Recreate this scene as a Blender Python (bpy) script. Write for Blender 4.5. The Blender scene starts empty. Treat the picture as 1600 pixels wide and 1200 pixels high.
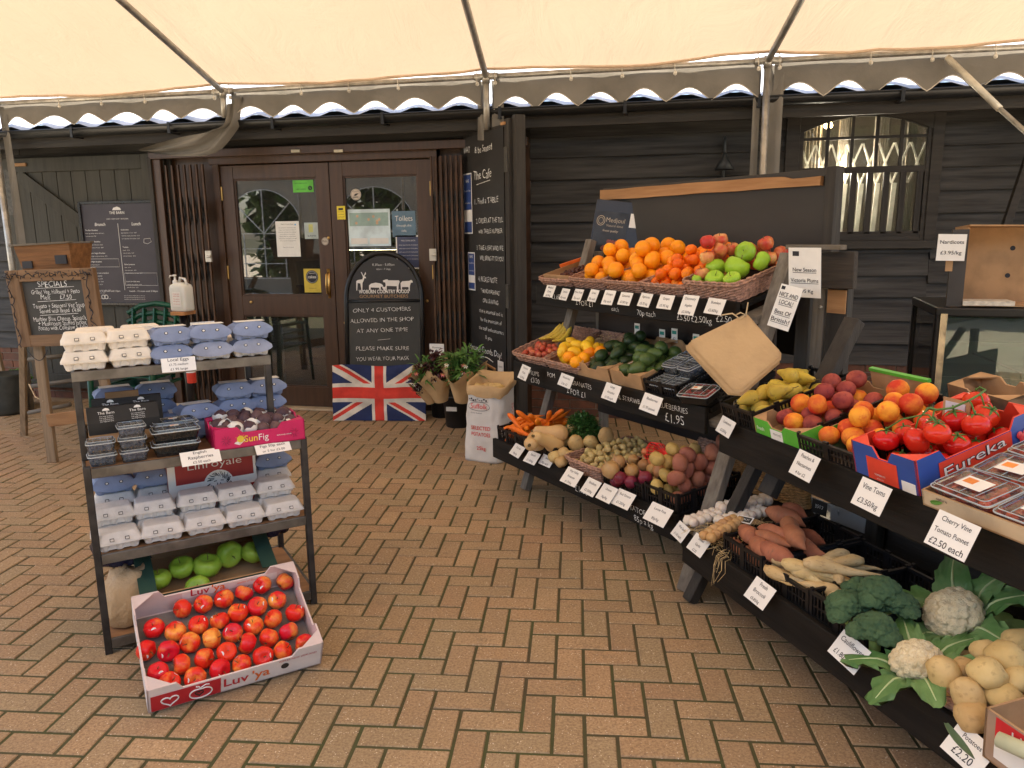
import bpy, math, random
from mathutils import Vector, Matrix, noise
random.seed(7)
R = math.radians
D = bpy.data
scn = bpy.context.scene
COL = scn.collection

# ---------------------------------------------------------------- camera
FPX = 1202.0
cam_h, pitch, yaw, roll = 1.56, R(11), R(12), R(0.7)
cF = Vector((-math.sin(yaw)*math.cos(pitch), math.cos(yaw)*math.cos(pitch), -math.sin(pitch)))
r0 = Vector((math.cos(yaw), math.sin(yaw), 0)); u0 = r0.cross(cF)
cR = r0*math.cos(roll) - u0*math.sin(roll); cU = u0*math.cos(roll) + r0*math.sin(roll)
cC = Vector((0, 0, cam_h))
cam = D.cameras.new('camera'); cam.sensor_width = 36; cam.lens = 36*FPX/1600
cam.clip_start = .05; cam.clip_end = 3000
co = D.objects.new('camera', cam); COL.objects.link(co)
co.matrix_world = Matrix(((cR.x, cU.x, -cF.x, 0), (cR.y, cU.y, -cF.y, 0), (cR.z, cU.z, -cF.z, cam_h), (0, 0, 0, 1)))
scn.camera = co

# ---------------------------------------------------------------- light
SUN_EL, SUN_AZ = R(66), R(205)      # azimuth: compass direction the light comes from, measured from +Y clockwise
w = D.worlds.new('World'); scn.world = w; w.use_nodes = True
nt = w.node_tree; sky = nt.nodes.new('ShaderNodeTexSky'); sky.sky_type = 'NISHITA'; sky.sun_disc = False
sky.sun_elevation = SUN_EL; sky.sun_rotation = SUN_AZ; sky.dust_density = 2.5
bg = nt.nodes['Background']; bg.inputs[1].default_value = .10
nt.links.new(sky.outputs[0], bg.inputs[0])
sl = D.lights.new('sun', 'SUN'); sl.energy = 3.4; sl.angle = R(.5); sl.color = (1, .89, .73)
so = D.objects.new('sun', sl); COL.objects.link(so)
sd = Vector((math.sin(SUN_AZ)*math.cos(SUN_EL), math.cos(SUN_AZ)*math.cos(SUN_EL), math.sin(SUN_EL)))
so.rotation_euler = sd.to_track_quat('Z', 'Y').to_euler(); so.location = sd*30
scn.view_settings.view_transform = 'Standard'; scn.view_settings.look = 'None'
scn.view_settings.exposure = 2.3; scn.view_settings.gamma = 1

# ---------------------------------------------------------------- measuring helpers (photo pixel -> place in the world)
def ray(px, py): return cF + cR*((px-800)/FPX) + cU*((600-py)/FPX)
def G(px, py, z=0.):
    v = ray(px, py); return cC + v*((z-cam_h)/v.z)
def Wp(px, py, Y):
    v = ray(px, py); return cC + v*(Y/v.y)
def proj(p):
    q = Vector(p)-cC; z = q.dot(cF); return 800+FPX*q.dot(cR)/z, 600-FPX*q.dot(cU)/z
def frame(o, x, y):
    x = Vector(x).normalized(); y = Vector(y).normalized(); z = x.cross(y).normalized(); y = z.cross(x)
    return Matrix(((x.x, y.x, z.x, o[0]), (x.y, y.y, z.y, o[1]), (x.z, y.z, z.z, o[2]), (0, 0, 0, 1)))
def hit(fr, px, py, h=0.):
    inv = fr.inverted(); a = inv @ cC; b = inv.to_3x3() @ ray(px, py)
    return a + b*((h-a.z)/b.z)
def T(x, y, z=0): return Matrix.Translation((x, y, z))
def RZ(a): return Matrix.Rotation(R(a), 4, 'Z')
def RX(a): return Matrix.Rotation(R(a), 4, 'X')
def RY(a): return Matrix.Rotation(R(a), 4, 'Y')
def S(s): return Matrix.Scale(s, 4)
def SC(x, y, z): return Matrix.Diagonal((x, y, z, 1))
I4 = Matrix.Identity(4)

# ---------------------------------------------------------------- mesh builder
_tc = {}
def text_geo(s, off):
    k = (s, off)
    if k not in _tc:
        cu = D.curves.new('t', 'FONT'); cu.body = s; cu.size = 1; cu.offset = off; cu.resolution_u = 3
        ob = D.objects.new('t', cu); me = D.meshes.new_from_object(ob)
        vs = [v.co.copy() for v in me.vertices]; fs = [tuple(p.vertices) for p in me.polygons]
        D.objects.remove(ob); D.curves.remove(cu); D.meshes.remove(me)
        x0 = min((v.x for v in vs), default=0); x1 = max((v.x for v in vs), default=0)
        _tc[k] = (vs, fs, x0, x1)
    return _tc[k]
class MB:
    def __init__(s): s.v = []; s.f = []; s.m = []; s.M = I4
    def add(s, vs, fs, mi=0, M=None):
        n = len(s.v); X = s.M @ M if M is not None else s.M
        s.v += [X @ Vector(v) for v in vs]; s.f += [tuple(i+n for i in f) for f in fs]
        s.m += (mi if isinstance(mi, list) else [mi]*len(fs)); return s
    def box(s, x0, x1, y0, y1, z0, z1, mi=0, M=None):
        return s.add([(x0,y0,z0),(x1,y0,z0),(x1,y1,z0),(x0,y1,z0),(x0,y0,z1),(x1,y0,z1),(x1,y1,z1),(x0,y1,z1)],
                     [(0,3,2,1),(4,5,6,7),(0,1,5,4),(1,2,6,5),(2,3,7,6),(3,0,4,7)], mi, M)
    def beam(s, a, b, w, h, mi=0, up=(0,0,1)):
        a = Vector(a); b = Vector(b); x = (b-a); L = x.length; x.normalize()
        y = Vector(up).cross(x)
        if y.length < 1e-4: y = Vector((0,1,0)).cross(x)
        fr = frame(a, x, y)
        return s.box(0, L, -w/2, w/2, -h/2, h/2, mi, fr)
    def tube(s, pts, r, n=8, mi=0, cap=True):
        pts = [Vector(p) for p in pts]; rs = r if isinstance(r, (list, tuple)) else [r]*len(pts)
        vs = []; up = None
        for i, p in enumerate(pts):
            d = (pts[min(i+1, len(pts)-1)]-pts[max(i-1, 0)]).normalized()
            if up is None: up = d.orthogonal().normalized()
            else: up = (up-d*up.dot(d)).normalized()
            q = d.cross(up)
            for k in range(n):
                a = 2*math.pi*k/n; vs.append(p+(up*math.cos(a)+q*math.sin(a))*rs[i])
        fs = [(i*n+k, i*n+(k+1)%n, (i+1)*n+(k+1)%n, (i+1)*n+k) for i in range(len(pts)-1) for k in range(n)]
        if cap: fs += [tuple(range(n))[::-1], tuple(range((len(pts)-1)*n, len(pts)*n))]
        return s.add(vs, fs, mi)
    def lathe(s, prof, n=20, mi=0, M=None, sx=1, sy=1, close=True):
        vs = []; fs = []
        for r_, z in prof:
            for k in range(n):
                a = 2*math.pi*k/n; vs.append((r_*math.cos(a)*sx, r_*math.sin(a)*sy, z))
        for i in range(len(prof)-1):
            for k in range(n): fs.append((i*n+k, i*n+(k+1)%n, (i+1)*n+(k+1)%n, (i+1)*n+k))
        if close: fs += [tuple(range(n))[::-1], tuple(range((len(prof)-1)*n, len(prof)*n))]
        return s.add(vs, fs, mi, M)
    def prism(s, poly, y0, y1, mi=0, M=None):      # polygon in x,z extruded along y
        n = len(poly); vs = [(x, y0, z) for x, z in poly]+[(x, y1, z) for x, z in poly]
        fs = [tuple(range(n)), tuple(range(n, 2*n))[::-1]]+[(i, i+n, (i+1) % n+n, (i+1) % n) for i in range(n)]
        return s.add(vs, fs, mi, M)
    def flat(s, poly, y=0, mi=0, M=None): return s.add([(x, y, z) for x, z in poly], [tuple(range(len(poly)))], mi, M)
    def text(s, t, x, z, h, mi=0, y=-.001, al='c', wob=0, off=0, shear=0, wid=None, M=None, rot=0):
        vs, fs, x0, x1 = text_geo(t, off); k = h/.7; W = (x1-x0)
        kx = k if wid is None else wid/max(W, .01)
        ox = {'c': -(x0+x1)/2, 'l': -x0, 'r': -x1}[al]; ph = random.random()*9
        out = []; ca, sa = math.cos(R(rot)), math.sin(R(rot))
        for v in vs:
            a = (v.x+ox)*kx+shear*v.y*k; b = v.y*k
            if wob: a += wob*h*math.sin(b/h*5+v.x*4+ph); b += wob*h*math.sin(a/h*2.3+ph)*1.5
            out.append((x+a*ca-b*sa, y, z+a*sa+b*ca))
        return s.add(out, fs, mi, M)
    def leaf(s, p, d, L, wd, curl=.5, mi=0, up=(0,0,1), n=4, fold=.15):
        p = Vector(p); d = Vector(d).normalized(); side = d.cross(Vector(up))
        side = side.normalized() if side.length > .01 else Vector((1,0,0)); nn = side.cross(d)
        vs = []; fs = []
        for i in range(n+1):
            t = i/n; q = p+d*(L*t)-Vector(up)*(curl*L*t*t); ww = wd*math.sin(math.pi*(.12+.86*t))**.8
            vs += [q-side*ww/2+nn*fold*ww, q, q+side*ww/2+nn*fold*ww]
        for i in range(n):
            a = i*3; fs += [(a, a+1, a+4, a+3), (a+1, a+2, a+5, a+4)]
        return s.add(vs, fs, mi)
    def obj(s, name, mats, parent=None, M=None, smooth=False, bevel=0, sub=0, auto=False):
        me = D.meshes.new(name); me.from_pydata([tuple(v) for v in s.v], [], s.f)
        for m_ in (mats if isinstance(mats, (list, tuple)) else [mats]): me.materials.append(m_)
        me.polygons.foreach_set('material_index', s.m)
        if smooth: me.polygons.foreach_set('use_smooth', [True]*len(s.f))
        me.update(); o = D.objects.new(name, me); COL.objects.link(o)
        if parent: o.parent = parent
        if M is not None: o.matrix_basis = M
        if bevel:
            b = o.modifiers.new('bevel', 'BEVEL'); b.width = bevel; b.segments = 2; b.limit_method = 'ANGLE'; b.angle_limit = R(40)
        if sub:
            b = o.modifiers.new('sub', 'SUBSURF'); b.levels = b.render_levels = sub
        return o
def tag(o, label, cat, group=None, kind=None):
    o['label'] = label; o['category'] = cat
    if group: o['group'] = group
    if kind: o['kind'] = kind
    return o
def thing(name, label, cat, M=I4, group=None):
    o = D.objects.new(name, None); COL.objects.link(o); o.empty_display_size = .1; o.matrix_world = M
    return tag(o, label, cat, group)
def struct(o): o['kind'] = 'structure'; return o
kids = {}
def copy_tree(o, parent=None):
    c = o.copy(); COL.objects.link(c)
    if parent: c.parent = parent
    for ch in [k for k in D.objects if k.parent == o] if o not in kids else kids[o]: copy_tree(ch, c)
    return c
_proto = {}
def inst(key, builder, M, label, group=None):
    """builder() makes the thing at the origin the first time; later calls copy it and its parts."""
    if key not in _proto:
        o = builder(); _proto[key] = o
        def rec(a):
            kids[a] = [k for k in D.objects if k.parent == a]
            for k in kids[a]: rec(k)
        rec(o)
    else: o = copy_tree(_proto[key])
    o.matrix_world = M; o['label'] = label
    if group: o['group'] = group
    elif 'group' in o: del o['group']
    return o

# ---------------------------------------------------------------- materials
def nodes(name):
    m = D.materials.new(name); m.use_nodes = True; n = m.node_tree
    return m, n, n.nodes['Principled BSDF']
def mth(n, op, a, b=None, clamp=False):
    x = n.nodes.new('ShaderNodeMath'); x.operation = op; x.use_clamp = clamp
    for i, v in enumerate((a, b)):
        if v is None: continue
        if isinstance(v, (int, float)): x.inputs[i].default_value = v
        else: n.links.new(v, x.inputs[i])
    return x.outputs[0]
def mixc(n, f, a, b, mode='MIX'):
    x = n.nodes.new('ShaderNodeMix'); x.data_type = 'RGBA'; x.blend_type = mode
    for i, v in ((0, f), (6, a), (7, b)):
        if isinstance(v, (int, float)): x.inputs[i].default_value = v
        elif isinstance(v, (tuple, list)): x.inputs[i].default_value = (*v[:3], 1)
        else: n.links.new(v, x.inputs[i])
    return x.outputs[2]
def coords(n, scale=(1, 1, 1), rnd=False):
    tc = n.nodes.new('ShaderNodeTexCoord'); mp = n.nodes.new('ShaderNodeMapping')
    mp.inputs['Scale'].default_value = scale; n.links.new(tc.outputs['Object'], mp.inputs[0])
    if rnd:
        oi = n.nodes.new('ShaderNodeObjectInfo'); n.links.new(mth(n, 'MULTIPLY', oi.outputs['Random'], 50), mp.inputs['Location'])
    return mp.outputs[0]
def noi(n, vec, sc, det=4, rough=.55, dist=0):
    x = n.nodes.new('ShaderNodeTexNoise'); x.inputs['Scale'].default_value = sc; x.inputs['Detail'].default_value = det
    x.inputs['Roughness'].default_value = rough; x.inputs['Distortion'].default_value = dist; n.links.new(vec, x.inputs['Vector']); return x.outputs[0]
def ramp(n, f, a, b):
    x = n.nodes.new('ShaderNodeMapRange'); x.inputs[1].default_value = a; x.inputs[2].default_value = b; n.links.new(f, x.inputs[0]); return x.outputs[0]
def bump(n, bsdf, h, st, dist=.01):
    x = n.nodes.new('ShaderNodeBump'); x.inputs['Strength'].default_value = st; x.inputs['Distance'].default_value = dist
    n.links.new(h, x.inputs['Height']); n.links.new(x.outputs[0], bsdf.inputs['Normal'])
_mc = {}
def mat(name, col, rough=.6, var=.15, sc=8, bmp=.15, bsc=60, st=(1, 1, 1), metal=0, spec=.4, rnd=0, col2=None, lo=.4, hi=.65, bd=.004, coat=0, trans=0):
    if name in _mc: return _mc[name]
    m, n, b = nodes(name); _mc[name] = m
    v = coords(n, st, True); f = noi(n, v, sc)
    c2 = col2 if col2 else tuple(c*(1-var) for c in col); c1 = col if col2 else tuple(min(1, c*(1+var)) for c in col)
    c = mixc(n, ramp(n, f, lo, hi), c1, c2)
    if rnd:
        oi = n.nodes.new('ShaderNodeObjectInfo'); hs = n.nodes.new('ShaderNodeHueSaturation')
        n.links.new(mth(n, 'ADD', mth(n, 'MULTIPLY', oi.outputs['Random'], rnd), 1-rnd/2), hs.inputs['Value'])
        hs.inputs['Hue'].default_value = .5; n.links.new(c, hs.inputs['Color']); c = hs.outputs[0]
    n.links.new(c, b.inputs['Base Color'])
    b.inputs['Roughness'].default_value = rough; b.inputs['Metallic'].default_value = metal; b.inputs['Specular IOR Level'].default_value = spec
    if coat: b.inputs['Coat Weight'].default_value = coat; b.inputs['Coat Roughness'].default_value = .15
    if trans: b.inputs['Subsurface Weight'].default_value = trans; b.inputs['Subsurface Radius'].default_value = (.01, .006, .003)
    if bmp: bump(n, b, noi(n, v, bsc, 5), bmp, bd)
    return m
def glassy(name, tint=(1, 1, 1), alpha=.1, rough=.02, refl=1.0, ior=1.5):
    if name in _mc: return _mc[name]
    m = D.materials.new(name); m.use_nodes = True; n = m.node_tree; n.nodes.clear(); _mc[name] = m
    o = n.nodes.new('ShaderNodeOutputMaterial'); t = n.nodes.new('ShaderNodeBsdfTransparent'); t.inputs[0].default_value = (*tint, 1)
    g = n.nodes.new('ShaderNodeBsdfGlossy'); g.inputs['Roughness'].default_value = rough
    d = n.nodes.new('ShaderNodeBsdfDiffuse'); d.inputs[0].default_value = (.8, .82, .8, 1)
    fr = n.nodes.new('ShaderNodeFresnel'); fr.inputs[0].default_value = ior
    a = n.nodes.new('ShaderNodeMixShader'); a.inputs[0].default_value = alpha; n.links.new(t.outputs[0], a.inputs[1]); n.links.new(d.outputs[0], a.inputs[2])
    b = n.nodes.new('ShaderNodeMixShader'); n.links.new(mth(n, 'MULTIPLY', fr.outputs[0], refl, True), b.inputs[0])
    n.links.new(a.outputs[0], b.inputs[1]); n.links.new(g.outputs[0], b.inputs[2]); n.links.new(b.outputs[0], o.inputs[0]); return m
def wood(name, a, b, rough=.7, sc=3, grain=18, st=.35, axis='x', rnd=.25, spec=.3):
    s_ = {'x': (1, grain, grain), 'y': (grain, 1, grain), 'z': (grain, grain, 1)}[axis]
    return mat(name, a, rough, col2=b, sc=sc, st=s_, bmp=st, bsc=sc*2.5, lo=.3, hi=.7, rnd=rnd, spec=spec, bd=.006)
PAPER = mat('paper', (.78, .77, .72), .45, .03, 20, .05, 30)
INK = mat('ink', (.02, .02, .025), .6, 0, bmp=0)
RED = mat('red_print', (.62, .025, .03), .45, .08, bmp=.05)
WHITE = mat('white_card', (.8, .78, .73), .5, .04, 15, .08, 40)
CARD = mat('brown_cardboard', (.42, .25, .12), .8, .12, 10, .12, 80)
CARD_D = mat('dark_cardboard', (.2, .12, .06), .85, .15, 10, .12, 80)
KRAFT = mat('kraft_paper', (.5, .33, .16), .75, .12, 6, .5, 14, bd=.014)
CHALK = mat('chalk', (.72, .72, .68), .95, .25, 60, .2, 90)
SLATE = mat('slate_board', (.032, .032, .03), .6, .35, 3, .1, 50, rnd=.1)
BLACKWOOD = wood('black_painted_timber', (.022, .019, .016), (.045, .039, .032), .6, 2, 14, .5)
BLACKWOOD_Z = wood('black_painted_timber_upright', (.022, .019, .016), (.045, .039, .032), .6, 2, 14, .5, 'z')
STANDBLK = wood('black_stand_board', (.008, .007, .006), (.018, .015, .012), .6, 2, 12, .45, spec=.15)
GREYWOOD = wood('weathered_grey_timber', (.19, .165, .13), (.10, .085, .065), .8, 3, 16, .5, 'x')
DKGREYWOOD = wood('dark_grey_timber', (.06, .05, .04), (.035, .03, .025), .75, 3, 16, .5)
PINE = wood('bare_pine', (.42, .23, .1), (.28, .14, .055), .65, 3, 14, .3)
PINEZ = wood('bare_pine_upright', (.30, .21, .125), (.19, .13, .075), .7, 3, 14, .4, 'z')
BROWNWOOD = wood('brown_stained_wood', (.085, .042, .021), (.055, .027, .014), .4, 2, 14, .2, 'z', rnd=.1, spec=.5)
STEEL = mat('bare_steel', (.14, .13, .115), .42, .25, 12, .1, 70, metal=.75)
DKSTEEL = mat('dark_steel', (.045, .042, .04), .45, .3, 14, .15, 60, metal=.6)
GALV = mat('galvanised_pole', (.42, .4, .36), .4, .2, 14, .1, 70, metal=.7)
BRASS = mat('brass', (.6, .38, .13), .3, .1, metal=.9, bmp=0)
BLKPLASTIC = mat('black_crate_plastic', (.008, .008, .009), .35, .2, bmp=.05)
PLASTICW = mat('white_plastic', (.7, .69, .65), .35, .05, bmp=.03)
CLEAR = glassy('clear_plastic', (.93, .95, .94), .06, .14, 1.3)
STRAW = mat('straw', (.55, .4, .19), .8, .3, 40, .2)
WICKER = mat('wicker', (.34, .19, .13), .55, .35, 60, .3, 120, rnd=.15)
WICKER2 = mat('honey_wicker', (.36, .21, .08), .55, .35, 60, .3, 120)
GREENLEAF = mat('green_leaf', (.045, .13, .025), .5, .35, 25, .3, 60, trans=.05)
# ================================================================ SETTING
WY = 6.5
# ground sheet and herringbone block paving
m_joint = mat('joint_moss', (.065, .07, .024), .95, .4, 2.5, .8, 60, col2=(.075, .058, .03))
g = MB(); g.add([(-900,-900,-.004), (900,-900,-.004), (900,900,-.004), (-900,900,-.004)], [(0,1,2,3)])
struct(g.obj('ground', m_joint))
g = MB()
for x0, x1, y0, y1 in ((-60, 60, -60, -1.45), (-60, -8.6, -1.45, 6.4), (4.6, 60, -1.45, 6.4)): g.add([(x0, y0, .0), (x1, y0, .0), (x1, y1, .0), (x0, y1, .0)], [(0, 1, 2, 3)])
struct(g.obj('bounce_ground', mat('pale_bounce_gravel', (.52, .44, .33), .9, .2, 30, .6, 90)))  # pale ground added out of view to bounce warm sunlight under the canvas
def paving_mat():
    m, n, b = nodes('clay_paver'); v = coords(n)
    geo = n.nodes.new('ShaderNodeNewGeometry'); rn = geo.outputs['Random Per Island']
    cr = n.nodes.new('ShaderNodeValToRGB'); e = cr.color_ramp.elements
    e[0].position = 0; e[0].color = (.42, .275, .15, 1); e[1].position = 1; e[1].color = (.51, .345, .19, 1)
    for p, c in ((.3, (.41, .25, .14, 1)), (.55, (.40, .30, .17, 1)), (.8, (.46, .29, .155, 1))):
        x = e.new(p); x.color = c
    n.links.new(rn, cr.inputs[0])
    c = mixc(n, ramp(n, noi(n, v, 1.2, 5), .35, .75), cr.outputs[0], (.31, .23, .13))
    c = mixc(n, mth(n, 'MULTIPLY', ramp(n, noi(n, v, 110, 4, .7), .4, .68), .75), c, (.17, .105, .06))
    c = mixc(n, mth(n, 'MULTIPLY', ramp(n, noi(n, v, 5, 6, .7, .6), .58, .72), .55), c, (.17, .125, .08))
    vo = n.nodes.new('ShaderNodeTexVoronoi'); vo.inputs['Scale'].default_value = 95; n.links.new(v, vo.inputs['Vector'])
    wn = mth(n, 'MULTIPLY', mth(n, 'LESS_THAN', vo.outputs['Distance'], .17), ramp(n, noi(n, v, 30, 2), .48, .58))
    c = mixc(n, wn, c, (.75, .64, .48))
    n.links.new(c, b.inputs['Base Color']); b.inputs['Roughness'].default_value = .75; b.inputs['Specular IOR Level'].default_value = .3
    bump(n, b, noi(n, v, 140, 6), .5, .004); return m
g = MB(); a0 = R(7.2); ca, sa = math.cos(a0), math.sin(a0); w_ = .1025; gap = .0056; ch = .003
ox_, oy_ = Vector(G(1133, 1095)).xy if False else (0.13, 0.06)
for i in range(-95, 60):
    for j in range(-20, 95):
        c = (i+j) % 4
        if c == 0: L, W = 2, 1
        elif c == 2: L, W = 1, 2
        else: continue
        x0, y0 = i*w_, j*w_; cx, cy = x0+L*w_/2, y0+W*w_/2
        X, Y = cx*ca-cy*sa+ox_, cx*sa+cy*ca+oy_
        if Y > 6.62 or Y < -1.5 or X > 4.5 or X < -8.5 or X < -2.2-.78*max(Y, 0)-.6: continue
        hx, hy = L*w_/2-gap, W*w_/2-gap; dz = random.uniform(-.002, .0015); tx = random.uniform(-.010, .010); ty = random.uniform(-.010, .010)
        th = random.uniform(-.006, .006)
        def P_(x, y, z):
            x, y = x*math.cos(th)-y*math.sin(th), x*math.sin(th)+y*math.cos(th)
            z += dz+tx*x+ty*y; x += cx; y += cy
            return (x*ca-y*sa+ox_, x*sa+y*ca+oy_, z)
        vs = [P_(sx*hx, sy*hy, -.014) for sx, sy in ((-1,-1),(1,-1),(1,1),(-1,1))]
        vs += [P_(sx*hx, sy*hy, -ch) for sx, sy in ((-1,-1),(1,-1),(1,1),(-1,1))]
        vs += [P_(sx*(hx-ch), sy*(hy-ch), 0) for sx, sy in ((-1,-1),(1,-1),(1,1),(-1,1))]
        g.add(vs, [(0,1,5,4),(1,2,6,5),(2,3,7,6),(3,0,4,7),(4,5,9,8),(5,6,10,9),(6,7,11,10),(7,4,8,11),(8,9,10,11)])
struct(g.obj('paving', paving_mat()))

# ---------------------------------------------------------------- the barn
barn = thing('barn', 'long black weatherboarded barn with brown glazed double doors, slatted arched window and brick plinth', 'barn')
def boards(x0, x1, z0, z1, seed, y=WY):
    rr = random.Random(seed); mb = MB(); z = z0; k = 0
    while z < z1-.02:
        h = rr.uniform(.15, .185); zt = min(z+h, z1); x = x0
        while x < x1-.01:
            L = rr.uniform(1.6, 3.4); xe = x1 if x+L > x1-.5 else x+L
            j = rr.uniform(-.003, .003); s1, s2 = rr.uniform(-.006, .006), rr.uniform(-.006, .006)
            mb.add([(x+.002, y-.044+j, z-.012+s1), (xe-.002, y-.044+j, z-.012+s2), (xe-.002, y-.008, zt+.01), (x+.002, y-.008, zt+.01),
                    (x+.002, y, z-.012+s1), (xe-.002, y, z-.012+s2), (xe-.002, y, zt+.01), (x+.002, y, zt+.01)],
                   [(0,1,2,3),(4,7,6,5),(0,4,5,1),(0,3,7,4),(1,5,6,2),(3,2,6,7)])
            x = xe
        z = zt
    return mb
WB = wood('black_weatherboard', (.022, .021, .0195), (.075, .071, .066), .65, 1.6, 16, .6, rnd=0)
mb = boards(1.89, 6.5, .52, 2.5, 3); mb.v += []
wl = mb.obj('wall', WB, barn)
DX0, DX1 = -4.66, -1.20           # whole recessed opening
boards(DX1, .84, .52, 2.5, 1).obj('wall', WB, barn)
boards(.84, 1.89, .52, 1.50, 5).obj('wall', WB, barn)
boards(-9, DX0-.02, .52, 2.5, 9).obj('wall', WB, barn)
mb = MB(); mb.box(-9, DX0, WY, WY+.1, 0, 2.62); mb.box(DX1, .9, WY+.001, WY+.1, 0, 2.62); mb.box(.9, 1.85, WY+.001, WY+.1, 0, 1.5); mb.box(1.85, 6.5, WY+.001, WY+.1, 0, 2.62); mb.box(.9, 1.85, WY+.001, WY+.1, 2.47, 2.62)
mb.box(DX0, DX1, WY-.01, WY+.1, 2.3, 2.62)
mb.obj('wall_core', BLACKWOOD, barn)
# brick plinth: real bricks
m_brick = None
def brick_mat():
    m, n, b = nodes('plinth_brick'); v = coords(n); geo = n.nodes.new('ShaderNodeNewGeometry')
    c = mixc(n, geo.outputs['Random Per Island'], (.22, .085, .045), (.13, .055, .035)); c = mixc(n, ramp(n, noi(n, v, 12), .45, .8), c, (.08, .05, .035))
    n.links.new(c, b.inputs['Base Color']); b.inputs['Roughness'].default_value = .85; bump(n, b, noi(n, v, 90), .5, .006); return m
def plinth(x0, x1):
    mb = MB(); mb.box(x0, x1, WY-.02, WY+.05, 0, .52)
    f = mb.obj('plinth_mortar', mat('mortar', (.2, .17, .13), .9, .2, 20, .4), barn)
    mb = MB(); r = 0; z = .004
    while z < .5:
        x = x0-(.11 if r % 2 else 0)
        while x < x1:
            a, b = max(x, x0), min(x+.215, x1)
            if b-a > .03: mb.box(a, b, WY-.028+random.uniform(-.002, .002), WY-.019, z, min(z+.065, .52))
            x += .225
        z += .075; r += 1
    mb.obj('plinth_bricks', _mc.setdefault('brick_', _mc.get('brick_') or brick_mat()), barn)
plinth(-9, DX0); plinth(DX1, 6.5)
# eaves: fascia, soffit, gutter, roof
mb = MB(); mb.box(-9, 6.5, WY-.36, WY-.33, 2.37, 2.51); mb.box(-9, 6.5, WY-.33, WY+.02, 2.45, 2.47); mb.obj('fascia', BLACKWOOD, barn, bevel=.003)
gut = MB(); n_ = 10
vs = []; fs = []
for x in (-9, 6.5):
    for k in range(n_+1):
        a = math.pi*k/n_; vs.append((x, WY-.42-.06*math.cos(a), 2.505-.06*math.sin(a)))
for k in range(n_): fs.append((k, k+1, k+n_+2, k+n_+1))
gut.add(vs, fs); gut.tube([(-9, WY-.48, 2.505), (6.5, WY-.48, 2.505)], .006, 6)
go = gut.obj('gutter', mat('black_gutter_plastic', (.012, .012, .012), .35, .1, bmp=.03), barn, smooth=True); sm = go.modifiers.new('s', 'SOLIDIFY'); sm.thickness = .004
for x in [-8+.95*k for k in range(15)]:
    mb = MB(); mb.box(x-.015, x+.015, WY-.485, WY-.355, 2.43, 2.44); mb.box(x-.012, x+.012, WY-.487, WY-.481, 2.435, 2.52); mb.obj('bracket', BLKPLASTIC, go)
# profiled metal roof rising away from the eaves
mb = MB(); vs = []; fs = []; nx = 360; pitchr = .62
for k in range(nx+1):
    x = -9+15.5*k/nx; o_ = .02*math.sin(k*.5*math.pi/1.0*.5)
    for t in (0, 5.0): vs.append((x, WY-.455+t, 2.53+t*pitchr+o_))
for k in range(nx): fs.append((2*k, 2*k+2, 2*k+3, 2*k+1))
mb.add(vs, fs); mb.obj('roof', mat('pale_metal_roof', (.5, .53, .58), .5, .2, 3, .1), barn, smooth=True)

# folding lattice gates
def gate(x0, x1, label, slant):
    t = thing('folding_gate', label, 'folding gate', T(x0, WY-.2, 0), 'folding gates beside the barn doors')
    W = x1-x0; mb = MB(); n = 13
    for k in range(n):
        x = W*k/(n-1); y = .025 if k % 2 else -.01
        mb.box(x-.008, x+.008, y, y+.022, .04, 2.2)
    mb.obj('bars', mat('brown_gate_steel', (.07, .035, .018), .38, .3, 8, .1, metal=.3), t, bevel=.002)
    mb = MB()
    for z in (.3, .8, 1.3, 1.8):
        for k in range(n-1):
            x = W*k/(n-1); d = W/(n-1); mb.beam((x, .024, z-.12), (x+d, .024, z+.12), .012, .004, up=(0,1,0)); mb.beam((x, .02, z+.12), (x+d, .02, z-.12), .012, .004, up=(0,1,0))
    mb.obj('lattice', DKSTEEL, t)
    mb = MB(); xx = W+.0 if slant > 0 else -.0
    mb.box(xx-.03, xx+.03, -.03, -.012, 1.35, 1.45); mb.tube([(xx, -.05, 1.4), (xx+.04, -.05, 1.4)], .012)
    mb.obj('lock', mat('gate_lock', (.55, .52, .45), .4, .1, metal=.4), t, bevel=.003)
gate(-4.46, -4.1, 'brown folding lattice gate left of the glazed doors', 1)
gate(-2.0, -1.74, 'brown folding lattice gate right of the glazed doors', -1)
# door frame
fx0, fx1, mul = -4.04, -2.01, -2.965
mb = MB(); yd = WY-.04
mb.box(fx0-.03, fx0+.03, yd-.06, yd+.05, 0, 2.27); mb.box(fx1-.03, fx1+.03, yd-.06, yd+.05, 0, 2.27)
mb.box(fx0-.06, fx1+.03, yd-.061, yd+.05, 2.2, 2.27); mb.box(DX0, DX1, yd-.12, yd-.07, 2.262, 2.33)
mb.box(DX0, fx0-.032, yd+.02, yd+.05, 0, 2.3); mb.box(fx1+.031, DX1, yd+.02, yd+.05, 0, 2.3)
mb.box(DX0, DX0+.1, yd-.1, yd+.02, 0, 2.26)
mb.obj('door_frame', BROWNWOOD, barn, bevel=.004)
mb = MB(); mb.box(DX0, DX1, yd-.13, yd+.05, .0, .018); mb.obj('threshold', mat('worn_threshold', (.45, .36, .24), .5, .2), barn, bevel=.004)
GL = glassy('door_glass', (.62, .64, .62), .02, .01, 3.2, 1.5)
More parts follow.
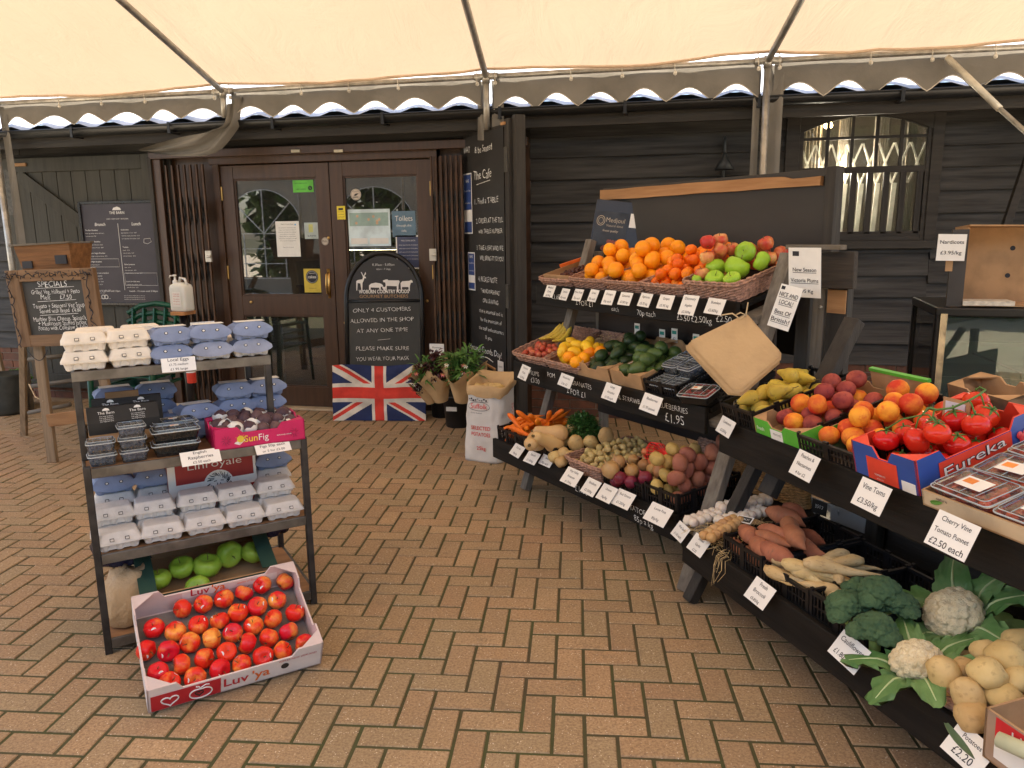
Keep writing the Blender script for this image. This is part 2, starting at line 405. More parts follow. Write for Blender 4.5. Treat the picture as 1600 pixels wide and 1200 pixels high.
def leaf_door(x0, x1, hinge, nm):
    mb = MB(); z1 = 2.19; st = .12
    mb.box(x0, x0+st, yd-.04, yd+.01, .02, z1); mb.box(x1-st, x1, yd-.04, yd+.01, .02, z1)
    mb.box(x0+st, x1-st, yd-.038, yd+.008, z1-.12, z1); mb.box(x0+st, x1-st, yd-.038, yd+.008, .86, 1.04); mb.box(x0+st, x1-st, yd-.038, yd+.008, .02, .2)
    for (a, b, c, d) in ((x0+st, x1-st, 1.04, z1-.12), (x0+st, x1-st, .2, .86)):
        mb.box(a, a+.014, yd-.03, yd, c+.002, d-.002); mb.box(b-.014, b, yd-.03, yd, c+.002, d-.002); mb.box(a+.014, b-.014, yd-.03, yd, c, c+.014); mb.box(a+.014, b-.014, yd-.03, yd, d-.014, d)
    dr = mb.obj('door', BROWNWOOD, barn, bevel=.003); dr['label'] = nm
    mb = MB(); mb.box(x0+st, x1-st, yd-.014, yd-.010, 1.04, z1-.12); mb.obj('glass', GL, dr)
    mb = MB(); mb.box(x0+st, x1-st, yd-.014, yd-.010, .2, .86); mb.obj('glass', GL, dr)
    for z in (.5, 1.25, 1.95):
        mb = MB(); hx = x0 if hinge < 0 else x1; mb.box(hx-.008, hx+.008, yd-.05, yd-.041, z-.06, z+.06); mb.obj('hinge', BRASS, dr)
    return dr
dl = leaf_door(fx0+.035, mul-.004, -1, 'left glazed leaf with brass pull handle'); dr_ = leaf_door(mul+.004, fx1-.035, 1, 'right glazed leaf behind the arched pavement sign')
mb = MB(); hx = mul-.055
mb.box(hx-.012, hx+.012, yd-.047, yd-.04, 1.02, 1.28); mb.tube([(hx, yd-.045, 1.05), (hx, yd-.09, 1.07), (hx, yd-.1, 1.15), (hx, yd-.09, 1.23), (hx, yd-.045, 1.25)], .009, 10)
mb.obj('handle', BRASS, dl, smooth=True)
for x, z in ((-3.8, .98), (-3.0, 1.55), (mul+.08, .8), (fx1-.1, 1.0)):
    mb = MB(); mb.M = T(x, yd-.041, z) @ RX(90); mb.lathe([(.014, 0), (.014, .004), (.006, .008)], 14); mb.obj('lock', BRASS, dl if x < mul else dr_, smooth=True)
# small lights on the top beam
for i, px in enumerate((462, 529)):
    p = Wp(px, 236, yd-.13); mb = MB(); mb.box(-.04, .04, -.02, 0, -.012, .012)
    tag(mb.obj('sensor_bar', mat('cream_plastic', (.6, .54, .4), .4, bmp=0), M=T(p.x, yd-.12, p.z), bevel=.003), ['small cream plastic bar on the beam above the left door leaf', 'small cream plastic bar on the beam above the right door leaf'][i], 'sensor', 'cream bars on the door beam')
# room inside
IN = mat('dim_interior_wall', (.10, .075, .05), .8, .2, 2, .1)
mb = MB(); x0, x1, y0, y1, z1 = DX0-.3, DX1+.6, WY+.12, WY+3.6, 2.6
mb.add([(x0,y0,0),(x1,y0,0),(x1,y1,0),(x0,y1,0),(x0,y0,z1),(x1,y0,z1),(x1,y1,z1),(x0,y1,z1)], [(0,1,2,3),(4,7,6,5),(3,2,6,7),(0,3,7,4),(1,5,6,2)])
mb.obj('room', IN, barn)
mb = MB(); mb.box(0, 1.9, 0, .5, 0, .95); mb.box(-.02, 1.92, -.02, .52, .95, .99); mb.box(.05, 1.85, -.012, -.002, .1, .85, 1)
tag(mb.obj('shop_counter', [BROWNWOOD, mat('counter_front', (.2, .12, .06), .5)], M=T(-4.5, WY+2.2, 0), bevel=.005), 'wooden shop counter seen dimly through the left door glass', 'counter')
mb = MB(); mb.box(-.5, .5, -.05, .05, -.03, .03, 0); mb.box(-.47, .47, -.04, .04, -.034, -.031, 1)
em = D.materials.new('lit_tube'); em.use_nodes = True; em.node_tree.nodes['Principled BSDF'].inputs['Emission Color'].default_value = (1, .8, .45, 1); em.node_tree.nodes['Principled BSDF'].inputs['Emission Strength'].default_value = 9
tag(mb.obj('strip_light', [PLASTICW, em], M=T(-3.75, WY+3.0, 1.42)), 'glowing strip light over the counter inside the shop', 'light')

# arched window in the wall
wx0, wx1, wz0, wz1 = .93, 1.80, 1.53, 2.42
zc = 1.52
def arch_z(x): t = (x-(wx0+wx1)/2)/((wx1-wx0)/2); return wz1-.02-.10*t*t
win = thing('arched_window', 'black framed arched window with ten small panes above vertical wooden slats', 'window', T(0, 0, 0))
yw = WY-.035
mb = MB()
mb.box(wx0-.13, wx0-.03, yw-.03, yw+.03, wz0-.05, 2.46); mb.box(wx1+.03, wx1+.11, yw-.03, yw+.03, wz0-.05, 2.46); mb.box(wx0-.13, wx1+.11, yw-.05, yw+.03, wz0-.11, wz0-.05)
N = 14; top = [(wx0-.03+(wx1-wx0+.06)*k/N) for k in range(N+1)]
for k in range(N):
    a, b = top[k], top[k+1]; mb.add([(a, yw-.028, arch_z(a)), (b, yw-.028, arch_z(b)), (b, yw-.028, 2.46), (a, yw-.028, 2.46), (a, yw+.03, arch_z(a)), (b, yw+.03, arch_z(b)), (b, yw+.03, 2.46), (a, yw+.03, 2.46)], [(0,1,2,3),(0,4,5,1)])
mb.box(wx0-.03, wx0, yw-.02, yw+.03, wz0-.05, arch_z(wx0)); mb.box(wx1, wx1+.03, yw-.02, yw+.03, wz0-.05, arch_z(wx1)); mb.box(wx0, wx1, yw-.02, yw+.03, wz0-.05, wz0+.02)
mb.obj('frame', BLACKWOOD, win, bevel=.003)
mb = MB(); zm = 2.02; zr = 2.245
for k in range(1, 5):
    x = wx0+(wx1-wx0)*k/5; mb.box(x-.011, x+.011, yw-.014, yw+.01, zm, arch_z(x))
mb.box(wx0, wx1, yw-.012, yw+.009, zr-.01, zr+.01); mb.box(wx0, wx1, yw-.018, yw+.012, zm-.035, zm+.012)
mb.obj('glazing_bars', BLACKWOOD, win)
mb = MB()
for k in range(8):
    x = wx0+.03+(wx1-wx0-.06)*k/7; mb.box(x-.021, x+.021, yw-.02, yw+.005, wz0, zm-.03)
mb.obj('slats', BLACKWOOD_Z, win, bevel=.002)
mb = MB(); mb.box(wx0, wx1, yw+.012, yw+.015, wz0, wz1); mb.obj('pane', glassy('window_glass', (.9, .92, .9), .02, .02, 1.2), win)
# inside the window: pale curtains, criss-cross lattice, lamp
LIN = mat('pale_linen', (.30, .26, .21), .8, .08, 8, .2)
mb = MB(); x0, x1, y0, y1 = wx0-.3, wx1+.3, WY+.1, WY+1.2
mb.add([(x0,y0,1),(x1,y0,1),(x1,y1,1),(x0,y1,1),(x0,y0,2.6),(x1,y0,2.6),(x1,y1,2.6),(x0,y1,2.6)], [(0,1,2,3),(4,7,6,5),(3,2,6,7),(0,3,7,4),(1,5,6,2)])
mb.obj('room', mat('pale_room', (.17, .145, .115), .8, .1, 2, 0), win)
def curtain(x0, x1, y, z0, z1):
    mb = MB(); n = 24; vs = []
    for k in range(n+1):
        x = x0+(x1-x0)*k/n; yy = y+.02*math.sin(k*1.7)
        vs += [(x, yy, z0), (x, yy, z1)]
    mb.add(vs, [(2*k, 2*k+2, 2*k+3, 2*k+1) for k in range(n)]); return mb
c_ = curtain(.95, 1.12, WY+.3, 1.1, 2.5)
for a, b in ((1.24, 1.32), (1.5, 1.62), (1.74, 1.82)):
    q = curtain(a, b, WY+.3, 1.1, 2.5); c_.add(q.v, q.f)
tag(c_.obj('curtains', LIN, smooth=True), 'pale gathered curtains hanging inside the arched window', 'curtains')
mb = MB()
for k in range(9):
    x = .88+.115*k
    for s_ in (1, -1): mb.beam((x-.055*s_, WY+.16+.006*s_, 1.92), (x+.055*s_, WY+.16+.006*s_, 2.22), .014, .006, up=(0,1,0))
for k in range(7):
    x = .92+.12*k; mb.beam((x-.01, WY+.17, 1.4), (x+.01, WY+.17, 1.92), .035, .006, up=(0,1,0))
tag(mb.obj('trellis', mat('white_trellis', (.85, .8, .7), .6)), 'white criss-cross trellis standing inside the arched window', 'trellis')
mb = MB(); mb.lathe([(.0, -.03), (.03, -.015), (.035, 0), (.02, .03), (.008, .05)], 14)
lm = D.materials.new('lit_bulb'); lm.use_nodes = True; lm.node_tree.nodes['Principled BSDF'].inputs['Emission Color'].default_value = (1, .7, .35, 1); lm.node_tree.nodes['Principled BSDF'].inputs['Emission Strength'].default_value = 12
p = Wp(1294, 196, WY+.25); pl = D.lights.new('bulb_light', 'POINT'); pl.energy = 15; pl.color = (1, .87, .7); pl.shadow_soft_size = .05; lo = mb.obj('bulb_lamp', lm, M=T(p.x, p.y, p.z), smooth=True); tag(lo, 'small glowing bulb behind the upper panes of the arched window', 'lamp')
MB().tube([(0, 0, .05), (0, 0, .4)], .004).obj('cord', INK, lo); q = D.objects.new('bulb_light', pl); COL.objects.link(q); q.parent = lo; q.location = (.12, .02, -.38)

# gooseneck wall lamp
wlp = thing('wall_lamp', 'dark swan-neck lamp on the black wall above the leaning blackboard', 'lamp', T(.345, WY-.05, 2.06))
mb = MB(); mb.tube([(-.0, .0, -.25)]+[(0, 0, .0)]+[(.0, -.0-.055+.055*math.cos(a), .16+.055*math.sin(a)) for a in [math.pi*k/8 for k in range(9)]]+[(0, -.11, .12), (0, -.11, .08)], .011, 8)
LMP = mat('lamp_slate_metal', (.045, .05, .052), .45, .15, metal=.3); mb.obj('neck', LMP, wlp, smooth=True)
MB().lathe([(.018, .09), (.02, .06), (.035, .04), (.075, -.03), (.072, -.03), (.03, .035), (.0, .04)], 24, M=T(0, -.11, 0)).obj('shade', LMP, wlp, smooth=True)
mb = MB(); mb.lathe([(0, -.01), (.02, 0), (.022, .02), (.012, .035)], 12, M=T(0, -.11, 0)); mb.obj('bulb', PLASTICW, wlp, smooth=True)

# open plank door folded back on the left wall
bd = thing('plank_door', 'dark green-black plank barn door with diagonal brace folded back behind the menu board', 'door', T(-6.28, WY-.06, .12))
DG = wood('dark_green_black_paint', (.046, .044, .034), (.068, .064, .05), .65, 2, 12, .35, 'z', rnd=.05)
W, H = 1.60, 2.2
mb = MB()
for k in range(9):
    a = .1+(W-.2)*k/9; mb.box(a+.003, a+(W-.2)/9-.003, -.015, .01, .05, H-.05)
mb.obj('planks', DG, bd, bevel=.003)
mb = MB(); mb.box(0, .11, -.04, .012, 0, H); mb.box(W-.11, W, -.04, .012, 0, H); mb.box(.11, W-.11, -.039, .0, H-.13, H); mb.box(.11, W-.11, -.039, .0, 0, .14); mb.box(.11, W-.11, -.039, .0, .92, 1.06)
mb.obj('ledges', DG, bd, bevel=.004)
mb = MB(); mb.beam((.15, -.0275, H-.15), (W-.15, -.0275, 1.13), .022, .12, up=(0,0,1)); mb.obj('brace', DG, bd, bevel=.003)
mb = MB(); mb.box(-.01, .08, -.05, -.041, H-.52, H-.1); mb.obj('hinge', mat('old_hinge', (.06, .055, .045), .5, .5, 30, .4, metal=.5), bd)
mb = MB(); mb.box(.13, .28, -.055, -.041, H-.075, H-.045); mb.obj('wooden_stop', PINE, bd, bevel=.003)
# side pieces of the opening
mb = MB()
for k in range(4): mb.box(DX0-.02+.045*k, DX0+.02+.045*k, WY-.16+.03*k, WY-.04, 0, 2.28)
mb.obj('door_reveal', BLACKWOOD_Z, barn, bevel=.003)

# open door leaf standing out beside the entrance, with chalkboard
zt = 2.377
pF = Vector((-1.765, 6.45, 0)); pN = Vector((-1.235, 5.77, 0)); dv = (pN-pF).normalized(); L = (pN-pF).length
fr = frame(pF, dv, Vector((0, 0, 1)))      # x along leaf towards camera, y up, z = facing left/camera
if fr.col[2].x > 0: pass
lf = thing('open_door', 'black ledged door leaf standing open beside the entrance and carrying the cafe chalkboard', 'door', frame(pF, dv, Vector((-dv.y, dv.x, 0))))
# local: x along leaf, y = to the camera side (left of dv), z up
mb = MB(); mb.box(0, L, .0, .03, .04, zt-.01); mb.obj('panel', BLACKWOOD_Z, lf, bevel=.003)
mb = MB(); mb.box(L, L+.07, -.03, .045, .02, zt+.01); mb.box(L+.072, L+.13, .0, .08, .0, zt+.03); mb.obj('stile', BLACKWOOD_Z, lf, bevel=.004)
for z in (2.1, 1.1): MB().box(L+.015, L+.06, -.044, -.031, z-.09, z+.09).obj('hinge', mat('grey_painted_hinge', (.07, .065, .055), .5, .3, metal=.4), lf, bevel=.003)
mb = MB(); mb.box(L-.03, L+.03, -.045, -.031, zt-.03, zt-.01); mb.obj('wooden_stop', PINE, lf)
frL = lf.matrix_world.copy()
print('leafaxes', frL.col[1])
SIGNF = frL @ T(0, .0, 0)
# ================================================================ MARQUEE
mq = thing('marquee', 'large cream canvas marquee with steel frame and grey scalloped valance', 'marquee')
e_ = ray(904, 642).normalized(); sl_ = -e_.z/math.hypot(e_.x, e_.y); hd = Vector((e_.x, e_.y, 0)).normalized()
posts = [(-8.0, 6.0), (-5.9, 5.98), (-3.66, 6.0), (-1.445, 5.99), (.593, 5.98), (2.69, 6.0), (4.95, 6.0)]
ZR = 2.735
def cm():
    m = D.materials.new('cream_canvas'); m.use_nodes = True; n = m.node_tree; n.nodes.clear()
    o = n.nodes.new('ShaderNodeOutputMaterial'); d = n.nodes.new('ShaderNodeBsdfDiffuse'); t = n.nodes.new('ShaderNodeBsdfTranslucent')
    v = coords(n); c = mixc(n, ramp(n, noi(n, v, .7, 4), .35, .7), (.86, .67, .45), (.81, .63, .42))
    n.links.new(c, d.inputs[0]); n.links.new(mixc(n, 1, c, (.305, .30, .306), 'MULTIPLY'), t.inputs[0]); x = n.nodes.new('ShaderNodeMixShader'); x.inputs[0].default_value = .62
    bp = n.nodes.new('ShaderNodeBump'); bp.inputs['Strength'].default_value = .8; bp.inputs['Distance'].default_value = .04
    mp = coords(n, (1, .35, 1)); n.links.new(noi(n, mp, 3.5, 5, .6, .8), bp.inputs['Height']); n.links.new(bp.outputs[0], d.inputs['Normal']); n.links.new(bp.outputs[0], t.inputs['Normal'])
    n.links.new(d.outputs[0], x.inputs[1]); n.links.new(t.outputs[0], x.inputs[2]); n.links.new(x.outputs[0], o.inputs[0]); return m
CANVAS = cm()
def roofpt(i, s, t):       # s 0..1 across bay i, t metres up the slope away from the eave
    a, b = posts[i], posts[i+1]; x = a[0]+(b[0]-a[0])*s; y = a[1]+(b[1]-a[1])*s
    LT = 6.6; back = t-LT; z = ZR+.05+sl_*(t if t < LT else 2*LT-t)
    sag = .10*math.sin(math.pi*s)*math.sin(math.pi*min(1, max(0, (t+.4)/(2*LT))))
    bil = .0
    if t < .35: bil = -.035*math.sin(math.pi*s)*(1-t/.35)
    return Vector((x, y, 0))-hd*t+Vector((0, 0, z+sag*-.5+bil+.022*noise.noise(Vector((x*1.6, t*.7, 0)))+.008*noise.noise(Vector((x*5, t*1.3, 4)))))
for i in range(len(posts)-1):
    mb = MB(); ns, ntt = 16, 40; vs = [roofpt(i, s/ns, 7.2*t/ntt) for t in range(ntt+1) for s in range(ns+1)]
    fs = [(t*(ns+1)+s, t*(ns+1)+s+1, (t+1)*(ns+1)+s+1, (t+1)*(ns+1)+s) for t in range(ntt) for s in range(ns)]
    mb.add(vs, fs); mb.obj('canvas', CANVAS, mq, smooth=True)
    # rolled hem
    mb = MB(); mb.tube([roofpt(i, k/12, .07)+Vector((0, 0, -.022)) for k in range(13)], .009, 8); mb.obj('hem', mat('peach_hem', (.62, .45, .31), .7, .1), mq, smooth=True)
# valance
VAL = mat('grey_valance_cloth', (.19, .175, .15), .75, .1, 4, .3, 12, bd=.02)
EDGE = mat('valance_piping', (.55, .5, .42), .7, bmp=0)
for i in range(len(posts)-1):
    a, b = Vector((*posts[i], 0)), Vector((*posts[i+1], 0)); x = (b-a).normalized(); L = (b-a).length; nrm = Vector((-x.y, x.x, 0))
    nsc = 6; cols = nsc*12; vs = []; fs = []; bot = []
    for k in range(cols+1):
        s = k/cols; p = a+x*(.05+(L-.1)*s)
        hang = 1.12*(.135+.085*(1-abs(math.sin(math.pi*nsc*s))**1.3))*[.8, .82, .88, 1.0, 1.05, 1.05][i]
        yy = .03*math.sin(s*19+i*2)*1
        for r_ in range(5):
            f_ = r_/4; vs.append(p+nrm*(.035+yy*f_*f_)+Vector((0, 0, ZR+.01-hang*f_)))
        bot.append(vs[-1])
    for k in range(cols):
        for r_ in range(4): q = k*5+r_; fs.append((q, q+5, q+6, q+1))
    mb = MB(); mb.add(vs, fs); mb.obj('valance', VAL, mq, smooth=True)
    MB().tube(bot, .004, 5).obj('piping', EDGE, mq, smooth=True)
    # toggles and loops on the rail
    for k in range(5):
        s = (k+.5)/5*.92+.04; p = a+x*(L*s)
        if k in (0, 4): p = a+x*(.07 if k == 0 else L-.07)
        mb = MB(); mb.tube([p+nrm*-.02+Vector((0, 0, .055+ZR)), p+nrm*-.034+Vector((.004, 0, ZR+.0)), p+nrm*-.03+Vector((.008, 0, ZR-.05))], .0035, 6)
        mb.M = T(*(p+nrm*-.03+Vector((.008, 0, ZR-.055)))); mb.lathe([(0, -.016), (.012, -.01), (.014, 0), (.01, .012), (0, .015)], 10)
        mb.obj('toggle', mat('white_cord', (.62, .58, .5), .6, bmp=0), mq, smooth=True)
# rails, rafters, posts
for i in range(len(posts)-1):
    MB().tube([(*posts[i], ZR), (*posts[i+1], ZR)], .02, 12).obj('rail', GALV, mq, smooth=True)
for i, (x, y) in enumerate(posts):
    p = Vector((x, y, ZR)); MB().tube([p, p-hd*6.6+Vector((0, 0, sl_*6.6-.02))], .024, 12).obj('rafter', GALV, mq, smooth=True)
    p2 = p-hd*7.2+Vector((0, 0, sl_*6.0)); MB().tube([p2, p-hd*6.6+Vector((0, 0, sl_*6.6-.02))], .024, 12).obj('rafter', GALV, mq, smooth=True)
    MB().tube([p2, (p2.x, p2.y, 0)], .03, 12).obj('post', GALV, mq, smooth=True)
    zb = {0: 0, 1: 0, 2: 2.53, 3: 2.35, 4: 0}.get(i, 0)
    mb = MB(); mb.tube([p, (x, y, zb)], .025 if i != 1 else .028, 14); mb.tube([p+Vector((0, 0, -.05)), p+Vector((0, 0, .03))], .031, 14)
    mb.tube([p+Vector((-.09, 0, 0)), p+Vector((.09, 0, 0))], .026, 12); mb.obj('post', GALV, mq, smooth=True)
    if i in (1, 3, 4, 5):
        for sgn in (-1, 1):
            w0, w1 = (.035, .085) if sgn < 0 else (.03, .12)
            mb = MB(); n = 10; zb2 = 2.3 if i == 3 else .3; vs = []
            for k in range(n+1):
                z = ZR-.02-(ZR-zb2)*k/n
                for q in range(5):
                    f_ = q/4; vs.append((x+sgn*(w0+(w1-w0)*f_), y+.05+.012*math.sin(f_*5+k*.6), z))
            mb.add(vs, [(k*5+q, k*5+q+1, k*5+q+6, k*5+q+5) for k in range(n) for q in range(4)]); mb.obj('drape', VAL, mq, smooth=True)
# loose flap of cloth at the second post
mb = MB(); n, q = 22, 8; vs = []
A = [Wp(378, 150, 6.00), Wp(372, 185, 6.00), Wp(345, 218, 6.02), Wp(300, 225, 6.00), Wp(262, 230, 6.00), Wp(222, 236, 6.00)]
B = [Wp(356, 165, 6.00), Wp(350, 196, 5.96), Wp(318, 206, 5.92), Wp(285, 213, 5.92), Wp(250, 224, 5.92), Wp(220, 235, 5.95)]
A[2:5] = [Wp(366, 205, 6.00), Wp(335, 240, 6.00), Wp(275, 244, 6.00)]
def lerpl(P, t):
    t *= len(P)-1; k = min(int(t), len(P)-2); f_ = t-k; f_ = f_*f_*(3-2*f_) if 0 else f_
    p0, p1, p2, p3 = P[max(k-1, 0)], P[k], P[k+1], P[min(k+2, len(P)-1)]
    return .5*((2*p1)+(p2-p0)*f_+(2*p0-5*p1+4*p2-p3)*f_*f_+(3*p1-p0-3*p2+p3)*f_**3)
for k in range(n+1):
    a, b = lerpl(A, k/n), lerpl(B, k/n)
    for j in range(q+1): vs.append(a.lerp(b, j/q)+Vector((0, .035*math.sin(j*1.5+k*.25), 0)))
mb.add(vs, [(k*(q+1)+j, k*(q+1)+j+1, (k+1)*(q+1)+j+1, (k+1)*(q+1)+j) for k in range(n) for j in range(q)])
mb.obj('loose_flap', VAL, mq, smooth=True)
# diagonal prop at the right, bright upper half, and dark prop leaning below it
a = Wp(1480, 90, 5.98); b = Wp(1562, 170, 5.7); c = Wp(1640, 240, 5.45)
mb = MB(); mb.tube([a, b], .022, 12); mb.obj('prop_sleeve', mat('chalky_pole', (.62, .58, .48), .4, .2, metal=.2), mq, smooth=True)
MB().tube([b, c, c+(c-b)*2.], .016, 12).obj('prop', GALV, mq, smooth=True)
a = Wp(1602, 262, 6.2); b = Wp(1565, 372, 6.1)
mb = MB(); mb.beam(a+(a-b)*.8, b+(b-a)*1.5, .05, .05, up=(0,1,0)); tag(mb.obj('leaning_batten', BLACKWOOD, bevel=.003), 'black timber batten leaning against the barn wall behind the cardboard box', 'batten')
# rear wall panels with arched clear windows, behind the camera (seen reflected in the doors)
def mirror_hit(px, py, Yb):
    v = ray(px, py); t = yd_/v.y; p = cC+v*t; v2 = Vector((v.x, -v.y, v.z)); return p+v2*((Yb-p.y)/v2.y)
yd_ = WY-.05
YB = -6.4
SPIN = mirror_hit(413, 365, YB); SPIN2 = mirror_hit(575, 365, YB)
print('mirror', SPIN, mirror_hit(440, 302, YB), mirror_hit(380, 302, YB), mirror_hit(413, 440, YB), SPIN2)
PVC = mat('grey_pvc_wall', (.3, .27, .22), .6, .1, 2, .1)
rw = MB(); bars = MB(); rad = 1.15; zc_ = SPIN.z
xs = [SPIN.x, SPIN2.x+.2]
halfw = rad
def wall_strip(mb, x0, x1, z0, z1): mb.box(x0, x1, YB-.01, YB, z0, z1)
edges = sorted(xs); lo_, hi_ = min(edges)-3.2, max(edges)+1.9
wall_strip(rw, lo_, edges[0]-rad, .0, 3.6); wall_strip(rw, edges[1]+rad, hi_, .0, 3.6)
if edges[1]-edges[0] > 2*rad: wall_strip(rw, edges[0]+rad, edges[1]-rad, .0, 3.6)
for xc in edges:
    wall_strip(rw, xc-rad, xc+rad, 0, .5)
    n = 20; 
    for k in range(n):
        a0_, a1_ = math.pi*k/n, math.pi*(k+1)/n; p0 = (xc+rad*math.cos(a0_), zc_+rad*math.sin(a0_)); p1 = (xc+rad*math.cos(a1_), zc_+rad*math.sin(a1_))
        rw.add([(p0[0], YB, p0[1]), (p1[0], YB, p1[1]), (p1[0], YB, 4.3), (p0[0], YB, 4.3)], [(0,1,2,3)])
        bars.beam((p0[0], YB+.01, p0[1]), (p1[0], YB+.01, p1[1]), .02, .03, up=(0,1,0))
    for a in (45, 90, 135): bars.beam((xc, YB+.01, zc_), (xc+rad*math.cos(R(a)), YB+.01, zc_+rad*math.sin(R(a))), .02, .035, up=(0,1,0))
    for z in [zc_-.4*k for k in range(5)]: bars.beam((xc-rad, YB+.01, z), (xc+rad, YB+.01, z), .02, .03, up=(0,1,0))
    for dx in (-.6, .0, .6): bars.beam((xc+dx, YB+.012, .5), (xc+dx, YB+.012, zc_), .02, .03, up=(0,1,0))
rw.obj('rear_wall', PVC, mq); bars.obj('window_bars', mat('white_bars', (.7, .72, .72), .6, bmp=0), mq)
# hedge beyond it
mb = MB(); rr = random.Random(4)
for k in range(6500):
    p = Vector((rr.uniform(-12, 6), rr.uniform(-8.8, -7.3), rr.uniform(.0, 1)**.9*4.6)); d = Vector((rr.uniform(-1, 1), rr.uniform(-1, 1), rr.uniform(-.6, 1)))
    mb.leaf(p, d, rr.uniform(.4, .75), rr.uniform(.28, .5), .3, n=2)
hd_ = mb.obj('hedge', mat('hedge_leaf', (.07, .14, .03), .6, .5, 2, 0)); tag(hd_, 'tall green hedge beyond the marquee, reflected in the door glass', 'hedge', kind='stuff')
# ================================================================ DISPLAY STANDS
uA, bA = Vector((.688, -.725, 0)), Vector((.725, .688, 0)); oA = Vector((-1.083, 4.536, 0))
uB, bB = Vector((.5, -.866, 0)), Vector((.866, .5, 0)); oB = Vector((.07, 3.17, 0))
def tier(o, u, b, s, z, tilt):
    t = R(tilt); return frame(o+b*s+Vector((0, 0, z)), u, b*math.cos(t)+Vector((0, 0, math.sin(t))))
A1, A2, A3 = tier(oA, uA, bA, 0, .30, 5), tier(oA, uA, bA, .16, .78, 17), tier(oA, uA, bA, .333, 1.24, 15)
B1, B2 = tier(oB, uB, bB, 0, .30, 3), tier(oB, uB, bB, .16, .78, 15)
fA = frame(oA, uA, bA); fB = frame(oB, uB, bB)
def stand(name, label, fr, L, tiers, legs, extra=()):
    t = thing(name, label, 'display stand', fr, 'black tiered display stands')
    inv = fr.inverted()
    for tf, dep, lip, slat in tiers:
        m = inv @ tf
        mb = MB(); mb.M = m
        if slat:
            k = 0; x = .02
            while x < L-.06: mb.box(x, x+.085, .025, dep, -.03, -.008); x += .115
            mb.box(0, L, .05, .1, -.06, -.031); mb.box(0, L, dep-.1, dep-.05, -.06, -.031)
        else: mb.box(0, L, .02, dep, -.03, -.005)
        mb.obj('shelf', STANDBLK, t, bevel=.002)
        mb = MB(); o = m.translation
        mb.M = T(*o); mb.box(0, L, -.012, .012, -lip, .012)
        mb.obj('lip_board', STANDBLK, t, bevel=.004)
    for (x, s0, s1, z1, w, m_) in legs:
        mb = MB(); mb.beam((x, s0, 0), (x, s1, z1), .045, w, up=(1, 0, 0)); mb.obj('leg', m_, t, bevel=.004)
    return t
GWZ = wood('weathered_leg_timber', (.21, .19, .155), (.12, .10, .08), .8, 3, 14, .5, 'z')
stA = stand('display_stand', 'far black three-tier timber stand with oranges on top and a leaning blackboard behind', fA, 1.63,
            [(A1, .45, .11, 0), (A2, .46, .115, 0), (A3, .46, .115, 0)],
            [(.17, .12, .62, 1.52, .06, GWZ), (1.73, -.04, .53, 1.46, .07, GWZ), (.17, .75, .68, 1.45, .05, GWZ)])
for x in (.17, 1.66):
    for tf, s in ((A2, .16), (A3, .333)):
        z = tf.translation.z; mb = MB(); t_ = R(15); mb.beam((x-.0 if x < 1 else x, s+.03, z-.07), (x, s+.5, z-.07+.47*math.tan(t_)), .035, .09, up=(1, 0, 0)); mb.obj('side_rail', GREYWOOD, stA, bevel=.003)
mb = MB(); mb.box(.25, 1.6, .62, .635, .45, 1.4); mb.obj('back_panel', wood('dark_brown_panel', (.03, .018, .012), (.02, .012, .009), .6, 2, 10, .2), stA)
stB = stand('display_stand', 'near black two-tier timber stand with slatted lower shelf, peaches and tomatoes on top', fB, 2.7,
            [(B1, .62, .12, 1), (B2, .5, .13, 0)],
            [(.02, .02, .42, .76, .06, BLACKWOOD_Z), (2.6, .0, .4, .76, .06, BLACKWOOD_Z), (.4, .62, .62, .8, .06, BLACKWOOD_Z), (2.3, .62, .62, .8, .06, BLACKWOOD_Z)])
mb = MB(); mb.box(.1, 2.6, .66, .68, .05, .62); mb.obj('back_panel', BLACKWOOD, stB)
# chalk prices written on the lips
def chalk(fr_, o, lines, name='chalk_writing', par=None, M=None):
    mb = MB()
    for s_, x, z, h, r_ in lines: mb.text(s_, x, z, h, 0, -.0135, 'c', wob=.05, off=-.012, shear=-.12, rot=r_)
    return mb.obj(name, CHALK, par, M)
def lipM(tf, par_fr): return T(*((par_fr.inverted() @ tf).translation))
chalk(0, 0, [('£1.60', .22, -.065, .03, 0), ('2 FOR £1', .5, -.085, .03, 0), ('each', .78, -.095, .025, 0), ('70p each', 1.03, -.1, .028, 0), ('£5.50', 1.3, -.1, .028, 0), ('£2.50kg', 1.57-.15, -.1, .03, 0), ('£2.50', 1.56, -.085, .03, 0)], par=stA, M=lipM(A3, fA))
chalk(0, 0, [('PLUMS', .24, -.05, .026, 0), ('£3.50', .25, -.095, .03, 0), ('POM', .42, -.035, .026, 0), ('EGRANATES', .70, -.045, .026, 0), ('2 FOR £1', .66, -.1, .032, 0), ('LOCAL STRAWB', 1.07, -.055, .024, 0), ('BLUEBERRIES', 1.42, -.04, .026, 0), ('£1.95', 1.44, -.1, .042, 0)], par=stA, M=lipM(A2, fA))
chalk(0, 0, [('£1.80', .93, -.08, .035, 0), ('POTATOES', 1.36, -.05, .026, 0), ('85p a kg', 1.42, -.095, .028, 0)], par=stA, M=lipM(A1, fA))
chalk(0, 0, [('+', 1.16, -.06, .06, 10)], par=stB, M=lipM(B2, fB))
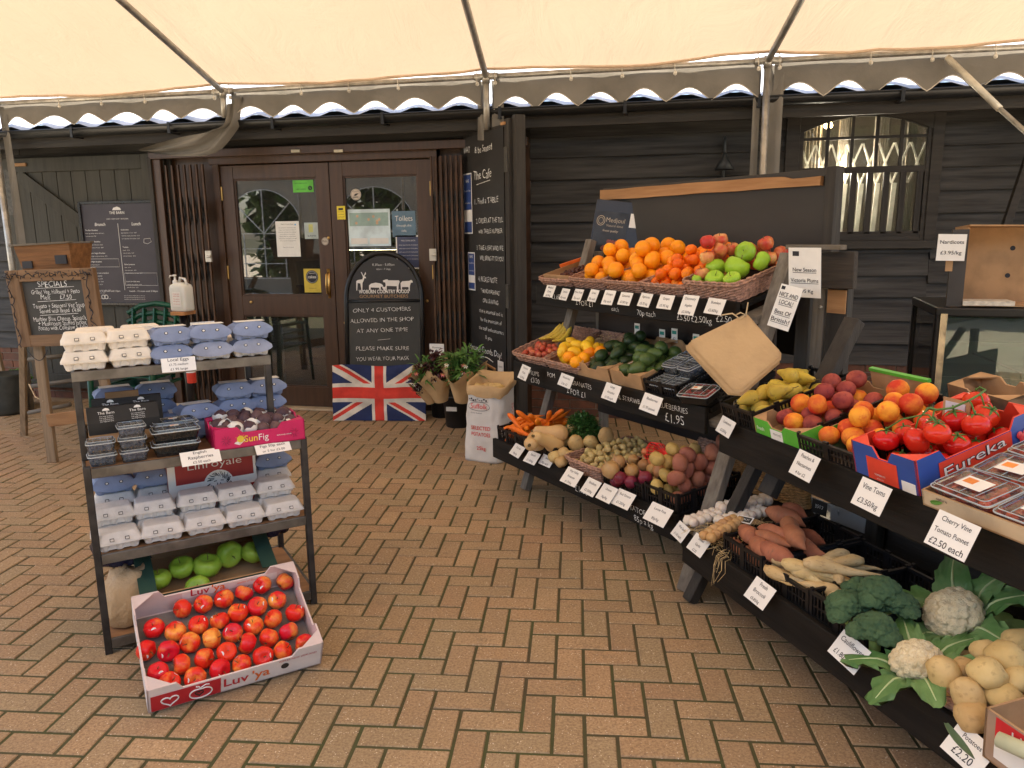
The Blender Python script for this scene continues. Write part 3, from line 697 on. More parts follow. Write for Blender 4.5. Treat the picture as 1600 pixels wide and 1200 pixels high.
# end frame of stand A: cap board, posts
frE = fA
cap = MB(); a = fA.inverted() @ Wp(1222, 425, 3.55); 
def onS(px, py, s):
    inv = fA.inverted(); o = inv @ cC; v = inv.to_3x3() @ ray(px, py); return o+v*((s-o.y)/v.y)
mb = MB(); p0 = onS(1222, 422, .56); p1 = onS(1333, 415, .56); mb.beam((p0.x, .56, p0.z), (p1.x, .58, p0.z+.01), .03, .155, up=(0, 0, 1)); mb.obj('cap_board', DKGREYWOOD, stA, bevel=.004)
mb = MB(); p0 = onS(1222, 386, .5); mb.beam((p0.x+.02, .52, p0.z), (p0.x+.28, .54, p0.z), .05, .02, up=(0, 0, 1)); mb.obj('cap_strip', GREYWOOD, stA, bevel=.002)
for (px, w, m_, s) in ((1280, .06, GWZ, .6), (1256, .07, BLACKWOOD_Z, .62)):
    p = onS(px, 450, s); mb = MB(); mb.box(p.x-w/2, p.x+w/2, s, s+.04, 0, p.z); mb.obj('post', m_, stA, bevel=.004)
p = onS(1325, 445, .66); mb = MB(); mb.box(p.x-.055, p.x+.045, .6, .64, 0, p.z); po = mb.obj('post', BLACKWOOD_Z, stA, bevel=.004)
mb = MB(); mb.box(p.x-.05, p.x+.04, .594, .5995, p.z-.12, p.z-.02); mb.obj('bare_patch', PINE, po)
p = onS(1281, 480, .59); mb = MB(); mb.M = T(p.x, .598, p.z) @ RX(90); mb.lathe([(.009, 0), (.008, .005), (0, .007)], 12); mb.obj('bolt', GALV, stA, smooth=True)
p = onS(1215, 560, .2); mb = MB(); mb.beam((p.x+.05, .12, .5), (p.x+.13, .5, 1.2), .05, .07, up=(1, 0, 0)); mb.obj('brace', BLACKWOOD_Z, stA, bevel=.004)

# leaning blackboard
p0 = onS(942, 300, .85); p1 = onS(1303, 262, .85)
bb = thing('blackboard', 'large blank blackboard with a bare pine batten along its top, standing behind the orange baskets', 'blackboard', fA @ T(p0.x, .85, .95))
Wb = p1.x-p0.x; Hb = p1.z-.95
mb = MB(); mb.box(0, Wb, 0, .018, 0, Hb); mb.obj('board', mat('dusty_blackboard', (.022, .018, .014), .55, .4, 1.5, .1, 30, st=(1, 1, 3), col2=(.036, .03, .024), lo=.35, hi=.8), bb, bevel=.003)
mb = MB(); mb.box(Wb-.02, Wb+.035, -.03, .03, 0, Hb+.005); mb.obj('side_post', BLACKWOOD_Z, bb, bevel=.003)
mb = MB(); n = 30; vs = []; rr = random.Random(3)
for k in range(n+1):
    x = (Wb-.05)*k/n; z0 = Hb-.075-.0*k+.004*noise.noise(Vector((x*4, 0, 0))); z1 = Hb-.01-.012*(k/n)-.006*noise.noise(Vector((x*3, 5, 0)))+(-.012 if k > n-4 else 0)
    vs += [(x, -.024, z0), (x, -.024, z1), (x, -.002, z0), (x, -.002, z1)]
fs = []
for k in range(n):
    a, b = 4*k, 4*k+4; fs += [(a, b, b+1, a+1), (a+1, b+1, b+3, a+3), (a+2, a, b, b+2)][:3]
fs += [(0, 1, 3, 2), (4*n, 4*n+2, 4*n+3, 4*n+1)]
mb.add(vs, fs); mb.obj('batten', PINE, bb)

# ---------------------------------------------------------------- containers
def wicker(W, Dp, H, m_=WICKER, flare=.02, name='wicker_basket'):
    t = D.objects.new(name, None); COL.objects.link(t); tag(t, '', 'basket')
    mb = MB(); r_ = .03
    def ring(z, off, n=None):      # rounded rectangle loop
        pts = []; x0, x1, y0, y1 = -off, W+off, -off, Dp+off; rc = .035
        def seg(a, b):
            L = (Vector(b)-Vector(a)).length; k = max(1, round(L/.0125)); return [(a[0]+(b[0]-a[0])*i/k, a[1]+(b[1]-a[1])*i/k) for i in range(k)]
        cs = [(x1-rc, y0+rc, -90), (x1-rc, y1-rc, 0), (x0+rc, y1-rc, 90), (x0+rc, y0+rc, 180)]
        arc = [[(cx+rc*math.cos(R(s+90*j/4)), cy+rc*math.sin(R(s+90*j/4))) for j in range(4)] for cx, cy, s in cs]
        e = [(cx+rc*math.cos(R(s+90)), cy+rc*math.sin(R(s+90))) for cx, cy, s in cs]
        st_ = [(cx+rc*math.cos(R(s)), cy+rc*math.sin(R(s))) for cx, cy, s in cs]
        for i in range(4): pts += arc[i]+seg(e[i], st_[(i+1) % 4])
        return pts
    base = ring(0, 0); n = len(base); rows = int(H/.0062); vs = []
    cxm, cym = W/2, Dp/2
    for k in range(rows+1):
        z = H*k/rows; f_ = flare*k/rows
        for i, (x, y) in enumerate(base):
            sx = (x-cxm)/(W/2); sy = (y-cym)/(Dp/2); wv = .0022*(1 if (i//2+k) % 2 else -1)
            mx = max(abs(sx), abs(sy)); nx_ = sx if abs(sx) > .93*mx else 0; ny_ = sy if abs(sy) > .93*mx else 0
            vs.append((x+nx_*(f_+wv), y+ny_*(f_+wv), z))
    fs = [(k*n+i, k*n+(i+1) % n, (k+1)*n+(i+1) % n, (k+1)*n+i) for k in range(rows) for i in range(n)]
    fs.append(tuple(range(n))[::-1]); mb.add(vs, fs)
    o = mb.obj('woven_body', m_, t); sm = o.modifiers.new('s', 'SOLIDIFY'); sm.thickness = .004
    mb = MB(); top = [Vector(v) for v in vs[rows*n:]]; top.append(top[0])
    mb.tube([p+Vector((0, 0, .002*math.sin(i*1.9))) for i, p in enumerate(top)], .0075, 8, cap=False)
    mb.tube([p+Vector((0, 0, .011+.002*math.sin(i*1.9+2))) for i, p in enumerate(top)], .006, 8, cap=False); mb.obj('rolled_rim', m_, t, smooth=True)
    return t
def crate(W, Dp, H, m_=BLKPLASTIC, name='black_plastic_crate'):
    t = D.objects.new(name, None); COL.objects.link(t); tag(t, '', 'crate')
    mb = MB(); mb.box(0, W, 0, Dp, 0, .006); mb.obj('base', m_, t)
    for (a, b) in (((0, 0), (W, 0)), ((W, 0), (W, Dp)), ((W, Dp), (0, Dp)), ((0, Dp), (0, 0))):
        a, b = Vector((*a, 0)), Vector((*b, 0)); L = (b-a).length; x = (b-a).normalized(); y = Vector((-x.y, x.x, 0)); mb = MB(); mb.M = frame(a, x, y)
        mb.box(0, L, 0, .005, 0, .014); mb.box(0, L, -.004, .007, H-.012, H); mb.box(0, L, 0, .004, H*.5-.003, H*.5+.003)
        n = max(3, int(L/.017))
        for k in range(n+1):
            q = L*k/n; mb.box(max(0, q-.003), min(L, q+.003), .0005, .0045, .012, H-.01)
        n2 = max(2, int(L/.1))
        for k in range(n2+1): q = L*k/n2; mb.box(max(0, q-.011), min(L, q+.011), -.003, .006, .002, H+.008)
        mb.obj('lattice_side', m_, t)
    return t
def carton(W, Dp, H, m_out, m_in=CARD, name='cardboard_tray', ears=True, thick=.006, lowf=.0):
    t = D.objects.new(name, None); COL.objects.link(t); tag(t, '', 'box')
    mb = MB(); mb.box(0, W, 0, Dp, 0, .005, 1); mb.obj('base', [m_out, m_in], t)
    for i, (a, b) in enumerate((((0, 0), (W, 0)), ((W, 0), (W, Dp)), ((W, Dp), (0, Dp)), ((0, Dp), (0, 0)))):
        a, b = Vector((*a, 0)), Vector((*b, 0)); L = (b-a).length; x = (b-a).normalized(); y = Vector((-x.y, x.x, 0)); mb = MB(); mb.M = frame(a, x, y)
        e = .09 if ears else 0; h1 = H; h0 = H*.72 if ears else H
        if ears: poly = [(0, 0), (L, 0), (L, h1), (L-e, h1), (L-e-.02, h0), (e+.02, h0), (e, h1), (0, h1)]
        else: poly = [(0, 0), (L, 0), (L, h1), (0, h1)]
        n = len(poly); o_ = thick
        vs = [(px, 0, pz) for px, pz in poly]+[(px, o_, pz) for px, pz in poly]
        fs = [tuple(range(n)), tuple(range(n, 2*n))[::-1]]+[(i_, i_+n, (i_+1) % n+n, (i_+1) % n) for i_ in range(n)]
        mb.add(vs, fs, [0, 1]+[1]*n); mb.obj(['front_side', 'end_side', 'back_side', 'end_side'][i], [m_out, m_in], t)
    if ears:
        for (cx, cy, sx, sy) in ((0, 0, 1, 1), (W, 0, -1, 1), (W, Dp, -1, -1), (0, Dp, 1, -1)):
            mb = MB(); mb.add([(cx+sx*thick, cy+sy*thick, H-.001), (cx+sx*.075, cy+sy*thick, H-.001), (cx+sx*thick, cy+sy*.06, H-.001), (cx+sx*thick, cy+sy*thick, H-.006), (cx+sx*.075, cy+sy*thick, H-.006), (cx+sx*thick, cy+sy*.06, H-.006)], [(0,1,2),(3,5,4),(0,3,4,1),(1,4,5,2),(2,5,3,0)]); mb.obj('corner_flap', m_in, t)
    return t
def relabel(o, label, cat=None, group=None):
    o['label'] = label
    if cat: o['category'] = cat
    if group: o['group'] = group
    return o
def between(tf, pxa, pxb, P1, P2, h=0.):
    f_ = lambda px: hit(tf, px, P1[1]+(P2[1]-P1[1])*(px-P1[0])/(P2[0]-P1[0]), h).x
    return f_(pxa), f_(pxb)
LA3 = ((842, 447), (1152, 475)); LA2 = ((805, 565), (1103, 640)); LA1 = ((772, 687), (1056, 809)); LB1 = ((1070, 835), (1420, 1076)); LB2 = ((1128, 658), (1516, 811))

# ---------------------------------------------------------------- fruit and vegetables
def fruit_mat(name, a, b, c=None, rough=.4, sc=9, pores=0, spec=.34, stz=1, lo=.4, hi=.6, rnd=.15, sss=.08):
    if name in _mc: return _mc[name]
    m, n, bs = nodes(name); _mc[name] = m; v = coords(n, (1, 1, stz), True)
    col = mixc(n, ramp(n, noi(n, v, sc, 5, .6), lo, hi), a, b)
    if c: col = mixc(n, ramp(n, noi(n, v, sc*6, 4), .55, .75), col, c)
    oi = n.nodes.new('ShaderNodeObjectInfo'); hs = n.nodes.new('ShaderNodeHueSaturation')
    n.links.new(mth(n, 'ADD', mth(n, 'MULTIPLY', oi.outputs['Random'], rnd), 1-rnd/2), hs.inputs['Value']); n.links.new(mth(n, 'ADD', mth(n, 'MULTIPLY', oi.outputs['Random'], rnd*.08), .5-rnd*.04), hs.inputs['Hue'])
    n.links.new(col, hs.inputs['Color']); n.links.new(hs.outputs[0], bs.inputs['Base Color'])
    bs.inputs['Roughness'].default_value = rough; bs.inputs['Specular IOR Level'].default_value = spec
    if sss: bs.inputs['Subsurface Weight'].default_value = sss; bs.inputs['Subsurface Radius'].default_value = (.01, .005, .002); bs.inputs['Subsurface Scale'].default_value = .5
    if pores: bump(n, bs, noi(n, v, pores, 2), .35, .0015)
    return m
ORG = fruit_mat('orange_peel', (.92, .29, .004), (.95, .36, .008), rough=.42, pores=260)
CLM = fruit_mat('clementine_peel', (.90, .16, .003), (.93, .23, .006), rough=.4, pores=260)
LEM = fruit_mat('lemon_peel', (.85, .48, .015), (.88, .56, .03), rough=.4, pores=240)
APL = fruit_mat('red_apple_skin', (.72, .015, .012), (.92, .44, .07), (.74, .02, .018), rough=.28, sc=11, stz=.45, lo=.50, hi=.70)
DSC = fruit_mat('rosy_apple_skin', (.52, .05, .03), (.72, .40, .13), (.55, .12, .05), rough=.3, sc=9, stz=.4, lo=.4, hi=.62)
GRN = fruit_mat('green_apple_skin', (.27, .47, .025), (.34, .54, .04), (.3, .48, .03), rough=.3, sc=6)
BRM = fruit_mat('dull_green_apple_skin', (.26, .45, .035), (.36, .54, .06), (.28, .42, .05), rough=.33, sc=10)
PCH = fruit_mat('peach_skin', (.60, .05, .015), (.92, .38, .03), (.75, .14, .02), rough=.6, sc=8, lo=.42, hi=.62, spec=.3)
PLM = fruit_mat('dark_peach_skin', (.22, .03, .03), (.42, .09, .06), (.16, .02, .03), rough=.65, sc=8, spec=.25)
TOM = fruit_mat('tomato_skin', (.62, .026, .010), (.70, .06, .014), rough=.15, sc=5)
POT = fruit_mat('potato_skin', (.60, .43, .19), (.52, .35, .14), (.38, .25, .1), rough=.65, sc=9, pores=60)
NEWP = fruit_mat('new_potato_skin', (.55, .43, .18), (.46, .33, .12), (.4, .3, .12), rough=.6, sc=12, pores=70)
YPOT = fruit_mat('yellow_potato_skin', (.56, .40, .13), (.48, .32, .09), (.34, .24, .08), rough=.55, sc=10, pores=60)
RPOT = fruit_mat('red_potato_skin', (.30, .10, .06), (.38, .15, .09), (.22, .08, .05), rough=.6, sc=10, pores=60)
SWP = fruit_mat('sweet_potato_skin', (.42, .16, .08), (.30, .105, .055), (.24, .12, .07), rough=.7, sc=8, pores=50, stz=2)
ONI = fruit_mat('onion_skin', (.52, .33, .14), (.42, .22, .08), rough=.4, sc=10, stz=.2)
RON = fruit_mat('red_onion_skin', (.14, .012, .03), (.24, .03, .05), rough=.3, sc=10, stz=.2)
BRO = fruit_mat('brown_onion_skin', (.33, .13, .05), (.42, .2, .08), rough=.35, sc=10, stz=.2)
CAR = fruit_mat('carrot_skin', (.88, .22, .012), (.80, .17, .01), (.7, .16, .015), rough=.45, sc=25)
PAR = fruit_mat('parsnip_skin', (.62, .47, .24), (.55, .38, .16), (.35, .22, .09), rough=.6, sc=20, pores=40, stz=.4)
BUT = fruit_mat('squash_skin', (.60, .38, .16), (.66, .46, .22), rough=.45, sc=5, stz=.4)
BAN = fruit_mat('banana_skin', (.75, .52, .06), (.66, .5, .09), (.35, .2, .05), rough=.45, sc=9, lo=.3, hi=.8)
AVO = fruit_mat('dark_avocado_skin', (.03, .065, .018), (.02, .04, .014), (.05, .08, .02), rough=.35, sc=14, pores=90, sss=0)
AVG = fruit_mat('green_avocado_skin', (.075, .125, .03), (.055, .1, .025), (.1, .14, .04), rough=.35, sc=14, pores=90, sss=0)
PEAR = fruit_mat('pear_skin', (.60, .45, .06), (.50, .34, .06), (.3, .19, .06), rough=.5, sc=8, lo=.4, hi=.75)
FIG = fruit_mat('fig_skin', (.075, .04, .05), (.14, .08, .08), (.04, .015, .025), rough=.6, sc=9, stz=.3, sss=0)
GAR = fruit_mat('garlic_skin', (.72, .66, .56), (.6, .5, .42), rough=.5, sc=16, stz=.3)
GARB = fruit_mat('smoked_garlic_skin', (.58, .36, .16), (.5, .28, .11), rough=.5, sc=16, stz=.3)
PLU = fruit_mat('plum_skin', (.45, .05, .03), (.5, .14, .06), (.35, .03, .04), rough=.4, sc=9)
STK = mat('stalk', (.13, .09, .03), .7, .2)
CLX = mat('calyx_green', (.07, .16, .03), .55, .2, bmp=.1)
STICKER = mat('fruit_sticker', (.75, .75, .72), .3, .1, 120, 0)
def lump(prof, n=20, noisea=0, seed=0, sx=1, sy=1, bend=0, nf=6):
    mb = MB(); mb.lathe(prof, n, sx=sx, sy=sy)
    if noisea or bend:
        L = max(p[1] for p in prof)-min(p[1] for p in prof); zm_ = (max(p[1] for p in prof)+min(p[1] for p in prof))/2
        for i, v in enumerate(mb.v):
            v = v.copy(); v.x += bend*(((v.z-zm_)/(L/2))**2)
            q = v*nf/max(L, .01)*.5+Vector((seed*7.1, seed*3.3, 0)); d = noise.noise(q); v += (v.normalized() if v.length > 0 else v)*d*noisea
            mb.v[i] = v
    return mb
def sph(r_, sq=1, n=12, dim=.0, dimb=0):
    out = []
    for k in range(n+1):
        a = math.pi*k/n; s_ = math.sin(a); z = -math.cos(a)
        zz = z*sq; 
        if z > 0: zz -= dim*math.exp(-(s_*3.2)**2)
        else: zz += dimb*math.exp(-(s_*3.6)**2)
        out.append((max(s_, .002)*r_, zz*r_))
    return out
def simple(name, cat, prof, m_, **kw):
    def f():
        mb = lump(prof, **kw); o = mb.obj(name, m_, smooth=True); tag(o, '', cat); return o
    return f
def apple(name, r_, m_, sticker=False, stalk=True, tall=.9, n=20):
    def f():
        prof = []
        for k in range(15):
            a = math.pi*k/14; s_ = math.sin(a); c = -math.cos(a)
            rr_ = s_**.86*(1+.06*c); z = c*tall
            if c > 0: z -= .34*math.exp(-(s_*2.7)**2)
            else: z += .22*math.exp(-(s_*3.2)**2)
            prof.append((max(rr_, .003)*r_, z*r_))
        mb = lump(prof, n, .004*r_/.04, 2)
        for i, v in enumerate(mb.v):
            a = math.atan2(v.y, v.x); k = 1+.025*math.cos(5*a)*(1 if v.z < 0 else .3); mb.v[i] = Vector((v.x*k, v.y*k, v.z))
        o = mb.obj(name, m_, smooth=True); tag(o, '', 'apple')
        if stalk: MB().tube([(0, 0, r_*.5), (.001, 0, r_*.75), (.005, .002, r_*1.02)], .0016, 6).obj('stalk', STK, o, smooth=True)
        MB().lathe([(.001, -r_*.66), (.006, -r_*.69), (.004, -r_*.72)], 7).obj('blossom_end', STK, o)
        if sticker:
            mb = MB(); mb.lathe([(.009, 0), (.0085, .0006)], 16); st_ = mb.obj('sticker', STICKER, o, T(r_*.62, 0, r_*.57) @ RY(47) @ T(0, 0, r_*.085))
        return o
    return f
BUILD = {
 'orange': simple('orange', 'orange', sph(.042, .95, 14, .05, .03), ORG, n=22, noisea=.0012),
 'clementine': simple('clementine', 'clementine', sph(.031, .85, 12, .08, .04), CLM, n=18, noisea=.001),
 'lemon': simple('lemon', 'lemon', [(.001, -.046), (.008, -.043), (.018, -.034), (.027, -.02), (.031, 0), (.027, .02), (.018, .034), (.007, .043), (.004, .048), (.001, .049)], LEM, n=18, noisea=.001),
 'apple_red': apple('apple', .036, APL, True), 'apple_rosy': apple('apple', .036, DSC), 'apple_green': apple('apple', .047, GRN, tall=.85),
 'apple_bramley': apple('apple', .05, BRM, tall=.78),
 'peach': simple('peach', 'peach', sph(.037, .93, 12, .12, .05), PCH, n=18, noisea=.001),
 'dark_peach': simple('peach', 'peach', sph(.037, .9, 12, .12, .05), PLM, n=18, noisea=.001),
 'potato': simple('potato', 'potato', [(.002, -.05), (.02, -.045), (.034, -.025), (.037, 0), (.034, .025), (.02, .044), (.002, .05)], POT, n=18, noisea=.012, sy=.85, nf=5),
 'big_potato': simple('potato', 'potato', [(.002, -.053), (.024, -.048), (.040, -.028), (.046, 0), (.041, .028), (.025, .048), (.002, .053)], POT, n=20, noisea=.012, sy=.88, nf=5),
 'new_potato': simple('new_potato', 'new potato', sph(.0165, 1.25, 8), NEWP, n=12, noisea=.005),
 'yellow_potato': simple('potato', 'potato', sph(.031, 1.2, 10), YPOT, n=16, noisea=.009, nf=4),
 'red_potato': simple('potato', 'potato', sph(.034, 1.2, 10), RPOT, n=16, noisea=.009, nf=4),
 'sweet_potato': simple('sweet_potato', 'sweet potato', [(.001, -.098), (.008, -.09), (.019, -.07), (.030, -.04), (.036, -.005), (.033, .03), (.022, .06), (.010, .083), (.003, .1)], SWP, n=18, noisea=.017, bend=.012, nf=5),
 'onion': simple('onion', 'onion', [(.001, -.031), (.012, -.03), (.027, -.02), (.034, 0), (.029, .018), (.014, .029), (.005, .036), (.003, .05), (.001, .052)], ONI, n=18, noisea=.001),
 'red_onion': simple('red_onion', 'red onion', [(.001, -.031), (.012, -.03), (.027, -.02), (.034, 0), (.029, .018), (.014, .027), (.005, .034), (.003, .042), (.001, .044)], RON, n=18, noisea=.001),
 'brown_onion': simple('onion', 'onion', [(.001, -.034), (.012, -.033), (.029, -.022), (.037, 0), (.032, .018), (.014, .03), (.005, .037), (.003, .044), (.001, .046)], BRO, n=18, noisea=.001),
 'avocado_dark': simple('avocado', 'avocado', [(.001, -.045), (.018, -.041), (.03, -.026), (.033, -.008), (.029, .014), (.021, .034), (.014, .046), (.006, .052), (.001, .053)], AVO, n=16, noisea=.002),
 'avocado_green': simple('avocado', 'avocado', [(.001, -.045), (.018, -.041), (.031, -.026), (.035, -.008), (.032, .014), (.023, .034), (.014, .046), (.006, .052), (.001, .053)], AVG, n=16, noisea=.002),
 'garlic': simple('garlic_bulb', 'garlic', [(.001, -.02), (.014, -.02), (.024, -.01), (.025, .0), (.020, .012), (.010, .019), (.004, .022), (.002, .025)], GAR, n=20),
 'garlic_smoked': simple('garlic_bulb', 'garlic', [(.001, -.02), (.014, -.02), (.023, -.01), (.024, .0), (.019, .012), (.010, .019), (.004, .022), (.002, .025)], GARB, n=20),
 'plum': simple('plum', 'plum', sph(.0185, 1.1, 8), PLU, n=12),
}
def tomato():
    mb = lump(sph(.038, .84, 12, .14, .06), 20, .001); o = mb.obj('tomato', TOM, smooth=True); tag(o, '', 'tomato')
    mb = MB()
    for k in range(5):
        a = 2*math.pi*k/5; mb.leaf((0, 0, .028), (math.cos(a), math.sin(a), .25), .03, .008, .4, n=3)
    mb.tube([(0, 0, .026), (0, 0, .04)], .003, 6); mb.obj('calyx', CLX, o, smooth=True); return o
def pear():
    mb = lump([(.001, -.045), (.015, -.042), (.029, -.028), (.033, -.01), (.028, .012), (.018, .034), (.013, .05), (.01, .06), (.003, .064)], 18, .002, bend=.003)
    o = mb.obj('pear', PEAR, smooth=True); tag(o, '', 'pear'); MB().tube([(0, 0, .06), (.002, 0, .075), (.006, 0, .086)], .0018, 6).obj('stalk', STK, o); return o
def fig():
    mb = lump([(.001, -.026), (.014, -.024), (.025, -.014), (.0285, .0), (.0255, .012), (.018, .021), (.009, .027), (.004, .029), (.002, .032)], 18, .001)
    o = mb.obj('fig', FIG, smooth=True); tag(o, '', 'fig')
    mb = MB(); n = 28; vs = []
    for k in range(n):
        a = 2*math.pi*k/n; vs += [(.012*math.cos(a), .012*math.sin(a), -.027), (.028*math.cos(a), .028*math.sin(a), -.016), (.0335*math.cos(a)+.0016*math.cos(9*a), .0335*math.sin(a), .002+.003*math.sin(7*a))]
    mb.add(vs, [(3*k+j, 3*((k+1) % n)+j, 3*((k+1) % n)+j+1, 3*k+j+1) for k in range(n) for j in (0, 1)]); mb.obj('paper_cup', PAPER, o, smooth=True); return o
def carrot():
    mb = MB(); n = 12; pts = [(.004*math.sin(k*.5), 0, -.09+.18*k/n) for k in range(n+1)]
    rs = [.001, .004, .007, .0095, .0115, .013, .0142, .0152, .016, .0165, .0165, .014, .005]; mb.tube(pts, rs, 14); o = mb.obj('carrot', CAR, smooth=True); tag(o, '', 'carrot'); return o
def parsnip():
    mb = MB(); n = 12; pts = [(.006*math.sin(k*.5), .003*math.sin(k*.8), -.12+.24*k/n) for k in range(n+1)]
    rs = [.0015, .0035, .006, .0085, .011, .0135, .0165, .0195, .0225, .025, .026, .022, .012]; mb.tube(pts, rs, 16)
    for i, v in enumerate(mb.v): mb.v[i] = v+Vector((v.x, v.y, 0)).normalized()*.0012*math.sin(v.z*160+3*math.atan2(v.y, v.x))
    mb.lathe([(.013, .119), (.009, .113), (.007, .121), (.001, .124)], 12); o = mb.obj('parsnip', PAR, smooth=True); tag(o, '', 'parsnip'); return o
def banana():
    mb = MB(); n = 14; pts = []; rs = []
    for k in range(n+1):
        a = R(-38+76*k/n); pts.append((.14*math.cos(a)-.14, 0, .14*math.sin(a)))
        t = k/n; rs.append(.0165*min(1, (.25+2.6*t))*(1 if t < .82 else max(.28, 1-(t-.82)*5)))
    mb.tube(pts, rs, 6); o = mb.obj('banana', BAN, smooth=True); tag(o, '', 'banana'); return o
def squash():
    mb = lump([(.001, -.1), (.02, -.098), (.045, -.08), (.055, -.05), (.05, -.02), (.037, .01), (.033, .05), (.034, .08), (.028, .1), (.012, .108), (.003, .108)], 22, .006, 1, bend=.006)
    o = mb.obj('butternut_squash', BUT, smooth=True); tag(o, '', 'squash'); MB().tube([(.006, 0, .1), (.008, 0, .125)], [.009, .007], 8).obj('stalk', STK, o, smooth=True); return o
BUILD.update(tomato=tomato, pear=pear, fig=fig, carrot=carrot, parsnip=parsnip, banana=banana, squash=squash)
ORD = ['leftmost', 'second from the left', 'third from the left', 'fourth from the left', 'fifth from the left', 'sixth from the left', 'seventh from the left', 'eighth from the left', 'ninth from the left', 'tenth from the left']
def label_set(objs, base, group):
    if len(objs) <= 10:
        for k, o in enumerate(sorted(objs, key=lambda o: proj(o.matrix_world.translation)[0])):
            o['label'] = '%s, %s' % (base, 'rightmost' if k == len(objs)-1 and k > 0 else ORD[k])
    else:
        for o in objs: o['label'] = base
    for o in objs: o['group'] = group
def pile(tf, x0, x1, y0, y1, spec, n, seed=1, z0=.008, heap=.6, base='', group=None, jitter=.002, flat=False, cand=60, mound=None):
    """drop n fruits (kinds with radii in spec) into a box of the tilted tier and let each come to rest"""
    rr = random.Random(seed); put = []; out = []
    for i in range(n):
        key, r_, s_ = spec[rr.randrange(len(spec))] if not callable(spec) else spec(i, rr)
        best = None
        for c in range(cand):
            x, y = rr.uniform(x0+r_, max(x0+r_, x1-r_)), rr.uniform(y0+r_, max(y0+r_, y1-r_)); z = z0+r_
            for (a, b, c_z, r2) in put:
                d2 = (x-a)**2+(y-b)**2; S_ = (r_+r2)*.985
                if d2 < S_*S_: z = max(z, c_z+math.sqrt(S_*S_-d2))
            cost = z+heap*.1*(abs((x-(x0+x1)/2)/(x1-x0))+abs((y-(y0+y1)/2)/(y1-y0)))-(.08*(y-y0)/(y1-y0)*(mound or 0))
            if best is None or cost < best[0]: best = (cost, x, y, z)
        _, x, y, z = best; put.append((x, y, z, r_))
        if key in ('apple_red', 'apple_rosy', 'apple_green', 'apple_bramley'): Rm = RZ(rr.uniform(0, 360)) @ RX(rr.gauss(0, 40))
        elif flat: Rm = RZ(rr.uniform(0, 360)) @ RX(90+rr.uniform(-15, 15))
        else: Rm = Matrix.Rotation(rr.uniform(0, 6.28), 4, Vector((rr.uniform(-1, 1), rr.uniform(-1, 1), rr.uniform(-1, 1))).normalized())
        o = inst(key, BUILD[key], tf @ T(x, y, z) @ Rm @ S(s_*rr.uniform(.95, 1.05)), ''); out.append(o)
    by = {}
    for o in out: by.setdefault(o.data.name if o.data else o.name, []).append(o)
    if base:
        if isinstance(base, str): label_set(out, base, group or base)
        else:
            for o in out:
                for key, (lab, grp) in base.items():
                    if _proto[key].data is o.data: o['_k'] = key
            for key, (lab, grp) in base.items(): label_set([o for o in out if o.get('_k') == key], lab, grp)
            for o in out: del o['_k']
    return out
def placed(key, M, label, group=None): return inst(key, BUILD[key], M, label, group)

# ===== top tier of stand A
x = [between(A3, a, b, *LA3) for a, b in ((846, 893), (895, 944), (946, 1004), (1006, 1071), (1073, 1151))]
def put_basket(tf, xa, xb, dep, H, label, group, builder=wicker, y=.015, **kw):
    t = builder(xb-xa, dep, H, **kw); t.matrix_world = tf @ T(xa, y, 0); relabel(t, label, None, group); return t
gW = 'shallow wicker baskets on the far stand'
put_basket(A3, *x[0], .40, .045, 'small wicker tray at the left end of the top tier holding a brown date carton', gW)
t = carton(x[0][1]-x[0][0]-.02, .36, .05, CARD, CARD, 'cardboard_tray', ears=False); t.matrix_world = A3 @ T(x[0][0]+.01, .03, .02); relabel(t, 'plain brown cardboard tray of dark dates at the left end of the top tier')
DAT = fruit_mat('date_skin', (.10, .03, .018), (.06, .02, .015), rough=.3, sc=14, sss=0); BUILD['date'] = simple('date', 'date', sph(.011, 1.5, 6), DAT, n=10)
pile(A3, x[0][0]+.025, x[0][1]-.02, .05, .38, [('date', .012, 1)], 90, 3, .026, base='shiny dark date loose in the brown tray at the top left', group='dates in the brown tray', cand=20)
mb = MB(); mb.box(0, .012, 0, .2, 0, .02); tag(mb.obj('orange_strip', mat('orange_plastic', (.75, .14, .02), .4), M=A3 @ T(x[0][0]+.06, .13, .085) @ RZ(-8), bevel=.002), 'bright orange plastic strip lying across the date tray', 'strip')
for k, (lab) in ((1, 'second wicker basket from the left on the top tier, heaped with oranges'), (2, 'third wicker basket from the left on the top tier, heaped with large oranges'), (3, 'fourth wicker basket on the top tier, filled with small clementines'), (4, 'wide wicker basket of red and green apples at the right end of the top tier')):
    put_basket(A3, *x[k], .42, .06 if k < 4 else .085, lab, gW)
pile(A3, x[1][0]-.01, x[1][1]+.01, .02, .44, [('orange', .041, .98)], 25, 5, .01, .8, 'round bright orange heaped in the second wicker basket of the top tier', mound=.45)
pile(A3, x[2][0]-.01, x[2][1]+.01, .02, .44, [('orange', .043, 1.05)], 25, 8, .01, .8, 'large yellow-orange orange heaped in the third wicker basket of the top tier', mound=.45)
pile(A3, x[3][0]-.0, x[3][1]+.0, .02, .44, [('clementine', .031, 1)], 52, 6, .01, .8, 'small deep orange clementine in the fourth wicker basket of the top tier', mound=.3)
xa = x[4]
pile(A3, xa[0], xa[0]+(xa[1]-xa[0])*.42, .02, .30, [('apple_rosy', .036, 1)], 12, 4, .02, .6, 'rosy yellow and red apple left of the green cooking apples on the top tier', mound=.3)
pile(A3, xa[0]+.08, xa[1], .28, .46, [('apple_rosy', .038, 1.06)], 9, 14, .02, .6, 'orange-red apple at the back of the top right basket', mound=.4)
wA = xa[1]-xa[0]
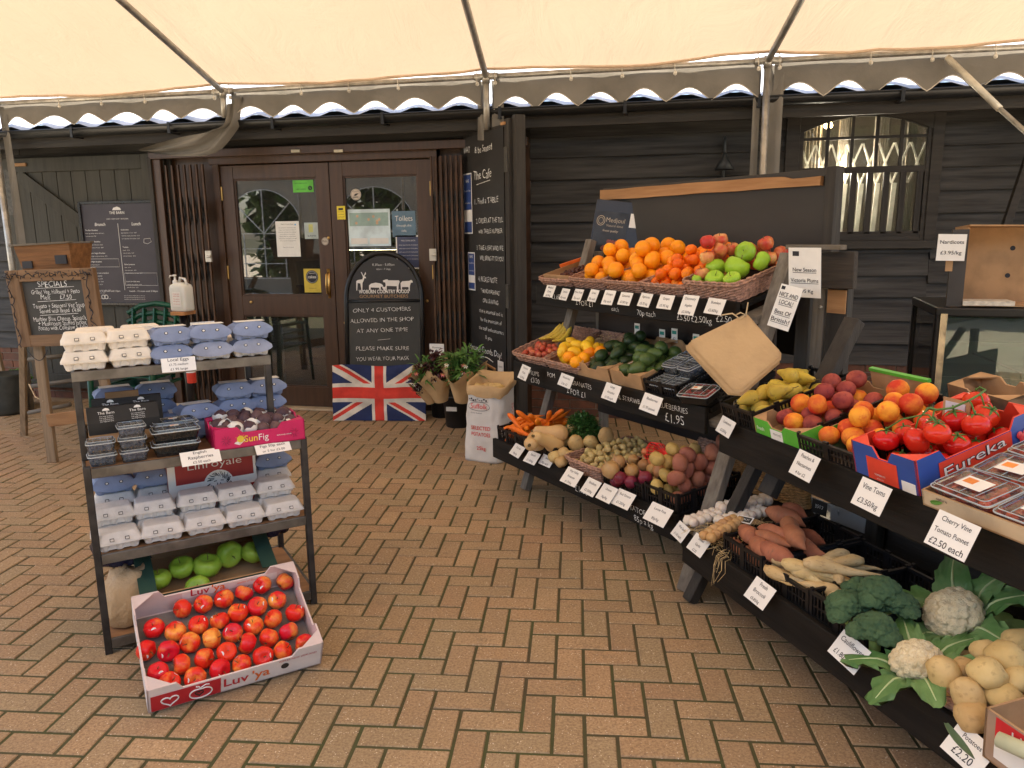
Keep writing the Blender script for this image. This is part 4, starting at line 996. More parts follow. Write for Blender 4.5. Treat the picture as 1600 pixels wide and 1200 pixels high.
for k, (ax, ay, az, s_) in enumerate(((wA-.055, .055, .095, .88), (wA-.155, .05, .095, .95), (wA-.10, .145, .125, 1.25), (wA-.225, .135, .12, 1.0), (wA-.015, .215, .135, .95), (wA-.14, .255, .165, 1.05), (wA-.25, .045, .085, .85))):
    placed('apple_green', A3 @ T(xa[0]+ax, ay, az) @ RZ(k*77) @ RX(20+k*9) @ S(s_), '')
gl = [o for o in D.objects if o.name.startswith('apple') and o.parent is None and o['label'] == '']
label_set(gl, 'large shiny green cooking apple in the top right basket', 'green apples on the top tier')
# date box standing at the back left of the top tier
p = Wp(965, 395, 5.0)
ml = T(*(fA @ onS(918, 400, .66))) @ RZ(-12) @ RX(-8) @ RY(7)
bx = thing('date_box', 'black printed date carton standing upright behind the oranges', 'box', ml)
MB().box(0, .31, 0, .08, 0, .36).obj('carton', mat('black_gloss_card', (.015, .014, .015), .25, .1, bmp=.03), bx, bevel=.003)
mb = MB(); mb.box(.012, .225, -.0012, -.0008, .01, .29); mb.obj('printed_front', mat('blue_grey_print', (.03, .034, .04), .35, .5, 9, 0, col2=(.008, .009, .011)), bx)
mb = MB(); mb.text('Medjoul', .145, .225, .028, y=-.002, off=-.008, wid=.12); mb.text('Natural dates', .145, .197, .014, y=-.002, off=-.01); mb.text('finest quality', .12, .165, .014, y=-.002, shear=.3)
a = [(.05+.026*math.cos(k*.33), -.002, .23+.03*math.sin(k*.33)) for k in range(20)]; mb.tube(a, .0018, 5); mb.tube([(.05+.016*math.cos(k*.33), -.002, .23+.019*math.sin(k*.33)) for k in range(20)], .0014, 5)
mb.tube([(.265+.02*math.cos(k*.33), -.002, .04+.022*math.sin(k*.33)) for k in range(20)], .0018, 5)
mb.obj('lettering', mat('pale_gold_print', (.5, .42, .3), .4, bmp=0), bx)
mb = MB(); rr = random.Random(2); mb.lathe([(0, -.0015), (.055, -.001), (.055, 0)], 20, M=T(.13, -.003, .06) @ RX(90) @ SC(1, .45, 1))
for k in range(26): mb.lathe(sph(.011, 1.3, 4), 7, 1, M=T(.13+rr.uniform(-.042, .042), -.003, .075+rr.uniform(-.012, .03)) @ SC(1, .2, 1))
mb.obj('printed_dates', [mat('printed_dish', (.3, .1, .06), .4, bmp=0), mat('printed_date', (.22, .05, .03), .35, bmp=0)], bx)
mb = MB(); mb.box(.235, .30, -.0015, -.001, .205, .29); mb.obj('white_label', PAPER, bx)

# ===== middle tier of stand A
x = [between(A2, a, b, *LA2) for a, b in ((806, 851), (853, 899), (901, 953), (955, 1004), (1007, 1058), (1060, 1103))]
put_basket(A2, *x[0], .42, .055, 'wicker basket at the left end of the middle tier with plums and bananas', gW)
put_basket(A2, x[1][0], x[2][0]+.03, .42, .055, 'wicker basket on the middle tier with lemons and straw beside the avocado box', gW)
pile(A2, x[0][0]+.01, x[0][1]-.01, .02, .19, [('plum', .0185, 1)], 44, 3, .01, .5, 'small red plum at the front of the left basket on the middle tier', cand=30)
for k in range(6):
    M = A2 @ T(x[0][0]+.07+.027*k, .26+.012*(k % 2), .085+.012*(k in (2, 3))) @ RZ(-4+k*5) @ RX(-78) @ RZ(90) @ RZ(10*(k % 2))
    placed('banana', M, '')
label_set([o for o in D.objects if o.name.startswith('banana')], 'yellow banana in the bunch behind the plums', 'bananas on the middle tier')
mixl = pile(A2, x[1][0]+.01, x[1][1]+.0, .02, .30, [('lemon', .033, 1.05), ('lemon', .033, 1.05), ('lemon', .033, 1.0)], 18, 3, .015, .6, 'yellow lemon in the wicker basket between bananas and avocados')
og = []
for px, py in ((889, 558), (912, 560), (938, 550), (900, 566), (921, 551)): 
    p = hit(A2, px, py, .085); og.append(placed('orange', A2 @ T(*p) @ RX(px) @ S(.85), ''))
label_set(og, 'soft orange beside the lemons on the middle tier', 'oranges among the lemons')
def straw_heap(tf, x0, x1, y0, y1, h, n, label, seed=1, L=.07, name='straw'):
    rr = random.Random(seed); mb = MB()
    for k in range(n):
        p = Vector((rr.uniform(x0, x1), rr.uniform(y0, y1), 0)); e = 1-abs(2*(p.x-x0)/(x1-x0)-1)**2; p.z = h*rr.random()*(.4+.6*e)+.005
        a = rr.uniform(0, 6.28); l = rr.uniform(.4, 1)*L; d = Vector((math.cos(a), math.sin(a), rr.uniform(-.3, .3)))
        q = p+d*l; mid = (p+q)/2+Vector((rr.uniform(-.3, .3)*l, rr.uniform(-.3, .3)*l, rr.uniform(0, .3)*l)); mb.tube([p, mid, q], .0009, 3, cap=False)
    return tag(mb.obj(name, STRAW, M=tf), label, 'straw', kind='stuff')
straw_heap(A2, x[1][0]+.02, x[1][1]+.06, .27, .42, .07, 260, 'curly straw packing at the back of the lemon basket', 2)
# avocado cartons with white edge print and green tags
def avo_box(xa, xb, label, txt):
    t = carton(xb-xa, .44, .085, CARD, CARD, 'cardboard_tray', ears=True); t.matrix_world = A2 @ T(xa, .01, .004); relabel(t, label, None, 'open cardboard avocado trays')
    W_ = xb-xa
    mb = MB(); mb.box(-.003, .0, .05, .39, .04, .063, 0); mb.M = frame((W_+.001, .05, .028), (0, 1, 0), (-1, 0, 0)); mb.box(0, .34, -.003, -.001, 0, .026, 0); mb.text(txt, .17, .006, .014, 1, -.004, wid=.3)
    mb.obj('printed_edge', [WHITE, INK], t)
    for (cx, cz) in ((.04, .1), (W_-.05, .085)):
        mb = MB(); mb.M = T(cx, .43, cz-.03) @ RX(-15); mb.box(-.022, .022, -.003, 0, 0, .075, 0); mb.box(-.016, .016, -.0042, -.003, .045, .063, 1); mb.text('62', 0, .012, .016, 2, -.0045); mb.obj('tag', [WHITE, mat('teal_print', (.02, .25, .2), .5, bmp=0), INK], t)
    return t
avo_box(x[2][0], x[2][1], 'cardboard tray of dark green avocados on the middle tier, left of the paler avocados', 'READY AVOCADOS')
avo_box(x[3][0], x[3][1], 'cardboard tray of paler green avocados on the middle tier, left of the blueberries', 'READY AVOCADOS')
pile(A2, x[2][0]+.005, x[2][1]-.005, .03, .42, [('avocado_dark', .034, 1)], 23, 3, .015, .8, 'dark green avocado in the left avocado tray', flat=True, mound=.4)
pile(A2, x[3][0]+.005, x[3][1]-.005, .03, .36, [('avocado_green', .036, 1.03)], 17, 5, .015, .8, 'smooth mid green avocado in the right avocado tray', flat=True)
# blueberry crate with punnets
BLU = fruit_mat('blueberry_skin', (.05, .07, .13), (.15, .18, .26), rough=.5, sc=30, sss=0)
RSP = fruit_mat('raspberry_skin', (.35, .01, .02), (.5, .03, .03), rough=.35, sc=30)
BLK = fruit_mat('blackberry_skin', (.02, .008, .014), (.06, .015, .03), rough=.25, sc=30, sss=0)
SMT = fruit_mat('cherry_tomato_skin', (.55, .03, .012), (.65, .08, .02), rough=.2, sc=20)
def punnet(name, W, Dp, H, berry, br, nb, tint=CLEAR, seed=1, lidh=.016, base_m=None, lab=None):
    def f():
        t = D.objects.new(name, None); COL.objects.link(t); tag(t, '', 'punnet'); rr = random.Random(seed)
        mb = MB(); fl = .86
        def loop(k, z, r_=.016):
            out = []
            for cx, cy, s in ((1, -1, -90), (1, 1, 0), (-1, 1, 90), (-1, -1, 180)):
                for j in range(5): a = R(s+90*j/4); out.append(((cx*(W/2-r_)+r_*math.cos(a))*k, (cy*(Dp/2-r_)+r_*math.sin(a))*k, z))
            return out
        ls = [loop(fl, 0), loop(.99, H), loop(1.03, H), loop(1.03, H+.004)]; n = 20; vs = sum(ls, [])
        fs = [(k*n+i, k*n+(i+1) % n, (k+1)*n+(i+1) % n, (k+1)*n+i) for k in range(3) for i in range(n)]+[tuple(range(n))[::-1]]
        mb.add(vs, fs); mb.obj('tub', base_m or tint, t, smooth=False)
        mb = MB(); ls = [loop(1.03, H+.005), loop(.96, H+.006), loop(.93, H+lidh), loop(.84, H+lidh+.002), loop(.80, H+lidh-.004)]; vs = sum(ls, [])
        fs = [(k*n+i, k*n+(i+1) % n, (k+1)*n+(i+1) % n, (k+1)*n+i) for k in range(4) for i in range(n)]+[tuple(range(4*n, 5*n))]
        mb.add(vs, fs); q_ = [Vector(v) for v in ls[0]]; mb.tube(q_+q_[:1], .0022, 5, 1); q_ = [Vector(v) for v in ls[2]]; mb.tube(q_+q_[:1], .0013, 4, 1)
        for k in range(3): mb.tube([Vector((W/2*(-.5+.5*k), -Dp/2*.86, H+lidh)), Vector((W/2*(-.5+.5*k), Dp/2*.86, H+lidh))], .0011, 4, 1)
        mb.obj('lid', [tint, mat('lid_highlight_rim', (.42, .46, .48) if tint is CLEAR else (.1, .1, .1), .2, .1, bmp=0)], t)  # rim and ribs coloured pale to stand in for highlights on the clear lid
        mb = MB()
        for k in range(nb):
            z = br+.003+rr.random()*(H-br*1.6); kx = (fl+(1-fl)*z/H)*.97
            mb.lathe(sph(br, .92, 5), 8, M=T((rr.uniform(-1, 1))*(W/2*kx-br), rr.uniform(-1, 1)*(Dp/2*kx-br), z) @ RX(rr.uniform(0, 360)))
        b_ = mb.obj('berries', berry, t, smooth=True); b_['kind'] = 'stuff'
        if lab:
            mb = MB(); lx, ly, s_ = lab; mb.box(lx-.022*s_, lx+.022*s_, ly-.015*s_, ly+.015*s_, H+lidh+.0025, H+lidh+.0032, 0); mb.box(lx-.018*s_, lx+.0*s_, ly-.004*s_, ly+.010*s_, H+lidh+.0033, H+lidh+.0036, 1); mb.obj('label', [PAPER, mat('orange_print', (.8, .25, .04), .4, bmp=0)], t)
        return t
    return f
BUILD['blueberry_punnet'] = punnet('blueberry_punnet', .115, .095, .038, BLU, .0075, 130)
BUILD['blackberry_punnet'] = punnet('blackberry_punnet', .185, .115, .04, BLK, .011, 90, glassy('smoky_plastic', (.5, .5, .5), .05, .06, 1.6), 2, lab=(.0, .01, .8), base_m=glassy('dark_clear', (.1, .1, .1), .02, .05, 1.5))
BUILD['strawberry_punnet'] = punnet('strawberry_punnet', .16, .12, .035, RSP, .016, 40, CLEAR, 3, lab=(-.01, .01, 1.), base_m=mat('black_tray', (.01, .01, .01), .3, bmp=0))
BUILD['tomato_punnet'] = punnet('tomato_punnet', .19, .135, .045, SMT, .0125, 85, CLEAR, 4, lab=(0, -.005, 1.9))
t = crate(x[4][1]-x[4][0], .44, .07); t.matrix_world = A2 @ T(x[4][0], .012, .002); relabel(t, 'low black plastic crate of blueberry punnets on the middle tier beside the avocados')
k = 0; bp_ = []
for j in range(4):
    for i in range(2):
        for l in range(2 if j > 0 else 1):
            bp_.append(placed('blueberry_punnet', A2 @ T(x[4][0]+.07+.115*i*.93, .07+.1*j, .012+.055*l) @ RZ(90+random.uniform(-4, 4)) @ S(.95), ''))
for k, o in enumerate(bp_): o['label'] = 'clear punnet of blueberries in the low black crate on the middle tier'; o['group'] = 'blueberry punnets in the low black crate'
t = crate(x[5][1]-x[5][0]-.01, .36, .06); t.matrix_world = A2 @ T(x[5][0]+.01, .02, .002); relabel(t, 'low black crate holding a single strawberry punnet, right end of the middle tier')
p = hit(A2, 1093, 621, .04); placed('strawberry_punnet', A2 @ T(p.x, p.y, .03) @ RZ(12), 'black tray of strawberries with white sticker at the right end of the middle tier')


# ===== bottom tier of stand A
x = [between(A1, a, b, *LA1) for a, b in ((776, 866), (860, 884), (886, 936), (940, 1003), (1005, 1056))]
gC = 'black plastic lattice crates'
put_basket(A1, *x[0], .4, .09, 'black lattice crate of carrots and squashes at the left end of the bottom tier', gC, crate)
rr = random.Random(11); cs = []
for k in range(46):
    l = k//12; u_ = rr.uniform(x[0][0]+.06, x[0][0]+.30); v_ = rr.uniform(.07, .36); cs.append(placed('carrot', A1 @ T(u_, v_, .04+.028*l+rr.uniform(0, .01)) @ RZ(rr.gauss(-15, 35)) @ RX(90+rr.gauss(8, 12)) @ S(rr.uniform(.75, 1.1)), ''))
for (px, py, tx, h) in ((806, 660, 50, .17), (824, 655, 75, .16), (838, 660, 85, .15), (868, 650, 60, .18), (845, 667, 80, .14), (857, 656, 95, .14), (815, 675, 30, .14)):
    p = hit(A1, px, py, h); cs.append(placed('carrot', A1 @ T(*p) @ RZ(px*3) @ RX(90-tx*.6) @ RY(15) @ S(.95), ''))
label_set(cs, 'bright orange carrot in the black crate at the left end of the bottom tier', 'carrots in the left crate')
sq = [placed('squash', A1 @ T(*hit(A1, px, py, h)) @ RZ(r_) @ RX(t_) @ S(s_), '') for px, py, h, r_, t_, s_ in ((836, 690, .12, 40, 80, 1.15), (857, 690, .125, 0, 60, 1.0), (862, 676, .16, -50, 85, .95))]
label_set(sq, 'pale tan butternut squash lying on the carrot crate', 'butternut squashes')
bigs = [placed('big_potato', A1 @ T(*hit(A1, px, py, h)) @ RZ(r_) @ RX(t_) @ S(s_), '') for px, py, h, r_, t_, s_ in ((880, 689, .10, 10, 60, .85), (900, 693, .11, 60, 20, 1.0), (923, 691, .11, 30, 50, .9), (893, 672, .15, 80, 50, .85), (947, 681, .15, 80, 10, .95), (880, 708, .07, 90, 70, .8), (867, 714, .05, 60, 75, .85), (877, 722, .035, 80, 80, .8), (890, 712, .06, 50, 80, .7))]
label_set(bigs, 'large pale potato between the squashes and the little new potatoes', 'large potatoes on the bottom tier')
put_basket(A1, *x[2], .42, .075, 'wicker basket heaped with tiny new potatoes on the bottom tier', gW)
pile(A1, x[2][0]+.0, x[2][1]+.02, .02, .42, [('new_potato', .0175, 1), ('new_potato', .019, 1.1)], 190, 5, .01, .8, 'tiny pale new potato in the wicker basket on the bottom tier', mound=.35, cand=30)
put_basket(A1, *x[3], .4, .085, 'black lattice crate of onions on the bottom tier', gC, crate)
pile(A1, x[3][0]+.01, x[3][1]-.01, .12, .40, [('onion', .031, .9), ('brown_onion', .033, .9), ('onion', .031, .9)], 24, 6, .02, .7, {'onion': ('pale papery onion in the crate beside the new potatoes', 'pale onions in the crate'), 'brown_onion': ('brown-skinned onion in the crate beside the new potatoes', 'brown onions in the crate')})
ro = [placed('red_onion', A1 @ T(*hit(A1, px, py, h)) @ RZ(px) @ RX(40) @ S(s_), '') for px, py, h, s_ in ((969, 747, .085, 1.05), (986, 753, .075, 1.0), (1008, 747, .095, 1.1), (963, 752, .06, .95))]
label_set(ro, 'dark red onion at the front of the onion crate', 'red onions')
wh = [placed('onion', A1 @ T(*hit(A1, px, py, h)) @ RX(30) @ S(s_), '') for px, py, h, s_ in ((954, 734, .12, 1.35), (966, 722, .14, 1.1), (987, 735, .12, 1.05))]
label_set(wh, 'big white onion on top at the left of the onion crate', 'white onions')
bo = [placed('brown_onion', A1 @ T(*hit(A1, px, py, h)) @ RX(20) @ S(s_), '') for px, py, h, s_ in ((1033, 736, .12, 1.15), (1053, 722, .14, 1.2))]
label_set(bo, 'large brown onion right of the red net bag', 'large brown onions')
# red net bag of shallots
t = thing('net_bag', 'bright red net bag of shallots lying on top of the onions', 'bag', A1 @ T(*hit(A1, 1026, 712, .15)))
NET = glassy('red_net', (.9, .05, .02), .0, .3, .5); mb = MB(); mb = lump([(.003, -.1), (.02, -.08), (.05, -.05), (.065, -.01), (.06, .03), (.035, .06), (.012, .08), (.025, .105)], 18, .02, 3)
NETM = mat('red_netting', (.75, .03, .02), .5, .2); ob = mb.obj('net', NETM, t, RY(75) @ RZ(20) @ SC(1, .7, 1)); wf = ob.modifiers.new('w', 'WIREFRAME'); wf.thickness = .006; wf.use_replace = True
mb = MB(); rr = random.Random(5)
for k in range(16): mb.lathe(sph(.019, 1.2, 6), 10, M=T(rr.uniform(-.06, .05), rr.uniform(-.035, .035), rr.uniform(-.025, .025)) @ RX(rr.uniform(0, 300)) @ RY(rr.uniform(0, 300)))
mb.obj('shallots', fruit_mat('shallot_skin', (.5, .12, .05), (.6, .2, .08), rough=.35), t, smooth=True)
put_basket(A1, x[4][0], x[4][1]+.0, .4, .10, 'black lattice crate of yellow and red potatoes, right end of the bottom tier', gC, crate)
pile(A1, x[4][0]+.005, x[4][0]+(x[4][1]-x[4][0])*.52, .01, .36, [('yellow_potato', .033, 1)], 17, 6, .02, .6, 'smooth yellow potato in the right-hand potato crate', mound=.3)
pile(A1, x[4][0]+(x[4][1]-x[4][0])*.45, x[4][1]+.0, .02, .40, [('red_potato', .036, 1.05)], 17, 9, .02, .6, 'dusty red potato in the right-hand potato crate', mound=.4)
# parsley
t = thing('parsley_bunch', 'bushy dark green bunch of parsley behind the potatoes on the bottom tier', 'herbs', A1 @ T(*hit(A1, 912, 680, .12)))
mb = MB(); rr = random.Random(8)
for k in range(1500):
    d = Vector((rr.gauss(0, 1), rr.gauss(0, 1), abs(rr.gauss(.4, .7)))).normalized(); r_ = rr.uniform(.4, 1)**.5; p = Vector((d.x*.125*r_, d.y*.09*r_, d.z*.135*r_))
    mb.leaf(p, d+Vector((rr.gauss(0, .5), rr.gauss(0, .5), rr.gauss(0, .4))), rr.uniform(.012, .024), rr.uniform(.010, .018), .3, n=2)
mb.obj('leaves', mat('parsley_green', (.03, .095, .018), .5, .5, 30, 0, rnd=0), t)
mb = MB()
for k in range(30): d = Vector((rr.gauss(0, .5), rr.gauss(0, .5), 1)); mb.tube([(0, 0, -.05), d*.05+Vector((0, 0, .0)), d*.1], .0015, 4)
mb.obj('stems', GREENLEAF, t)
# wicker hampers lying behind
wk = wicker(.32, .24, .09, WICKER, 0); wk.matrix_world = A1 @ T(1.2, .5, .07) @ RX(-35); relabel(wk, 'empty reddish wicker basket stored behind the onions', None, 'spare wicker baskets')
wk = wicker(.36, .3, .12, WICKER2, 0); wk.matrix_world = A1 @ T(1.4, .42, .05) @ RX(-55) @ RZ(5); relabel(wk, 'empty honey coloured wicker basket tipped up behind the loose potatoes', None, 'spare wicker baskets')
wk = wicker(.32, .26, .11, WICKER2, 0); wk.matrix_world = A1 @ T(1.66, .42, .02) @ RZ(2); relabel(wk, 'low honey coloured wicker basket on the lower shelf behind the garlic', None, 'spare wicker baskets')
mb = MB(); mb.box(0, .34, 0, .28, 0, .1); wk = tag(mb.obj('pine_crate', DKGREYWOOD, M=A1 @ T(1.65, .41, -.1), bevel=.004), 'dark wooden block under the low wicker basket behind the garlic', 'block')
# ================================================================ STAND B, lower shelf
x = [between(B1, a, b, *LB1) for a, b in ((1072, 1122), (1126, 1186), (1188, 1258), (1260, 1345), (1452, 1545))]
straw_heap(B1, x[0][0]-.03, x[0][1]+.06, .0, .34, .05, 420, 'loose straw spread under the garlic bulbs', 4)
def strand(M, n, key, lab, grp, seed):
    rr = random.Random(seed); out = []
    for k in range(n):
        for s_ in (-1, 1): out.append(placed(key, M @ T(.036*k, .017*s_, .022) @ RZ(rr.uniform(0, 360)) @ RX(s_*-45+rr.uniform(-15, 15)) @ S(rr.uniform(.85, 1.05)), ''))
    for o in out: o['label'] = lab; o['group'] = grp
def toB1(px, py, h): return hit(B1, px, py, h)
def strand_px(a, b, h, n, key, lab, grp, seed):
    p, q = toB1(*a, h), toB1(*b, h); d = q-p; strand(B1 @ T(*p) @ RZ(math.degrees(math.atan2(d.y, d.x))) @ SC(d.length/(.036*(n-1)), 1, 1) if 0 else B1 @ T(*p) @ RZ(math.degrees(math.atan2(d.y, d.x))), n, key, lab, grp, seed)
strand_px((1128, 800), (1182, 790), .05, 7, 'garlic', 'white garlic bulb in the rear plaited string', 'garlic in the rear string', 1)
strand_px((1080, 822), (1130, 805), .035, 6, 'garlic', 'white garlic bulb in the front string by the lip', 'garlic in the front string', 2)
strand_px((1128, 822), (1185, 806), .04, 7, 'garlic', 'white garlic bulb in the right-hand string near the sweet potatoes', 'garlic in the right string', 5)
strand_px((1106, 846), (1158, 816), .05, 7, 'garlic_smoked', 'amber smoked garlic bulb in the string beside the sweet potatoes', 'smoked garlic', 3)
p = toB1(1163, 812, .08); mb = MB(); mb.box(-.035, .035, -.02, .02, 0, .002, 0); mb.box(-.03, .03, -.015, .015, .002, .0025, 1); mb.text('GARLIC', 0, 0, .01, 2, 0, M=T(0, -.004, .0027) @ RX(-90)); tag(mb.obj('garlic_tag', [WHITE, SLATE, WHITE], M=B1 @ T(*p) @ RZ(30) @ RX(20)), 'small black and white tag on the smoked garlic', 'tag')
def cr(xa, xb, dep, H, lab, tf=B1): return put_basket(tf, xa, xb, dep, H, lab, gC, crate)
cr(*x[1], .44, .10, 'black lattice crate of sweet potatoes on the lower shelf')
sp = []
for px, py, h, rz, s_ in ((1168, 836, .11, 75, .95), (1215, 833, .13, 100, 1.0), (1238, 838, .14, 70, 1.1), (1190, 858, .10, 80, 1.0), (1214, 863, .12, 95, 1.05), (1258, 858, .09, 100, .95), (1205, 842, .12, 110, .9), (1232, 822, .12, 60, 1.0), (1225, 805, .10, 100, 1.1), (1240, 800, .09, 85, .95), (1150, 852, .05, 70, .8), (1270, 840, .05, 90, .8), (1240, 870, .05, 80, .9), (1175, 870, .04, 85, .9)):
    p = toB1(px, py, h); sp.append(placed('sweet_potato', B1 @ T(p.x, p.y, p.z) @ RZ(rz-90) @ RY(90) @ RZ(px*5) @ S(s_), ''))
for k, o in enumerate(sp): o['label'] = 'rough reddish sweet potato in the black crate on the lower shelf'; o['group'] = 'sweet potatoes in the crate'
cr(*x[2], .44, .09, 'black lattice crate of parsnips on the lower shelf')
ps = []
for px, py, h, rz, s_ in ((1252, 884, .10, -60, 1), (1276, 893, .12, -50, 1.0), (1290, 903, .10, -40, .95), (1318, 890, .14, -35, 1.1), (1240, 905, .08, -65, .95), (1262, 915, .08, 120, .9), (1300, 880, .12, 150, .9), (1330, 885, .10, -30, 1.), (1278, 922, .07, 110, .8), (1285, 875, .09, 170, .9), (1236, 892, .07, -70, 1), (1300, 922, .05, 90, .8), (1255, 900, .06, 140, .9), (1320, 905, .08, -60, .85), (1305, 895, .1, 60, .8), (1270, 905, .1, -80, .85)):
    p = toB1(px, py, h); ps.append(placed('parsnip', B1 @ T(*p) @ RZ(rz) @ RX(90-6) @ RZ(px*3) @ S(s_*.95), ''))
for o in ps: o['label'] = 'creamy parsnip in the black crate on the lower shelf'; o['group'] = 'parsnips in the crate'
cr(*x[3], .40, .10, 'black lattice crate of broccoli on the lower shelf')
BROC = mat('broccoli_green', (.075, .14, .06), .8, col2=(.04, .09, .04), sc=14, bmp=.8, bsc=320, bd=.006, lo=.35, hi=.65, rnd=.2)
BST = mat('broccoli_stem', (.2, .32, .1), .6, .15, 20)
CAUL = mat('cauliflower_curd', (.76, .64, .40), .75, .1, 12, 1, 190, bd=.008)
CLF = mat('cauliflower_leaf', (.09, .20, .055), .5, col2=(.16, .28, .1), sc=9, bmp=.4, bsc=40, rnd=.15)
def floret(r_, bumps, seed, amp=.16, res=5, flat=.75):
    """one head: many rounded bud clusters merged on a dome"""
    rr = random.Random(seed); cs = []
    N = bumps; ga = math.pi*(3-math.sqrt(5))
    for k in range(N):
        z = 1-1.35*k/N; s_ = math.sqrt(max(0, 1-z*z)); a = ga*k; cs.append(Vector((s_*math.cos(a)+rr.gauss(0, .04), s_*math.sin(a)+rr.gauss(0, .04), z+rr.gauss(0, .04))).normalized())
    import bmesh
    bm = bmesh.new(); bmesh.ops.create_icosphere(bm, subdivisions=res, radius=1)
    vs = []; rad = 1.9/math.sqrt(N)
    for v in bm.verts:
        p = v.co.normalized(); d = min((p-c).length for c in cs); b = math.sqrt(max(0, 1-(d/rad)**2)) if d < rad else 0
        k = 1+amp*(b-.6)+.03*noise.noise(p*14+Vector((seed, 0, 0)))+.10*noise.noise(p*2.2+Vector((seed*3, 0, 0)))
        q = p*k*r_; q.z *= flat
        if q.z < -.25*r_: q.z = -.25*r_+(q.z+.25*r_)*.5; q.x *= .8; q.y *= .8
        vs.append(q)
    mb = MB(); mb.add(vs, [tuple(v.index for v in f.verts) for f in bm.faces]); bm.free(); return mb
def broccoli(seed):
    def f():
        t = D.objects.new('broccoli', None); COL.objects.link(t); tag(t, '', 'broccoli')
        for k, (dx, dy, s_, dz) in enumerate(((0, 0, 1, 0), (.045, .02, .62, -.012), (-.04, .025, .66, -.012), (.01, -.045, .62, -.015))):
            floret(.06*s_, 60, seed*5+k, .2, 4 if k else 5).obj('floret_head', BROC, t, T(dx, dy, dz), smooth=True)
        mb = MB(); mb.tube([(0, 0, -.07), (0, 0, -.03), (.0, 0, .0)], [.017, .018, .04], 12)
        for a in (30, 150, 270): mb.tube([(0, 0, -.045), (.03*math.cos(R(a)), .03*math.sin(R(a)), -.01)], [.009, .014], 8)
        mb.obj('stem', BST, t, smooth=True); return t
    return f
for i, (px, py, h, s_, lab) in enumerate(((1375, 925, .16, 1.2, 'dense green broccoli head at the back of the broccoli crate'), (1405, 945, .13, 1.0, 'dark green broccoli head beside the large cauliflower'), (1320, 945, .12, 1.1, 'broad green broccoli head at the left of the crate'), (1368, 982, .10, 1.15, 'rounded broccoli head nearest the front of the crate'), (1345, 920, .13, .85, 'small broccoli head touching the parsnips'))):
    p = toB1(px, py, h); inst('broc%d' % (i % 2), broccoli(i+1), B1 @ T(*p) @ RZ(i*73) @ RX(-8*(i % 3)) @ S(s_*.84), lab, 'broccoli in the crate')
p = toB1(1330, 968, .10); 
def cauli(seed, nleaf):
    def f():
        t = D.objects.new('cauliflower', None); COL.objects.link(t); tag(t, '', 'cauliflower')
        floret(.075, 90, seed, .16, 5, .8).obj('curd', CAUL, t, smooth=True)
        rr = random.Random(seed)
        for k in range(nleaf):
            a = 2*math.pi*k/nleaf+rr.uniform(-.2, .2); d = Vector((math.cos(a), math.sin(a), .55)); mb = MB(); side = Vector((-d.y, d.x, 0)).normalized(); L = rr.uniform(.10, .145); wd = rr.uniform(.085, .125)
            n, q = 12, 10; vs = []
            for i in range(n+1):
                u_ = i/n; base = Vector((d.x, d.y, 0))*(.03+.07*math.sin(min(1, u_*1.3)*1.57))+Vector((0, 0, -.05+u_*L*.9)); base += Vector((d.x, d.y, 0))*(max(0, u_-.45)**1.4*.30)-Vector((0, 0, 1))*max(0, u_-.55)**1.3*.16
                ww = wd*math.sin(math.pi*min(1, .1+.82*u_))**.6*(.45+.55*min(1, u_*2))
                for j in range(q+1):
                    s_ = 2*j/q-1; ruf = .014*math.sin(u_*26+j*1.9)*abs(s_)**1.3
                    vs.append(base+side*(ww/2*s_)+Vector((d.x, d.y, 0))*(-.02*(s_*s_)+ruf)+Vector((0, 0, ruf)))
            mb.add(vs, [(i*(q+1)+j, i*(q+1)+j+1, (i+1)*(q+1)+j+1, (i+1)*(q+1)+j) for i in range(n) for j in range(q)])
            lf_ = mb.obj('leaf', CLF, t, smooth=True)
            mb = MB(); mb.tube([vs[i*(q+1)+q//2]+Vector((d.x, d.y, 0))*-.001 for i in range(n)], [.006*(1-i/n)+.001 for i in range(n)], 6); mb.obj('midrib', mat('pale_midrib', (.42, .5, .25), .5, bmp=0), lf_, smooth=True)
        return t
    return f
p = toB1(1490, 960, .10); inst('cau0', cauli(3, 8), B1 @ T(*p) @ RX(28) @ RY(-8) @ S(1.12), 'large cauliflower wrapped in green leaves behind the smaller one', 'cauliflowers')
p = toB1(1432, 1034, .07); inst('cau1', cauli(8, 6), B1 @ T(*p) @ RZ(150) @ RX(-16) @ S(.92), 'smaller cauliflower with one leaf trailing over the front lip', 'cauliflowers')
p = toB1(1560, 985, .03); mb = MB()
for k in range(5): mb.leaf((0, 0, 0), (math.cos(k*1.1), math.sin(k*1.1), .35), .13, .07, .3, n=6)
tag(mb.obj('loose_leaves', CLF, M=B1 @ T(*p), smooth=True), 'dark loose cauliflower leaves behind the big cauliflower', 'leaves')
mb = MB(); mb.leaf((0, 0, 0), (1, .2, .2), .07, .045, .3, n=6); mb.leaf((.01, .01, 0), (-.8, .5, .25), .05, .035, .3, n=6); p = toB1(1500, 895, .01)
tag(mb.obj('fallen_leaf', mat('dusky_leaf', (.05, .1, .06), .5, .3, 20), M=B1 @ T(*p), smooth=True), 'torn green leaf lying on the empty slats', 'leaf')
put_basket(B1, x[4][0], x[4][1]+.02, .42, .075, 'wicker basket of large baking potatoes at the near end of the lower shelf', gW)
